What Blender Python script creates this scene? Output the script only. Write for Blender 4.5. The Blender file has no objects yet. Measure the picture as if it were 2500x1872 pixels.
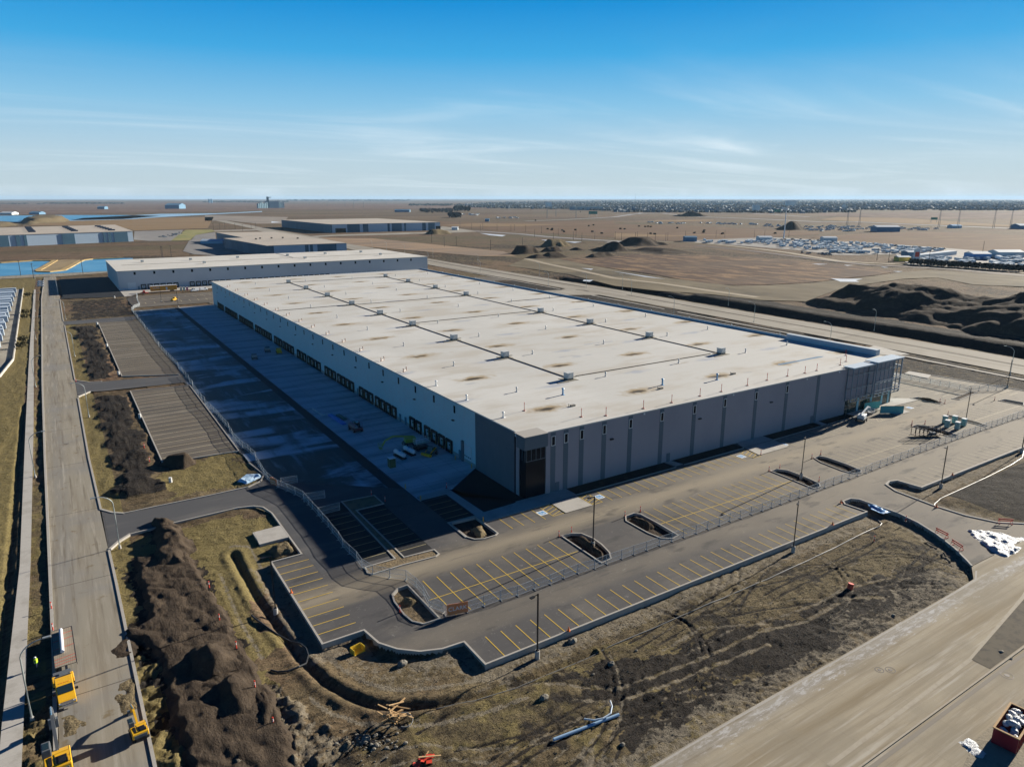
import bpy, math, random
import numpy as np
from mathutils import Vector, Matrix
R = math.radians
random.seed(7)
S = bpy.context.scene
COL = S.collection
# ------------------------------------------------------------------ camera
F, CX, CY, HY, H = 1725., 1250., 936., 484.5, 62.
P = math.atan((CY-HY)/F); YAW = R(-32.7)
cam = bpy.data.objects.new('camera', bpy.data.cameras.new('camera'))
COL.objects.link(cam)
cam.location = (0, 0, H); cam.rotation_euler = (math.pi/2-P, 0, YAW)
cam.data.sensor_width = 36; cam.data.lens = F/2500*36
cam.data.clip_start = .5; cam.data.clip_end = 90000
S.camera = cam
# ------------------------------------------------------------------ light
SUN_EL, SUN_AZ = R(17.8), R(6.5)          # azimuth measured from +X towards +Y
sun = bpy.data.objects.new('sun', bpy.data.lights.new('sun', 'SUN'))
COL.objects.link(sun)
sd = Vector((math.cos(SUN_EL)*math.cos(SUN_AZ), math.cos(SUN_EL)*math.sin(SUN_AZ), math.sin(SUN_EL)))
sun.rotation_euler = sd.to_track_quat('Z', 'Y').to_euler()
sun.data.energy = 4.8; sun.data.angle = R(.5); sun.data.color = (1, .92, .79)
W = bpy.data.worlds.new('World'); S.world = W; W.use_nodes = True
wt = W.node_tree; wn = wt.nodes; wl = wt.links
bg = wn['Background']; bg.inputs[1].default_value = .063
sk = wn.new('ShaderNodeTexSky'); sk.sky_type = 'NISHITA'; sk.sun_disc = False
sk.sun_elevation = SUN_EL; sk.sun_rotation = math.pi/2-SUN_AZ
sk.altitude = 900; sk.air_density = 1.0; sk.dust_density = .3; sk.ozone_density = 2.5
hs = wn.new('ShaderNodeHueSaturation'); hs.inputs['Saturation'].default_value = 1.35
hs.inputs['Hue'].default_value = .485
wl.new(sk.outputs[0], hs.inputs['Color'])
tc = wn.new('ShaderNodeTexCoord'); sx = wn.new('ShaderNodeSeparateXYZ'); wl.new(tc.outputs['Generated'], sx.inputs[0])
def wmath(op, a, b=None, clamp=False):
    n = wn.new('ShaderNodeMath'); n.operation = op; n.use_clamp = clamp
    for i, v in enumerate((a, b)):
        if v is None: continue
        if isinstance(v, (int, float)): n.inputs[i].default_value = v
        else: wl.new(v, n.inputs[i])
    return n.outputs[0]
def wramp(src, pts):
    n = wn.new('ShaderNodeValToRGB'); wl.new(src, n.inputs[0]); e = n.color_ramp.elements
    while len(e) < len(pts): e.new(.5)
    for k, (p_, c_) in enumerate(pts): e[k].position = p_; e[k].color = (c_[0], c_[1], c_[2], 1)
    return n.outputs[0]
# per-elevation tone of the clear sky
tone = wramp(sx.outputs[2], [(0, (.8,)*3), (.25, (.2,.6,.9)), (.5, (.06,.2,.4)), (1, (.05,.15,.3))])
mt = wn.new('ShaderNodeMix'); mt.data_type = 'RGBA'; mt.blend_type = 'MULTIPLY'; mt.inputs[0].default_value = 1
wl.new(hs.outputs[0], mt.inputs[6]); wl.new(tone, mt.inputs[7])
# thin cirrus: project direction on a high plane
zz = wmath('MAXIMUM', sx.outputs[2], .012)
cxp = wmath('DIVIDE', sx.outputs[0], wmath('ADD', zz, .05)); cyp = wmath('DIVIDE', sx.outputs[1], wmath('ADD', zz, .05))
cmb = wn.new('ShaderNodeCombineXYZ'); wl.new(cxp, cmb.inputs[0]); wl.new(cyp, cmb.inputs[1])
def cloud(scale, rot, stretch, lo, hi, detail=7, dist=.4):
    m = wn.new('ShaderNodeMapping'); m.inputs['Rotation'].default_value = (0, 0, R(rot)); m.inputs['Scale'].default_value = stretch
    wl.new(cmb.outputs[0], m.inputs[0])
    n = wn.new('ShaderNodeTexNoise'); n.inputs['Scale'].default_value = scale; n.inputs['Detail'].default_value = detail
    n.inputs['Distortion'].default_value = dist; n.inputs['Roughness'].default_value = .58
    wl.new(m.outputs[0], n.inputs[0])
    r = wn.new('ShaderNodeMapRange'); r.interpolation_type = 'SMOOTHSTEP'
    r.inputs[1].default_value = lo; r.inputs[2].default_value = hi; wl.new(n.outputs[0], r.inputs[0])
    return r.outputs[0]
c1 = cloud(.5, 38, (.42, 1.0, 1), .46, .84, 8, .9)
c2 = cloud(1.1, 38, (.10, 1.2, 1), .56, .80, 8, .5)
low = wramp(sx.outputs[2], [(0, (.95,)*3), (.05, (.95,)*3), (.10, (.62,)*3), (.14, (.22,)*3), (.18, (.10,)*3), (.22, (.03,)*3), (.3, (0,)*3), (1, (0,)*3)])
cf = wmath('MULTIPLY', wmath('ADD', wmath('MULTIPLY', c1, .85), wmath('MULTIPLY', c2, .5)), low, True)
mc = wn.new('ShaderNodeMix'); mc.data_type = 'RGBA'
hz = wramp(sx.outputs[2], [(0, (.96,)*3), (1, (.96,)*3)])
hcol = wramp(sx.outputs[2], [(0, (3.9, 4.6, 4.9)), (.05, (3.5, 4.6, 5.3)), (.115, (1.8, 3.9, 5.6)), (.177, (.38, 2.8, 5.4)), (.24, (.04, 1.9, 4.8)), (.34, (.015, .62, 2.1)), (.5, (.01, .22, .95)), (1, (.006, .12, .62))])
mh = wn.new('ShaderNodeMix'); mh.data_type = 'RGBA'; wl.new(hz, mh.inputs[0]); wl.new(mt.outputs[2], mh.inputs[6]); wl.new(hcol, mh.inputs[7])
wl.new(cf, mc.inputs[0]); wl.new(mh.outputs[2], mc.inputs[6]); mc.inputs[7].default_value = (5.6, 6.4, 6.9, 1)
# the sky opposite the sun is deeper and bluer
opp = wramp(wmath('ADD', wmath('MULTIPLY', sx.outputs[0], -.5), .5), [(0, (1,)*3), (.52, (1,)*3), (.85, (.13, .68, .80)), (1, (.10, .64, .78))])
mo = wn.new('ShaderNodeMix'); mo.data_type = 'RGBA'; mo.blend_type = 'MULTIPLY'; mo.inputs[0].default_value = 1
wl.new(mc.outputs[2], mo.inputs[6]); wl.new(opp, mo.inputs[7]); wl.new(mo.outputs[2], bg.inputs[0])
S.view_settings.view_transform = 'Standard'; S.view_settings.look = 'None'
S.view_settings.exposure = 1.18; S.view_settings.gamma = 1
S.render.engine = 'CYCLES'
S.cycles.max_bounces = 4; S.cycles.diffuse_bounces = 2; S.cycles.volume_bounces = 0
S.cycles.transparent_max_bounces = 10
# ------------------------------------------------------------------ photo -> ground plane
CR = {'A1':(0,440,3.45),'A2':(620,440,3.45),'A3':(1240,440,3.45),'A4':(1860,440,3.45),
'B1':(0,900,3.45),'B2':(620,900,3.45),'B3':(1240,900,3.45),'B4':(1860,900,3.45),
'C1':(0,1350,3.172),'C2':(620,1350,3.172),'C3':(1240,1350,3.172),'C4':(1860,1350,3.172),
'D6':(1860,820,5.82),'D7':(2200,900,7.2),'D8':(760,940,5.176),
'E1':(0,480,7.373),'E2':(0,680,5.175),'E3':(250,540,4.424),'E4':(20,1560,5.3075),'E6':(2280,1640,7.137),'E7':(500,440,4.424),'E8':(2060,930,8.508),
'F1':(1700,560,5.53),'F2':(2100,560,5.53),'F3':(1500,470,4.424),'F4':(2000,460,4.424),'F6':(1000,480,4.424),'F7':(1230,580,4.706),'S':(0,0,1)}
def G(c, x, y, z=0.):
    o = CR[c]; x = o[0]+x/o[2]; y = o[1]+y/o[2]
    u = (x-CX)/F; v = -(y-CY)/F
    fy = math.cos(P)+v*math.sin(P); fz = -math.sin(P)+v*math.cos(P)
    t = (z-H)/fz; X = u*t; Y = fy*t
    c_, s_ = math.cos(YAW), math.sin(YAW)
    return (X*c_-Y*s_, X*s_+Y*c_)
def GG(c, *pts, z=0.): return [G(c, a, b, z) for a, b in pts]
# ------------------------------------------------------------------ materials
MATS = {}
def mat(name, base, layers=(), rough=.85, metal=0, bump=None, bump2=None, emis=None, alpha=None, trans=0, spec=.3, world=True):
    if name in MATS: return MATS[name]
    m = bpy.data.materials.new(name); m.use_nodes = True
    nt = m.node_tree; n = nt.nodes; L = nt.links
    b = n['Principled BSDF']; b.inputs['Roughness'].default_value = rough; b.inputs['Metallic'].default_value = metal
    b.inputs['Specular IOR Level'].default_value = spec
    if trans: b.inputs['Transmission Weight'].default_value = trans
    if world: pos = n.new('ShaderNodeNewGeometry').outputs['Position']
    else: pos = n.new('ShaderNodeTexCoord').outputs['Object']
    def vec(stretch, rot=0):
        mp = n.new('ShaderNodeMapping'); mp.inputs['Scale'].default_value = stretch; mp.inputs['Rotation'].default_value = (0, 0, R(rot))
        L.new(pos, mp.inputs[0]); return mp.outputs[0]
    def noise(scale, stretch=(1,1,1), rot=0, detail=5, kind='n', rg=.6, dist=0):
        if kind == 'v':
            t = n.new('ShaderNodeTexVoronoi'); t.inputs['Scale'].default_value = scale; o = t.outputs['Distance']
        elif kind == 'w':
            t = n.new('ShaderNodeTexWave'); t.inputs['Scale'].default_value = scale; t.inputs['Distortion'].default_value = dist; t.inputs['Detail Scale'].default_value = .6; t.inputs['Detail'].default_value = 3; o = t.outputs['Fac']
        else:
            t = n.new('ShaderNodeTexNoise'); t.inputs['Scale'].default_value = scale; t.inputs['Detail'].default_value = detail
            t.inputs['Roughness'].default_value = rg; t.inputs['Distortion'].default_value = dist; o = t.outputs[0]
        L.new(vec(stretch, rot), t.inputs['Vector']); return o
    def rng(o, lo, hi, amt=1):
        r = n.new('ShaderNodeMapRange'); r.interpolation_type = 'SMOOTHSTEP'; r.inputs[1].default_value = lo; r.inputs[2].default_value = hi; r.inputs[4].default_value = amt
        L.new(o, r.inputs[0]); return r.outputs[0]
    def ma(op, a, b_, clamp=False):
        k = n.new('ShaderNodeMath'); k.operation = op; k.use_clamp = clamp
        for i, v in enumerate((a, b_)):
            if isinstance(v, (int, float)): k.inputs[i].default_value = v
            else: L.new(v, k.inputs[i])
        return k.outputs[0]
    cur = None; sxyz = None
    def mix(fac, col):
        nonlocal cur
        k = n.new('ShaderNodeMix'); k.data_type = 'RGBA'
        L.new(fac, k.inputs[0])
        if cur is None: k.inputs[6].default_value = (*base, 1)
        else: L.new(cur, k.inputs[6])
        k.inputs[7].default_value = (*col, 1); cur = k.outputs[2]
    for l in layers:
        k = l[0]
        if k in 'nvw':       # (kind, scale, color, lo, hi, amt, {opts})
            o = noise(l[1], kind=k, **(l[6] if len(l) > 6 else {})); mix(rng(o, l[3], l[4], l[5] if len(l) > 5 else 1), l[2])
        elif k == 'attr':    # ('attr', name, comp, color, amt, noise scale)
            a = n.new('ShaderNodeAttribute'); a.attribute_name = l[1]
            sp = n.new('ShaderNodeSeparateColor'); L.new(a.outputs['Color'], sp.inputs[0])
            o = noise(l[5], detail=6); f = ma('ADD', sp.outputs[l[2]], ma('MULTIPLY', ma('SUBTRACT', o, .5), l[6] if len(l) > 6 else 1.2))
            f = ma('MULTIPLY', rng(f, .35, .65, l[4]), rng(sp.outputs[l[2]], .0, .12)); mix(f, l[3])
        elif k == 'band':    # ('band', axis, centre, half, soft, color, amt, noise)
            if sxyz is None: sxyz = n.new('ShaderNodeSeparateXYZ'); L.new(pos, sxyz.inputs[0])
            d = ma('ABSOLUTE', ma('SUBTRACT', sxyz.outputs[l[1]], l[2]), 0)
            st = (.15, 1, 1) if l[1] == 1 else (1, .15, 1)
            o = noise(.35, stretch=st, detail=8); dd = ma('ADD', d, ma('MULTIPLY', ma('SUBTRACT', o, .5), l[7] if len(l) > 7 else 4))
            r = n.new('ShaderNodeMapRange'); r.interpolation_type = 'SMOOTHSTEP'; r.inputs[1].default_value = l[3]; r.inputs[2].default_value = l[3]+l[4]
            r.inputs[3].default_value = l[6]; r.inputs[4].default_value = 0; L.new(dd, r.inputs[0]); mix(r.outputs[0], l[5])
        elif k == 'bandn':   # ('bandn', axis, centre, half width, color, noise scale): ragged speckle confined to a strip
            if sxyz is None: sxyz = n.new('ShaderNodeSeparateXYZ'); L.new(pos, sxyz.inputs[0])
            d = ma('DIVIDE', ma('ABSOLUTE', ma('SUBTRACT', sxyz.outputs[l[1]], l[2]), 0), l[3])
            o = noise(l[5], stretch=(.35,1,1), detail=10, rg=.75); f = ma('SUBTRACT', o, ma('MULTIPLY', d, .16)); mix(rng(f, .45, .56, .85), l[4])
        elif k == 'grad':    # ('grad', axis, a, b, color, amt)
            if sxyz is None: sxyz = n.new('ShaderNodeSeparateXYZ'); L.new(pos, sxyz.inputs[0])
            dd = ma('ADD', sxyz.outputs[l[1]], ma('MULTIPLY', ma('SUBTRACT', noise(.09, stretch=(.5,1,1), detail=8), .5), (l[3]-l[2])*1.1)); mix(rng(dd, l[2], l[3], l[5]), l[4])
        elif k == 'grid':    # ('grid', x0, px, y0, py, rx, ry, color, amt) elliptical stains on a lattice
            if sxyz is None: sxyz = n.new('ShaderNodeSeparateXYZ'); L.new(pos, sxyz.inputs[0])
            def wrap(o, c0, p_):
                t = ma('DIVIDE', ma('SUBTRACT', o, c0-p_/2), p_); t = ma('SUBTRACT', ma('FRACT', t, 0), .5); return ma('MULTIPLY', t, p_)
            ax = ma('DIVIDE', wrap(sxyz.outputs[0], l[1], l[2]), l[5]); ay = ma('DIVIDE', wrap(sxyz.outputs[1], l[3], l[4]), l[6])
            d = ma('SQRT', ma('ADD', ma('MULTIPLY', ax, ax), ma('MULTIPLY', ay, ay)), 0)
            d = ma('ADD', d, ma('MULTIPLY', ma('SUBTRACT', noise(.35, detail=7), .5), 1.6))
            r = n.new('ShaderNodeMapRange'); r.interpolation_type = 'SMOOTHSTEP'; r.inputs[1].default_value = .15; r.inputs[2].default_value = 1
            r.inputs[3].default_value = l[8]; r.inputs[4].default_value = 0; L.new(d, r.inputs[0]); mix(r.outputs[0], l[7])
        elif k == 'lines':   # ('lines', axis, period, width, color, amt)
            if sxyz is None: sxyz = n.new('ShaderNodeSeparateXYZ'); L.new(pos, sxyz.inputs[0])
            t = ma('MULTIPLY', ma('FRACT', ma('DIVIDE', sxyz.outputs[l[1]], l[2]), 0), l[2]); mix(ma('MULTIPLY', ma('LESS_THAN', t, l[3]), l[5]), l[4])
    if cur is None: b.inputs['Base Color'].default_value = (*base, 1)
    else: L.new(cur, b.inputs['Base Color'])
    prev = None
    for bb in (bump, bump2):
        if bb:
            o = noise(bb[0], **(bb[3] if len(bb) > 3 else {})); bn = n.new('ShaderNodeBump'); bn.inputs['Strength'].default_value = bb[1]; bn.inputs['Distance'].default_value = bb[2]
            L.new(o, bn.inputs['Height'])
            if prev: L.new(prev, bn.inputs['Normal'])
            prev = bn.outputs[0]
    if prev: L.new(prev, b.inputs['Normal'])
    if emis: b.inputs['Emission Color'].default_value = (*emis[0], 1); b.inputs['Emission Strength'].default_value = emis[1]
    if alpha is not None: b.inputs['Alpha'].default_value = alpha
    MATS[name] = m; return m
def paint(name, c, rough=.45, metal=0, dirt=.25):
    d = tuple(v*.5+.04 for v in c)
    return mat(name, c, [('n', 1.3, d, .5, .8, dirt), ('n', 9, d, .55, .75, dirt*.6)], rough=rough, metal=metal, spec=.4)
# ------------------------------------------------------------------ mesh builder
class MB:
    def __init__(s): s.v = []; s.f = []
    def add(s, vs, fs):
        k = len(s.v); s.v += [tuple(v) for v in vs]; s.f += [tuple(i+k for i in f) for f in fs]; return s
    def box(s, x0, y0, z0, x1, y1, z1):
        s.add([(x0,y0,z0),(x1,y0,z0),(x1,y1,z0),(x0,y1,z0),(x0,y0,z1),(x1,y0,z1),(x1,y1,z1),(x0,y1,z1)],
              [(0,3,2,1),(4,5,6,7),(0,1,5,4),(1,2,6,5),(2,3,7,6),(3,0,4,7)]); return s
    def cbox(s, c, d, rz=0, rx=0, ry=0):
        M = Matrix.Translation(c) @ Matrix.Rotation(rz, 4, 'Z') @ Matrix.Rotation(ry, 4, 'Y') @ Matrix.Rotation(rx, 4, 'X')
        a, b, e = d[0]/2, d[1]/2, d[2]/2
        vs = [M @ Vector(p) for p in [(-a,-b,-e),(a,-b,-e),(a,b,-e),(-a,b,-e),(-a,-b,e),(a,-b,e),(a,b,e),(-a,b,e)]]
        s.add(vs, [(0,3,2,1),(4,5,6,7),(0,1,5,4),(1,2,6,5),(2,3,7,6),(3,0,4,7)]); return s
    def cyl(s, p0, p1, r0, r1=None, n=10, cap=True):
        r1 = r0 if r1 is None else r1; p0 = Vector(p0); p1 = Vector(p1); d = (p1-p0)
        q = d.to_track_quat('Z', 'Y'); vs = []
        for p, r in ((p0, r0), (p1, r1)):
            for i in range(n):
                a = 2*math.pi*i/n; vs.append(p+q@Vector((math.cos(a)*r, math.sin(a)*r, 0)))
        fs = [(i, (i+1)%n, n+(i+1)%n, n+i) for i in range(n)]
        if cap: fs += [tuple(range(n-1, -1, -1)), tuple(range(n, 2*n))]
        s.add(vs, fs); return s
    def tube(s, pts, r, n=8):
        pts = [Vector(p) for p in pts]; k = len(s.v); vs = []
        for i, p in enumerate(pts):
            d = (pts[min(i+1, len(pts)-1)]-pts[max(i-1, 0)]); q = d.to_track_quat('Z', 'Y')
            rr = r[i] if isinstance(r, (list, tuple)) else r
            vs += [p+q@Vector((math.cos(2*math.pi*j/n)*rr, math.sin(2*math.pi*j/n)*rr, 0)) for j in range(n)]
        fs = []
        for i in range(len(pts)-1):
            for j in range(n): fs.append((i*n+j, i*n+(j+1)%n, (i+1)*n+(j+1)%n, (i+1)*n+j))
        fs += [tuple(range(n-1, -1, -1)), tuple(range((len(pts)-1)*n, len(pts)*n))]
        s.add(vs, fs); return s
    def prism(s, poly, z0, z1, bottom=True):
        n = len(poly)
        ar = sum(poly[i][0]*poly[(i+1)%n][1]-poly[(i+1)%n][0]*poly[i][1] for i in range(n))
        if ar < 0: poly = poly[::-1]
        vs = [(x, y, z0) for x, y in poly]+[(x, y, z1) for x, y in poly]
        fs = [tuple(range(n, 2*n))]+[(i, (i+1)%n, n+(i+1)%n, n+i) for i in range(n)]
        if bottom: fs.append(tuple(range(n-1, -1, -1)))
        s.add(vs, fs); return s
    def sheet(s, poly, z):
        n = len(poly); ar = sum(poly[i][0]*poly[(i+1)%n][1]-poly[(i+1)%n][0]*poly[i][1] for i in range(n))
        if ar < 0: poly = poly[::-1]
        s.add([(x, y, z) for x, y in poly], [tuple(range(n))]); return s
    def ribbon(s, pts, w, z0, z1=None, closed=False, side=0):
        # strip of width w along a path; side: 0 centred, +1 left, -1 right ; z1 -> solid
        n = len(pts); A = []; B = []
        for i in range(n):
            a = Vector(pts[(i-1)%n] if (closed or i > 0) else pts[i]); b = Vector(pts[i]); c = Vector(pts[(i+1)%n] if (closed or i < n-1) else pts[i])
            d1 = (b-a).normalized() if (b-a).length > 1e-6 else (c-b).normalized(); d2 = (c-b).normalized() if (c-b).length > 1e-6 else d1
            n1 = Vector((-d1.y, d1.x)); n2 = Vector((-d2.y, d2.x)); m = (n1+n2); m = m.normalized() if m.length > 1e-6 else n1
            k = min(2., 1/max(.3, m.dot(n1)))
            lo, hi = {0: (-w/2, w/2), 1: (0, w), -1: (-w, 0)}[side]
            A.append(b+m*lo*k); B.append(b+m*hi*k)
        m_ = n if closed else n-1
        if z1 is None:
            vs = [(a.x, a.y, z0) for a in A]+[(b.x, b.y, z0) for b in B]
            fs = [(i, (i+1)%n, n+(i+1)%n, n+i) for i in range(m_)]
        else:
            vs = [(a.x, a.y, z0) for a in A]+[(b.x, b.y, z0) for b in B]+[(a.x, a.y, z1) for a in A]+[(b.x, b.y, z1) for b in B]
            fs = []
            for i in range(m_):
                j = (i+1)%n; fs += [(2*n+i, 2*n+j, 3*n+j, 3*n+i), (i, j, 2*n+j, 2*n+i), (n+j, n+i, 3*n+i, 3*n+j)]
            if not closed: fs += [(0, 2*n, 3*n, n), (n-1, 2*n-1, 4*n-1, 3*n-1)]
        s.add(vs, fs); return s
    def sphere(s, c, r, n=8, m=6, sc=(1,1,1)):
        vs = []
        for i in range(1, m):
            t = math.pi*i/m
            for j in range(n):
                a = 2*math.pi*j/n; vs.append((c[0]+r*sc[0]*math.sin(t)*math.cos(a), c[1]+r*sc[1]*math.sin(t)*math.sin(a), c[2]+r*sc[2]*math.cos(t)))
        vs += [(c[0], c[1], c[2]+r*sc[2]), (c[0], c[1], c[2]-r*sc[2])]; T, Bt = len(vs)-2, len(vs)-1
        fs = [(i*n+j, (i+1)*n+j, (i+1)*n+(j+1)%n, i*n+(j+1)%n) for i in range(m-2) for j in range(n)]
        fs += [(T, j, (j+1)%n) for j in range(n)]+[((m-2)*n+j, Bt, (m-2)*n+(j+1)%n) for j in range(n)]
        s.add(vs, fs); return s
    def build(s, name, m, parent=None, smooth=False, bevel=0, loc=None):
        me = bpy.data.meshes.new(name); off = Vector((0,0,0))
        if loc: off = Vector(loc)
        me.from_pydata([tuple(Vector(v)-off) for v in s.v] if loc else s.v, [], s.f)
        if m: me.materials.append(m)
        me.validate(); me.update()
        if smooth: me.polygons.foreach_set('use_smooth', [True]*len(me.polygons))
        o = bpy.data.objects.new(name, me); COL.objects.link(o)
        if loc: o.location = off
        if parent: o.parent = parent
        if bevel:
            bv = o.modifiers.new('bevel', 'BEVEL'); bv.width = bevel; bv.segments = 2; bv.limit_method = 'ANGLE'
        return o
def T(o, label=None, cat=None, group=None, kind=None):
    if label: o['label'] = label
    if cat: o['category'] = cat
    if group: o['group'] = group
    if kind: o['kind'] = kind
    return o
def root(name, loc, label, cat, group=None, rz=0):
    o = bpy.data.objects.new(name, None); COL.objects.link(o); o.location = (loc[0], loc[1], loc[2] if len(loc) > 2 else 0); o.rotation_euler = (0, 0, rz); o.empty_display_size = .5
    return T(o, label, cat, group)
def struct(o): o['kind'] = 'structure'; return o
KIDS = {}
def copy_tree(o, loc=None, rz=None, label=None, parent=None, sc=None):
    c = o.copy(); COL.objects.link(c)
    if parent: c.parent = parent
    if loc is not None: c.location = (loc[0], loc[1], loc[2] if len(loc) > 2 else 0)
    if rz is not None: c.rotation_euler = (0, 0, rz)
    if label: c['label'] = label
    if sc: c.scale = sc
    if o.name not in KIDS: KIDS[o.name] = [k for k in bpy.data.objects if k.parent == o]
    for k in KIDS[o.name]: copy_tree(k, parent=c)
    return c
def place(proto, spots, labels=None):
    """first spot moves the prototype itself, the others are copies; spots: (x, y, z, rz)"""
    out = []
    for i, sp in enumerate(spots):
        lb = labels[i] if isinstance(labels, (list, tuple)) else labels
        if i > 0: o = copy_tree(proto, sp[:3], sp[3], lb)
        out.append(proto if i == 0 else o)
    proto.location = spots[0][:3]; proto.rotation_euler = (0, 0, spots[0][3])
    if labels: proto['label'] = labels if isinstance(labels, str) else labels[0]
    return out
ORD = ['nearest', 'second nearest', 'third nearest', 'fourth nearest', 'fifth nearest', 'sixth nearest', 'seventh nearest', 'eighth nearest', 'ninth nearest', 'tenth nearest', 'eleventh nearest', 'twelfth nearest', 'thirteenth nearest', 'fourteenth nearest', 'fifteenth nearest', 'sixteenth nearest']
ORDL = ['leftmost', 'second from left', 'third from left', 'fourth from left', 'fifth from left', 'sixth from left', 'seventh from left', 'eighth from left', 'ninth from left', 'tenth from left', 'eleventh from left', 'twelfth from left', 'thirteenth from left', 'fourteenth from left']
# ------------------------------------------------------------------ numpy noise and polygons
def vnoise(X, Y, sc, seed):
    rs = np.random.RandomState(seed); N = 256; tab = rs.rand(N, N)
    x = X/sc; y = Y/sc; xi = np.floor(x).astype(np.int64); yi = np.floor(y).astype(np.int64)
    fx = x-xi; fy = y-yi; fx = fx*fx*(3-2*fx); fy = fy*fy*(3-2*fy)
    a = tab[xi % N, yi % N]; b = tab[(xi+1) % N, yi % N]; c = tab[xi % N, (yi+1) % N]; d = tab[(xi+1) % N, (yi+1) % N]
    return a*(1-fx)*(1-fy)+b*fx*(1-fy)+c*(1-fx)*fy+d*fx*fy-.5
def fbm(X, Y, sc, seed, oct=4, g=.5):
    s = 0; a = 1
    for i in range(oct): s = s+a*vnoise(X+17.3*i, Y-9.1*i, sc/2**i, seed+i); a *= g
    return s
def inside(X, Y, poly):
    r = np.zeros(X.shape, bool); n = len(poly)
    for i in range(n):
        x0, y0 = poly[i]; x1, y1 = poly[(i+1) % n]
        c = ((y0 > Y) != (y1 > Y))
        with np.errstate(divide='ignore', invalid='ignore'): xx = (x1-x0)*(Y-y0)/((y1-y0) or 1e-9)+x0
        r ^= c & (X < xx)
    return r
def pdist(X, Y, pts, closed=False):
    d = np.full(X.shape, 1e9); n = len(pts)
    for i in range(n if closed else n-1):
        x0, y0 = pts[i]; x1, y1 = pts[(i+1) % n]; dx, dy = x1-x0, y1-y0; L2 = dx*dx+dy*dy+1e-9
        t = np.clip(((X-x0)*dx+(Y-y0)*dy)/L2, 0, 1); d = np.minimum(d, np.hypot(X-x0-t*dx, Y-y0-t*dy))
    return d
def sstep(x, a, b): t = np.clip((x-a)/(b-a), 0, 1); return t*t*(3-2*t)
# ================================================================== SETTING
LOT = [(30.6,117.7),(24.9,117.7),(24.9,89.3),(31.2,89.3),(31.8,85.3),(33.5,82.5),(36,80.2),(39,79.0),(42.3,78.8),(42.3,72.7),
 (133.2,72.7),(132.8,77.4),(133.8,78.4),(136.2,78.4),(137.4,77.2),(137.6,68.9),(136.6,64.5),(134.6,60),(131.6,55.2),(128.6,51.6),(127.4,50.3),
 (158,49.6),(154.2,53.1),(150.3,56.2),(148.4,61),(147.9,67.1),(148.6,75.5),(150.3,78.6),(152.5,79.2),(154.4,78.6),(155,73.4),
 (265,73.4),(268,76),(266.5,98),(265,110),(262.5,127),(256,131),(256,168),(281,165),(292,170),(288,152),(262,150),(262,192),(217.7,192),
 (217.7,460),(77.7,460),(77.7,455),(34.5,455),(34.0,290),(32.6,275),(32.6,262),(33,255),(32.8,181),(34.5,160),(33,156.4),(29.6,154.2),(22,154),
 (10.7,154.0),(5.2,154.0),(1.3,158.5),(1.3,138.5),(5.3,143.2),(13.7,144.0),(25.1,144.5),(28.2,143.6),(29.8,141.9),(30.6,138)]
ROAD_L = [(-8.9,-60),(-7.2,60),(-7.2,105),(-8.3,200),(-8.9,290),(-9.5,540),(-7.5,690),(0,690),(.3,540),(.6,290),(.6,195),(1.4,125),(1.6,98),(1.8,60),(2.5,-60)]
def xr(y):
    k = [(-200,288),(100,304),(170,309),(230,311),(300,314),(400,317),(500,318),(650,321),(727,324),(870,331),(975,340),(1166,358),(1500,374),(2200,420)]
    for (a, b), (c, d) in zip(k, k[1:]):
        if y <= c: return b+(d-b)*max(0, (y-a))/(c-a)
    return k[-1][1]
YS = [-200,60,100,150,200,250,300,350,400,450,500,575,650,727,800,870,975,1080,1166,1300,1500,2200]
ROAD_R = [(xr(y)-13.5, y) for y in YS]+[(xr(y)+14, y) for y in reversed(YS)]
ROAD_B = [(40,47.2),(60,47.5),(93.5,47.6),(118,47.7),(123.2,47.9),(127.4,50.2),(158,49.5),(200,48.6),(320,48),(320,18),(40,16)]
ISL = [[(42.2,97.7),(40.2,97.6),(38.7,96.4),(38.1,94.2),(37.9,90),(38.2,87.6),(39.4,86),(42.3,85.9)],
 [(73.9,98.0),(76.3,98.0),(78.0,96.8),(78.6,94),(78.4,91.2),(77.6,88),(76.3,86.0),(73.7,85.7)],
 [(90.0,98),(92.5,98.2),(93.4,97.0),(93.4,92),(93.0,86.0),(91,85.6),(89.2,87),(88.6,90),(88.6,96.3)],
 [(135.0,98.2),(137.6,98.0),(139.0,96.2),(139.1,92),(138.2,87.2),(136.7,85.8),(134.3,85.9)],
 [(151.3,97.9),(153.8,98.2),(154.6,96.4),(154.4,91),(153.6,86.6),(151.9,85.7),(150,86.6),(149.4,89),(150,95)],
 [(196.8,98.6),(199.4,98.6),(200.8,96.5),(200.6,90.5),(199.5,87.0),(197.5,86.8),(196.2,89)],
 [(214.3,98.9),(216.5,98.7),(217.2,96.5),(216.4,90),(215.4,87.2),(213.8,87.2)],
 [(58.6,114.4),(64.6,114.1),(64.6,105.4),(63.6,104.8),(61,104.8),(59.4,105.6),(58.6,107.2)],
 [(37.8,104.8),(38.4,103.9),(44.2,104.0),(50.4,103.6),(51.4,104.2),(51.4,106.2),(45.6,106.6),(45.5,129.8),(51.5,129.8),(51.5,135.2),(44.2,135.8),(43.8,107.0),(38.2,107.0)],
 [(225.2,114.6),(229.0,113.8),(229.2,106.0),(226.6,105.8)], [(236.6,104.9),(251.0,106.2),(249.5,108.2),(243.4,107.6),(243.0,140),(242.2,140),(242.0,107.4),(235.6,107)], [(246.0,98),(249.6,97.6),(250.3,92.4),(246.6,90.9)]]
DRIVE2 = [(.7,261.1),(4.4,266),(8,264.6),(32.8,262.1),(32.6,274.8),(8.6,279),(4.6,280.2),(.6,286)]
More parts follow.
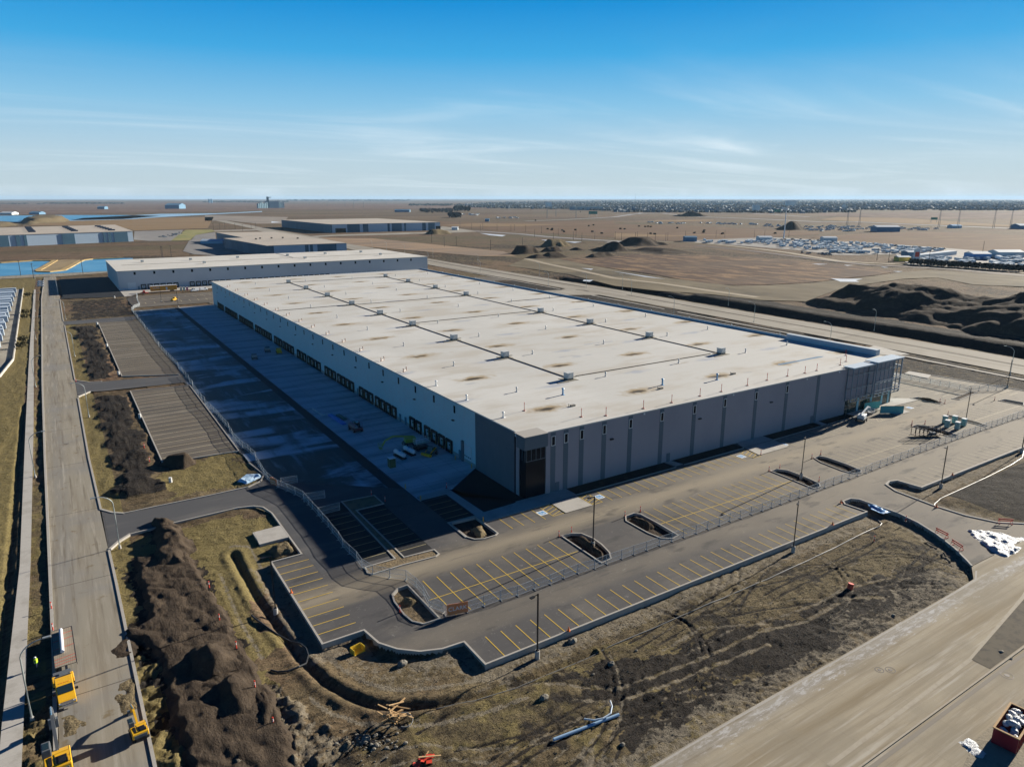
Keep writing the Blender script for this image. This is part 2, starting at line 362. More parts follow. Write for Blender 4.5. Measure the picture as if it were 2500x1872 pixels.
LOT2 = [(15.8,181.2),(32.9,180),(33.4,256.6),(15.8,259.2)]
LOT3 = [(15.3,284),(33,275.5),(34,290),(34,417),(15.3,418.6)]
DRIVE3 = [(.2,419.9),(31.5,418.8),(34.6,424),(34.5,432),(-.1,433)]
LOTB = [(36,466),(36,512),(40,524),(300,500),(300,470),(217,470),(217,460.2),(77,460.2),(77,466)]
YARD2 = [(36,524.2),(36,668),(2,668),(2,545),(0,534)]
PAVED = [LOT, ROAD_L, ROAD_R, ROAD_B, DRIVE2, LOT2, LOT3, DRIVE3, LOTB, YARD2, [(-13,60),(-10.7,60),(-11.2,600),(-13.3,600)]]
POND = GG('E1',(-300,1210),(0,1205),(300,1185),(600,1165),(980,1165),(880,1225),(770,1290),(680,1335),(720,1352),(900,1356),(1130,1330),(1250,1270),(1400,1185),(1480,1150),(1650,1130),(2212,1110),(2400,1110),(2200,1330),(1930,1345),(800,1395),(0,1436),(-300,1450))
LAKE = GG('E1',(-900,350),(0,348),(1200,335),(2212,336),(2900,350),(2212,408),(1230,432),(360,466),(0,445),(-500,440))
LAKE2 = GG('A1',(1350,285),(1830,280),(2208,262),(2208,268),(1400,310),(1100,330),(560,345),(700,320))
def arr(lo, a, b, hi, st, mid, mst, g, g2=1.08):
    v = list(np.arange(a, b, st)); x = b; w = st
    while x < mid: v.append(x); w = min(w*1.02, mst); x += w
    while x < hi: v.append(x); w *= g2; x += w
    v.append(hi); x = a; w = st; L_ = []
    while x > lo: w *= g; x -= w; L_.append(x)
    return np.array(sorted(L_)+v)
gx = arr(-45000, -20, 140, 60000, .3, 700, 3.0, 1.05); gy = arr(-30000, 40, 125, 60000, .3, 900, 2.4, 1.06)
def gz(x, y):
    i = int(np.clip(np.searchsorted(gx, x), 1, len(gx)-1)); j = int(np.clip(np.searchsorted(gy, y), 1, len(gy)-1)); q = ground_z.reshape(len(gy), len(gx))
    return float(q[j-1:j+1, i-1:i+1].mean())
GXX, GYY = np.meshgrid(gx, gy); X = GXX.ravel(); Y = GYY.ravel()
ground_z = np.full(X.shape, -.16); mask = np.zeros((len(X), 3)); dmask = np.zeros((len(X), 3))
near = (X > -60) & (X < 700) & (Y > -40) & (Y < 900)
xi, yi = X[near], Y[near]
z = np.full(xi.shape, -.16)+fbm(xi, yi, 14, 3, 5, .55)*.35-.1
fine = fbm(xi, yi, 3.2, 9, 4, .6)
# southern and western embankment of the lot
south = (yi < 79.5) | ((xi < 31) & (yi < 118))
dl = pdist(xi, yi, LOT[:21]); dl2 = pdist(xi, yi, [(150.3,56.2),(148,67),(149,77),(154.5,78.6),(155,73.4),(265,73.4)])
dmin = np.minimum(dl, dl2)
z = z-(sstep(-dmin, -9, -1))*.5*(dmin < 10)
z = np.where(dmin < 12, z+fine*.12, z+fine*.24)+fbm(xi, yi, 1.1, 402, 3, .6)*.10*(yi < 160)
# dozer-tracked shelf + trench + berm along the gas line
GAS = [(20.1,125),(20.1,109.2),(21.0,96),(21.6,88.5),(22.6,82),(24.3,77.4),(26.6,74),(29.4,71.6),(33.5,69.6),(38,68.4),(44.1,67.7),(60,67.6),(95.4,67.3),(120,68.2),(128,68.4),(131,68.9),(132.5,70.4)]
dg = pdist(xi, yi, GAS)
z = z-np.exp(-(dg/.55)**2)*.55*(xi < 58)+np.exp(-((dg-1.5)/.7)**2)*.28*(xi < 50)
GAS2 = [(148.2,67.3),(150,68.2),(153.3,68.7),(170,69),(188.1,69.7),(196.7,71.0),(205,72)]
# ditch beyond the eastern road
ditchx = np.array([xr(v) for v in np.arange(-40, 901)])[np.clip((yi+40).astype(int), 0, 940)]
dd = np.abs(xi-(ditchx+27)); z = z-3.0*(1-sstep(dd, 1.5, 10))*(yi < 470)*sstep(yi, 60, 90)
z += (sstep(-np.abs(xi-(ditchx+41)), -8, -1))*1.2*(yi < 330)
# low berm of topsoil east of the warehouse
z += (fbm(xi, yi, 9, 31, 4)*.5+.2)*(xi > 223)*(xi < ditchx-26)*(yi > 195)*(yi < 465)
# windrow of soil between west road and trailer lots
wr = (((yi > 162) & (yi < 258)) | ((yi > 284) & (yi < 412)))*sstep(-np.abs(xi+fbm(xi, yi, 6, 301, 4, .6)*4-9.3), -5.6, -2.6)
z = z+wr*(.45+fbm(xi, yi, 4, 55, 5, .6)*.8)
# rutted soil at the bottom
xw = xi+fbm(xi, yi, 5, 201, 5, .6)*5.5; yw = yi+fbm(xi, yi, 4, 211, 5, .6)*4.5
rut = inside(xw, yw, GG('C3',(560,900),(1150,760),(2030,470),(2030,760),(1250,1180),(760,1150),(400,1080)))
th = (yi-.28*xi)
z = z+rut*(np.sin(th*4.2+3*fine)*.12)
clod = inside(xw, yw, GG('C2',(30,1010),(330,1000),(560,1200),(640,1656),(-250,1656),(-100,1100)))
z = z+clod*(np.abs(fbm(xi, yi, 2.6, 77, 4, .65))*1.3-.2)
# churned shoulders of the west road (foreground)
ch = sstep(-np.abs(xi-3.4), -2.0, -.8)*(yi < 108)+sstep(-np.abs(xi+9.3), -1.5, -.6)*(yi < 96)
z = z+ch*(fbm(xi, yi, 1.3, 91, 4, .65)*.9+.05)
z = z-.35*sstep(-np.abs(xi+13.9), -.9, -.2)*(yi < 260)
pv = np.zeros(xi.shape, bool)
for pgn in PAVED: pv |= inside(xi, yi, pgn)
pd = np.full(xi.shape, 9.)
z = np.where(pv, -.12, np.minimum(z, 1.6))
for pg in [q for k, q in enumerate(ISL) if k not in (8, 10)]:
    z = np.where(inside(xi, yi, pg) | (pdist(xi, yi, pg, True) < .6), -.8, z)
fr = fbm(xi, yi, 40, 12, 5)
# ---- soil colour masks: R pale straw / grass, G dark topsoil and painted ditch shade, B pale gravel & dust
r = np.zeros(xi.shape); g = np.zeros(xi.shape); b = np.zeros(xi.shape)
r = np.where((xi < -13.8) & (yi < 690), .95, r); r = np.where((xi > 1) & (xi < 5.2) & (yi < 420), .85, r)
r = np.maximum(r, .8*inside(xw, yw, [(4,140),(27,141),(29,138),(29,120),(20,105),(17,90),(19,80),(4,84)]))
r = np.maximum(r, .75*inside(xw, yw, [(14,156),(32,156),(32,180),(22,180),(15,176)]))
r = np.where((xi < -8.5) & (xi > -11), .45, r)
r = np.maximum(r, .6*(xi > -40)*(xi < -7)*(yi > 690))
r = np.maximum(r, .42*(yi < 69)*(yi > 40)*(xi > 22)*(xi < 70)*(xi+yi < 130))
g = np.maximum(g, wr); g = np.maximum(g, ((xw > 5)*(xw < 34)*(yw > 436)*(yw < 520))*.6)
g = np.maximum(g, .95*inside(xw, yw, GG('C1',(980,60),(1150,0),(1450,0),(1700,450),(1850,900),(2030,1050),(2080,1656),(1500,1656),(1300,1150),(1200,850),(880,750),(900,640),(1100,600))))
g = np.maximum(g, .85*rut+.25*rut*(np.sin(th*4.2+3*fine) > 0))
g = np.maximum(g, .8*inside(xw, yw, GG('C3',(1250,1200),(1700,950),(2030,860),(2030,1030),(1500,1250),(1250,1450),(1000,1500),(820,1250))))
g = np.maximum(g, .85*inside(xw, yw, GG('C4',(0,560),(500,350),(900,180),(1500,120),(1600,200),(900,600),(0,1000))))
g = np.maximum(g, .8*((xi > 156)*(yi < 69)*(yi > 52)))
g = np.maximum(g, .85*((xi > 223)*(xi < ditchx-15)*(yi > 195)*(yi < 466)))
g = np.maximum(g, .75*(dd < 10)*(yi < 470)); g = np.maximum(g, .8*(xi > ditchx+30)*(xi < ditchx+60)*(yi > 60)*(yi < 330))  # shade of the ditch and its bank painted into the dark soil mask
g = np.maximum(g, .75*((np.abs(xi-(ditchx-17)) < 2.5)*(yi > 190)*(yi < 470)))
g = np.maximum(g, .6*(xi > 256)*(xi < ditchx-14)*(yi < 165))
b = np.maximum(b, .62*sstep(-dmin, -6, -2)*south); b = np.maximum(b, .42*inside(xw, yw, [(26,88),(33,81),(41,76.5),(41,71.5),(34,72.5),(28,76),(25,82)]))
b = np.maximum(b, .55*clod); b = np.maximum(b, .55*(yw < 51.5)*(yi > 44)*(xi > 40)*(xi < 128))
b = np.maximum(b, .75*(np.abs(dg-3.3) < .4)*(xi > 20)*(xi < 44))
trk = [GG('C3',(640,1010),(830,1040),(1100,950),(1500,800),(2030,560)),GG('C3',(540,1120),(850,1140),(1150,1040),(1600,850),(2030,690)),GG('C4',(0,520),(400,400),(650,270),(1000,180)),GG('C4',(0,590),(350,510),(650,350),(950,330)),
       GG('C2',(880,1656),(1100,1500),(1300,1460),(1600,1490),(2030,1500)),GG('C2',(1000,1656),(1300,1560),(1700,1600),(2030,1600)),GG('C3',(0,1000),(400,990),(640,1030)),GG('C1',(1700,150),(1850,500),(2030,800)),GG('C3',(1200,740),(1500,560),(2030,530))]
for t_ in trk:
    dt = pdist(xi, yi, t_); b = np.maximum(b, .66*np.exp(-(dt/.42)**2)); g = g*(1-.75*np.exp(-(dt/.45)**2)); z = np.where((dt < .9) & ~pv, z-.08*(dt < .6)+.04, z)
sub = np.nonzero((yi < 73) & (xi > 15) & (xi < 130) & ~pv | ((xi < 31) & (xi > 15) & (yi < 118) & ~pv))[0]; xs_, ys_ = xi[sub], yi[sub]; rt = random.Random(77)
for k_ in range(34):
    a = rt.uniform(18, 112); b_ = rt.uniform(50, 68.5); an = rt.gauss(.0, .16)+(0 if rt.random() < .8 else rt.uniform(-.8,.8)); cur_ = rt.gauss(0, .035); L_ = rt.uniform(10, 38); pts_ = []; 
    for i in range(9): pts_.append((a, b_)); a += math.cos(an)*L_/8; b_ += math.sin(an)*L_/8; an += cur_*L_/8
    for off in (0, 1.7):
        dt = pdist(xs_, ys_+off, pts_); w_ = np.exp(-(dt/.3)**2); e_ = np.exp(-((dt-.5)/.2)**2)
        z[sub] += -.09*w_+.07*e_; dark_ = rt.random() < .5
        if dark_: g[sub] = np.maximum(g[sub], .8*w_)
        else: b[sub] = np.maximum(b[sub], .55*w_)
patch = sstep(fbm(xw, yw, 11, 501, 5, .6), .10, .26)*((yi < 71) & (xi > 18) & (xi < 130)); g = np.maximum(g, .5*patch)
far_p = sstep(fbm(xi, yi*.6, 60, 511, 5, .6), .06, .22)*((xi > 330) | (yi > 700)); g = np.maximum(g, .5*far_p)
dozer = (np.abs(dg-2.2) < 1.0)*(xi > 19)
ground_z[near] = z; mask[near] = np.stack([r, g, b], 1)
far = ~near & (np.hypot(X, Y) > 6000)
ground_z[far] += (fbm(X[far], Y[far], 5000, 5, 3)+.1)*22*sstep(np.hypot(X[far], Y[far]), 6000, 14000)
mask[~near, 0] = 0
wst = (X < -13) & (Y < 690) & ~near; mask[wst, 0] = .9
me = bpy.data.meshes.new('ground'); nx, ny = len(gx), len(gy)
ii = (np.arange(ny-1)[:, None]*nx+np.arange(nx-1)[None, :]).ravel()
quads = np.stack([ii, ii+1, ii+nx+1, ii+nx], 1).astype(np.int32)
me.vertices.add(nx*ny); me.vertices.foreach_set('co', np.stack([X, Y, ground_z], 1).astype(np.float32).ravel())
me.loops.add(quads.size); me.loops.foreach_set('vertex_index', quads.ravel())
me.polygons.add(len(quads)); me.polygons.foreach_set('loop_start', (np.arange(len(quads))*4).astype(np.int32)); me.polygons.foreach_set('use_smooth', np.ones(len(quads), bool))
me.update()
ca = me.color_attributes.new('zones', 'FLOAT_COLOR', 'POINT'); ca.data.foreach_set('color', np.concatenate([mask, np.ones((len(X), 1))], 1).astype(np.float32).ravel())
SOIL = (.128, .102, .057)
soil_layers = [('n', .0045, (.10,.062,.045), .47, .60, .85, dict(stretch=(.35,1,1), rot=-25, detail=8)), ('n', .012, (.165,.105,.068), .45, .62, .9, dict(stretch=(.35,1,1), rot=-20)), ('n', .003, (.20,.135,.085), .45, .6, .8, dict(stretch=(.3,1,1), rot=15)),
 ('n', .06, (.075,.058,.032), .5, .68, .7), ('n', .22, (.19,.15,.085), .5, .7, .7, dict(stretch=(.22,1,1), rot=8, detail=8)), ('n', 1.3, (.055,.043,.027), .48, .62, .75, dict(stretch=(.35,1,1), rot=-6, detail=9)),
 ('attr', 'zones', 0, (.185,.150,.062), .85, .25, 1.3), ('attr', 'zones', 1, (.026,.022,.019), 1.0, .35, 1.2), ('attr', 'zones', 2, (.205,.178,.135), .8, 1.1, 1.5),
 ('n', .9, (.05,.040,.026), .52, .68, .7, dict(detail=10, rg=.75)), ('n', .5, (.27,.23,.15), .60, .70, .45, dict(detail=10, rg=.78, stretch=(.3,1,1), rot=12)), ('n', 4, (.03,.025,.018), .58, .72, .6, dict(detail=6)), ('n', 7, (.27,.235,.17), .63, .73, .5, dict(detail=4))]
gm = mat('soil', SOIL, soil_layers, rough=.95, spec=.1, bump=(2.6, 1, .3, dict(detail=9, rg=.7)), bump2=(.6, 1, .5, dict(detail=6, stretch=(.5,1,1), rot=10)))
me.materials.append(gm)
ground = bpy.data.objects.new('ground', me); COL.objects.link(ground); struct(ground)
# ---- surfaces
DUST = (.31,.262,.19)
asph = mat('asphalt_lot', (.088,.085,.085), [('n', .09, (.150,.138,.122), .45, .7, .8, dict(detail=7)), ('n', .35, (.072,.070,.072), .5, .75, .7, dict(stretch=(.2,1,1), rot=3)),
 ('band', 1, 101.6, 1.6, 3.8, (.24,.205,.15), .72, 5), ('band', 1, 82, .6, 3.5, (.22,.19,.145), .4, 5), ('grad', 0, 70, 175, (.29,.255,.20), .75), ('band', 1, 101.6, .2, 2.2, (.34,.29,.21), .5, 3), ('n', .5, (.07,.068,.068), .56, .72, .6, dict(stretch=(.15,1,1), detail=8)),
 ('n', 1.4, (.20,.19,.17), .6, .76, .5, dict(detail=8)), ('n', 12, (.055,.055,.055), .45, .7, .4), ('n', .8, (.30,.28,.25), .57, .70, .5, dict(detail=10, rg=.75)), ('n', .3, (.045,.045,.047), .54, .68, .6, dict(detail=8, stretch=(.4,1,1))), ('n', 3, (.27,.255,.23), .58, .70, .45, dict(detail=8, rg=.75)), ('n', .16, (.36,.34,.30), .62, .70, .45, dict(detail=10, rg=.75, dist=1.2)), ('v', .16, (.36,.33,.29), .035, .0, .7)], rough=.88, spec=.18, bump=(9, .25, .03))
asph_new = mat('asphalt_drive', (.082,.083,.088), [('n', .2, (.14,.135,.128), .45, .7, .8, dict(stretch=(.2,1,1))), ('n', 1.8, (.2,.19,.17), .62, .75, .5), ('n', 12, (.06,.06,.06), .45, .7, .4)], rough=.88, spec=.2)
asph_dark = mat('asphalt_fresh', (.020,.021,.023), [('n', .25, (.034,.034,.036), .5, .7, .7), ('n', 14, (.02,.02,.02), .45, .7, .5)], rough=.85, spec=.2)
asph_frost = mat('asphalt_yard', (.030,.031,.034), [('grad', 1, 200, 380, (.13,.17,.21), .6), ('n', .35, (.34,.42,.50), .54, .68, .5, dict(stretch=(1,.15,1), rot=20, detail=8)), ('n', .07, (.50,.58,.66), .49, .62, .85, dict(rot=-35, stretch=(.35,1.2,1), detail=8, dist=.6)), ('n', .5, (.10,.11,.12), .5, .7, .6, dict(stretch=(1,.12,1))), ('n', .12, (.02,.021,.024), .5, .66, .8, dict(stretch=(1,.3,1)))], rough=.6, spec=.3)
conc = mat('concrete', (.42,.40,.365), [('n', .3, (.32,.30,.265), .45, .7, .8), ('n', 2.5, (.48,.46,.42), .5, .7, .5), ('n', 10, (.28,.26,.235), .5, .75, .35), ('lines', 1, 1.6, .05, (.25,.24,.22), .5)], rough=.85, spec=.2)
conc_yard = mat('concrete_yard', (.54,.57,.58), [('n', .2, (.22,.22,.215), .42, .7, .8, dict(stretch=(.15,1,1))), ('n', .9, (.40,.40,.39), .5, .72, .6, dict(stretch=(.1,1,1))), ('n', .1, (.13,.13,.13), .58, .7, .5, dict(stretch=(.2,1,1))), ('lines', 1, 5.0, .10, (.12,.12,.12), .7), ('lines', 0, 4.9, .10, (.12,.12,.12), .5)], rough=.75, spec=.25)
curbm = mat('kerb_concrete', (.37,.35,.315), [('n', .7, (.33,.30,.26), .45, .7, .8), ('n', 6, (.5,.48,.44), .5, .7, .5)], rough=.85, spec=.2)
road_l = mat('road_dusty', (.275,.25,.20), [('band', 0, -5.6, .5, 1.8, (.21,.20,.18), .6, 1.2), ('n', .6, (.21,.18,.135), .42, .66, .75, dict(stretch=(1,.04,1), detail=7)), ('n', 2.2, (.335,.305,.255), .5, .7, .6, dict(stretch=(1,.05,1))),
 ('n', .05, (.21,.205,.195), .48, .66, .6), ('n', 5, (.17,.145,.105), .58, .74, .45, dict(detail=8)), ('lines', 1, 32, .18, (.07,.06,.05), .8), ('n', .35, (.16,.115,.055), .6, .72, .7, dict(detail=8)), ('n', 1.2, (.14,.12,.09), .55, .68, .6, dict(stretch=(1,.04,1), detail=10)), ('n', .9, (.42,.39,.33), .56, .70, .5, dict(stretch=(1,.05,1), detail=10))], rough=.9, spec=.15, bump=(4, .25, .05))
road_b = mat('road_mud', (.345,.30,.22), [('n', .8, (.235,.195,.135), .42, .62, .7, dict(stretch=(.05,1,1), detail=8)), ('n', 2.4, (.38,.345,.28), .5, .7, .7, dict(stretch=(.05,1,1))), ('band', 1, 46.3, .0, 1.8, (.27,.265,.255), .6, 3.2), ('n', .5, (.56,.55,.54), .62, .70, .0), ('bandn', 1, 46.2, 2.4, (.48,.47,.46), 1.4),
 ('band', 1, 41.4, .0, 1.5, (.2,.155,.09), .6, 1.6), ('n', .07, (.25,.22,.165), .45, .65, .6), ('n', .25, (.17,.135,.085), .54, .66, .7, dict(stretch=(.06,1,1), detail=10, rg=.7)), ('n', 6, (.2,.165,.11), .56, .74, .6, dict(detail=8)), ('n', .9, (.48,.45,.39), .55, .70, .55, dict(stretch=(.04,1,1), detail=10)), ('lines', 0, 6, .06, (.2,.17,.13), .4)], rough=.9, spec=.15, bump=(4, .2, .05))
road_r = mat('road_east', (.30,.275,.23), [('n', .3, (.22,.195,.155), .42, .66, .8, dict(stretch=(1,.05,1))), ('n', .05, (.36,.33,.28), .5, .7, .7)], rough=.9, spec=.15)
from mathutils.geometry import delaunay_2d_cdt
def sheet_holes(name, poly, holes, z, m):
    vs = [Vector(p) for p in poly]; ed = [(i, (i+1) % len(poly)) for i in range(len(poly))]
    for h_ in holes:
        k = len(vs); vs += [Vector(p) for p in h_]; ed += [(k+i, k+(i+1) % len(h_)) for i in range(len(h_))]
    v2, _, f2, *_r = delaunay_2d_cdt(vs, ed, [], 0, 1e-5)
    b = MB(); b.v = [(v.x, v.y, z) for v in v2]
    cx_ = np.array([sum(v2[i].x for i in f)/3 for f in f2]); cy_ = np.array([sum(v2[i].y for i in f)/3 for f in f2])
    keep = inside(cx_, cy_, poly)
    for h_ in holes: keep &= ~inside(cx_, cy_, h_)
    b.f = [tuple(f) for f, k in zip(f2, keep) if k]
    return struct(b.build(name, m))
def sheet(name, poly, z, m): return struct(MB().sheet(poly, z).build(name, m))
HOLES = [pg for k, pg in enumerate(ISL) if k not in (8, 10)]
sheet_holes('parking_lot', LOT, HOLES, 0, asph)
sheet('road', ROAD_L, .0, road_l); sheet('road', ROAD_R, .012, road_r); sheet('road', ROAD_B, .006, road_b)
for a in (DRIVE2, DRIVE3): sheet('access_drive', a, .008, asph_new)
lotm = mat('asphalt_trailer', (.115,.10,.083), [('n', .3, (.20,.18,.15), .42, .7, .8, dict(stretch=(.1,1,1))), ('n', .05, (.08,.078,.075), .5, .7, .7), ('n', 8, (.06,.06,.06), .5, .75, .4)], rough=.9, spec=.15)
for a in (LOT2, LOT3): sheet('trailer_lot', a, .006, lotm)
sheet('parking_lot', LOTB, .004, lotm)
# overlays on the main asphalt
sheet('truck_yard', [(33.4,157),(58.2,135),(58.2,141),(58,453),(34.8,453),(34.4,290),(33.2,262),(33.3,181.5)], .008, asph_frost)
sheet('access_drive', [(1.6,139.2),(5.3,143.4),(13.7,144.2),(25.1,144.7),(28.5,143.8),(30.1,142),(30.9,137.5),(30.9,117),(31.2,109),(38,109),(38.1,135.4),(56,135),(33.6,155.8),(29.6,153.9),(10.7,153.8),(5.2,153.6),(1.6,157.6)], .008, asph_new)
sheet('concrete_apron', [(58.4,126.9),(64.6,127.1),(77.7,137.2),(77.7,453),(58.3,453)], .012, conc_yard)
sheet('fresh_asphalt', [(58.7,126.6),(58.7,129.2),(66.6,129.4),(67.0,115.0),(76.2,115.0),(77.6,115.9),(77.6,136.9),(64.8,126.9)], .016, asph_dark)
sheet('fresh_asphalt', [(39.2,130.6),(51.4,129.9),(51.4,135.0),(39,135.7)], .016, asph_dark)
sheet('fresh_asphalt', [(58.7,114.8),(64.5,114.8),(64.5,126.3),(58.7,126.3)], .016, asph_dark)
sheet('fresh_asphalt', [(39.0,108.5),(43.8,108.5),(43.6,129.4),(39,130)], .016, asph_dark)
sheet('fresh_asphalt', [(45.6,106.9),(51.2,106.9),(51.2,129.6),(45.6,129.6)], .016, asph_dark)
ypack = mat('asphalt_dark_yard', (.028,.029,.031), [('n', .3, (.045,.046,.05), .5, .7, .7)], rough=.8)
sheet('yard_edge', [(55.6,137.3),(58.1,135.2),(58.0,453),(56.0,453)], .016, ypack)
# second building yard
sheet('parking_lot', YARD2, .004, asph_dark)
sheet('concrete_apron', [(36,541),(272,541),(272,561),(36,561)], .012, conc)
sheet('concrete_apron', [(36,524.5),(40,524.5),(47,541),(36,560)], .016, conc)
sheet('crossroad', [(-200,693),(-10,696),(-2,690.3),(60,713),(330,690),(330,712),(40,730),(-8,724),(-200,706)], .02, road_l)
sheet('pavement', [(-13.2,60),(-10.9,60),(-10.6,140),(-11.0,230),(-11.7,315),(-12.2,364),(-13.1,600),(-14.2,600),(-13.6,364),(-13.4,315),(-12.9,231),(-12.2,140),(-13.0,95)], .05, conc)
# pale kerbs and gutter of the west road
KB = MB()
KB.ribbon([(-7.6,60),(-7.5,105),(-8.4,200),(-9.0,290),(-9.6,540),(-8,688)], .45, -.3, .13)
KB.ribbon([(2.0,60),(1.7,98),(1.5,125),(1.35,138)], .4, -.3, .13); KB.ribbon([(1.25,159),(.75,195),(.7,259)], .4, -.3, .13); KB.ribbon([(.7,287),(.4,419)], .4, -.3, .13); KB.ribbon([(.1,434),(.2,533)], .4, -.3, .13)
KB.ribbon([(1.4,138.4),(3.2,141.2),(5.3,143.3)], .5, -.3, .12); KB.ribbon([(1.2,159),(3.2,155.8),(5.2,154.1)], .5, -.3, .12); KB.ribbon([(.7,261),(4.4,266.2)], .5, -.3, .12); KB.ribbon([(.7,286.4),(4.8,280.4),(8.6,279.2)], .4, -.3, .12)
struct(KB.build('kerb', curbm))
def kerb(pts, closed=False, w=.3, top=.15, bot=-1.3, side=-1):
    return struct(MB().ribbon(pts, w, bot, top, closed, side).build('kerb', curbm))
kerb(LOT[:21], w=.30, side=1)                    # south and west rim of the lot
kerb([(154.2,53.1),(150.3,56.2),(148.4,61),(147.9,67.1),(148.6,75.5),(150.3,78.6),(152.5,79.2),(154.4,78.6),(155,73.4),(265,73.4),(268,76),(266.5,98),(265,110),(262.5,127)], w=.42, side=1)
kerb([(5.3,143.2),(13.7,144.0),(25.1,144.5),(28.2,143.6),(29.8,141.9),(30.6,138),(30.6,117.7)], w=.3, side=-1, bot=-.8)
kerb([(5.2,154.0),(10.7,154.1),(22,154.1),(29.6,154.4),(33,156.6),(34.5,160),(33.4,170)], w=.3, side=1, bot=-.6)
kerb(LOT2, True, side=-1, bot=-.5); kerb([(33,275.7),(15.3,284),(15.3,418.6),(31,418.8)], side=1, bot=-.5)
# paths by the warehouse
PT = MB()
for pg in ([(65.2,110.9),(72.2,110.9),(88.2,111.3),(88.2,115.7),(75,115.7),(75,115.2),(66.9,114.8),(66.4,129.5),(58.9,129.4),(58.4,126.9),(64.6,126.9),(64.6,114.2)],
           [(117.7,115.7),(119.9,115.7),(121.0,112.0),(118.4,112.0)], [(142.5,112),(154.3,112),(154.3,115.7),(144.0,115.7)], [(176.0,112.2),(178.0,112.2),(178.6,115.7),(176.4,115.7)],
           [(192,112.2),(210.5,113.8),(219,118.6),(217.8,115.7),(192,115.7)]): PT.sheet(pg, .17)
for pg in ([(80.8,105.6),(87.8,105.6),(87.8,111.2),(81.0,111.2)], [(141.6,106.4),(153.2,106.4),(154.2,111.9),(142.8,111.9)], [(203.4,106.3),(210.4,106.3),(211.4,112.4),(225.2,111.9),(224.5,114.6),(219,118.6),(210.3,113.7),(204.5,113.3)]): PT.sheet(pg, .10)
struct(PT.build('path', conc))
kerb([(58.6,107.2),(58.7,114.5),(64.6,114.3),(64.7,110.8),(80.8,111.0)], w=.25, side=1, bot=-.2)
kerb([(88.0,111.5),(118.2,111.6)], w=.3, side=1, bot=-.2); kerb([(121,111.7),(142.6,111.8)], w=.3, side=1, bot=-.2); kerb([(154.2,111.8),(176,112)], w=.3, side=1, bot=-.2); kerb([(178.2,112),(204,112.2)], w=.3, side=1, bot=-.2)
PB = MB()
for x0, x1 in ((88.4,117.9),(120.9,142.8),(154.5,176),(178.4,192)): PB.sheet([(x0,111.8),(x1,111.8),(x1,115.7),(x0,115.7)], .06)
topsoil = mat('topsoil', (.052,.040,.031), [('n', .5, (.09,.070,.052), .45, .7, .8, dict(detail=7)), ('n', 3, (.03,.024,.02), .5, .7, .6), ('n', 11, (.12,.095,.07), .6, .75, .4)], rough=.95, spec=.08, bump=(2.2, 1, .35, dict(detail=8)))
struct(PB.build('planting_bed', topsoil))
# ---- kerbed planting islands
for i, pg in enumerate(ISL):
    n = len(pg); ar = sum(pg[k][0]*pg[(k+1) % n][1]-pg[(k+1) % n][0]*pg[k][1] for k in range(n))
    q = pg if ar > 0 else pg[::-1]
    struct(MB().ribbon(q, .26, -.75, .15, True, 1).build('kerb', curbm))
    struct(MB().sheet(q, .03 if i in (8, 10) else -.42).build('planting_bed', topsoil if i not in (0, 8) else mat('clay_soil', (.20,.15,.085), [('n', .8, (.10,.08,.05), .45, .65, .8), ('n', 5, (.28,.22,.14), .55, .75, .6)], rough=.95, bump=(2, .8, .3))))
sheet('concrete_pad', [(24.9,125.3),(30.5,125.4),(30.5,131.2),(25.3,131.0)], .14, conc)
struct(MB().box(25,125.35,-1.6,30.45,131.0,.13).build('concrete_pad', conc)); 
sheet('access_drive', [(282,154),(291,150.5),(296,169),(279,165.5)], .05, conc)
sheet('concrete_pad', [(255.8,124.9),(262,127),(261,134.5),(256,133.5)], .2, conc)
# ---- pavement strip, medians along the eastern road
struct(MB().ribbon([(xr(y)-21.5, y) for y in (50,100,152)], 1.7, .03).build('pavement', curbm)); struct(MB().ribbon([(xr(y)-20.5+(3 if y > 290 else 0), y) for y in (170,200,230,260,283)], 1.5, .03).build('pavement', curbm))
struct(MB().ribbon([(xr(y)-19.5, y) for y in (295,320,345,364)], 1.5, .03).build('pavement', curbm)); struct(MB().ribbon([(298.5,402),(299.6,440),(300.6,478),(302,520),(306,620),(312,727),(318,800)], 1.5, .03).build('pavement', curbm))
medm = mat('median_soil', (.10,.085,.06), [('n', .6, (.05,.042,.034), .45, .65, .8)], rough=.95)
struct(MB().ribbon([(xr(y)+1.5, y) for y in (40,100,150,200,250,300,353)], 2.6, .03).build('median', medm)); struct(MB().ribbon([(xr(y)+3, y) for y in (400,450,520,600,720)], 3.2, .03).build('median', medm)); struct(MB().ribbon([(307,380),(308.5,388),(306,394)], 2.4, .03).build('median', medm))
sheet('access_drive', [(306,404),(296,398),(285,402),(262,395),(240,400),(217.8,400),(217.8,380),(260,372),(283,374),(293,369),(298,364),(306,364)], .02, road_r)
# ---- water, fields
ice_sky = mat('pond_ice_sky_blue', (.06,.24,.42), [('n', .02, (.14,.36,.54), .45, .6, .7, dict(detail=6)), ('n', .1, (.05,.2,.36), .55, .7, .6)], rough=.35, spec=.5)  # reflected sky is painted in as the blue base colour
sheet('pond', POND, .1, ice_sky); sheet('lake', LAKE, .3, ice_sky); sheet('lake', LAKE2, .3, mat('lake_ice', (.35,.5,.62), [('n', .01, (.2,.38,.55), .45, .6, .7)], rough=.4))
straw = mat('reed_straw', (.42,.30,.13), [('n', .1, (.26,.18,.08), .45, .65, .8, dict(detail=7))], rough=.95)
struct(MB().ribbon(GG('E1',(0,1200),(300,1180),(600,1160),(990,1158),(880,1225),(770,1290),(680,1335),(720,1356),(900,1360),(1130,1333),(1250,1272),(1400,1188),(1480,1152),(1650,1132),(2212,1108)), 5, .0, .8).build('reed_bank', straw))
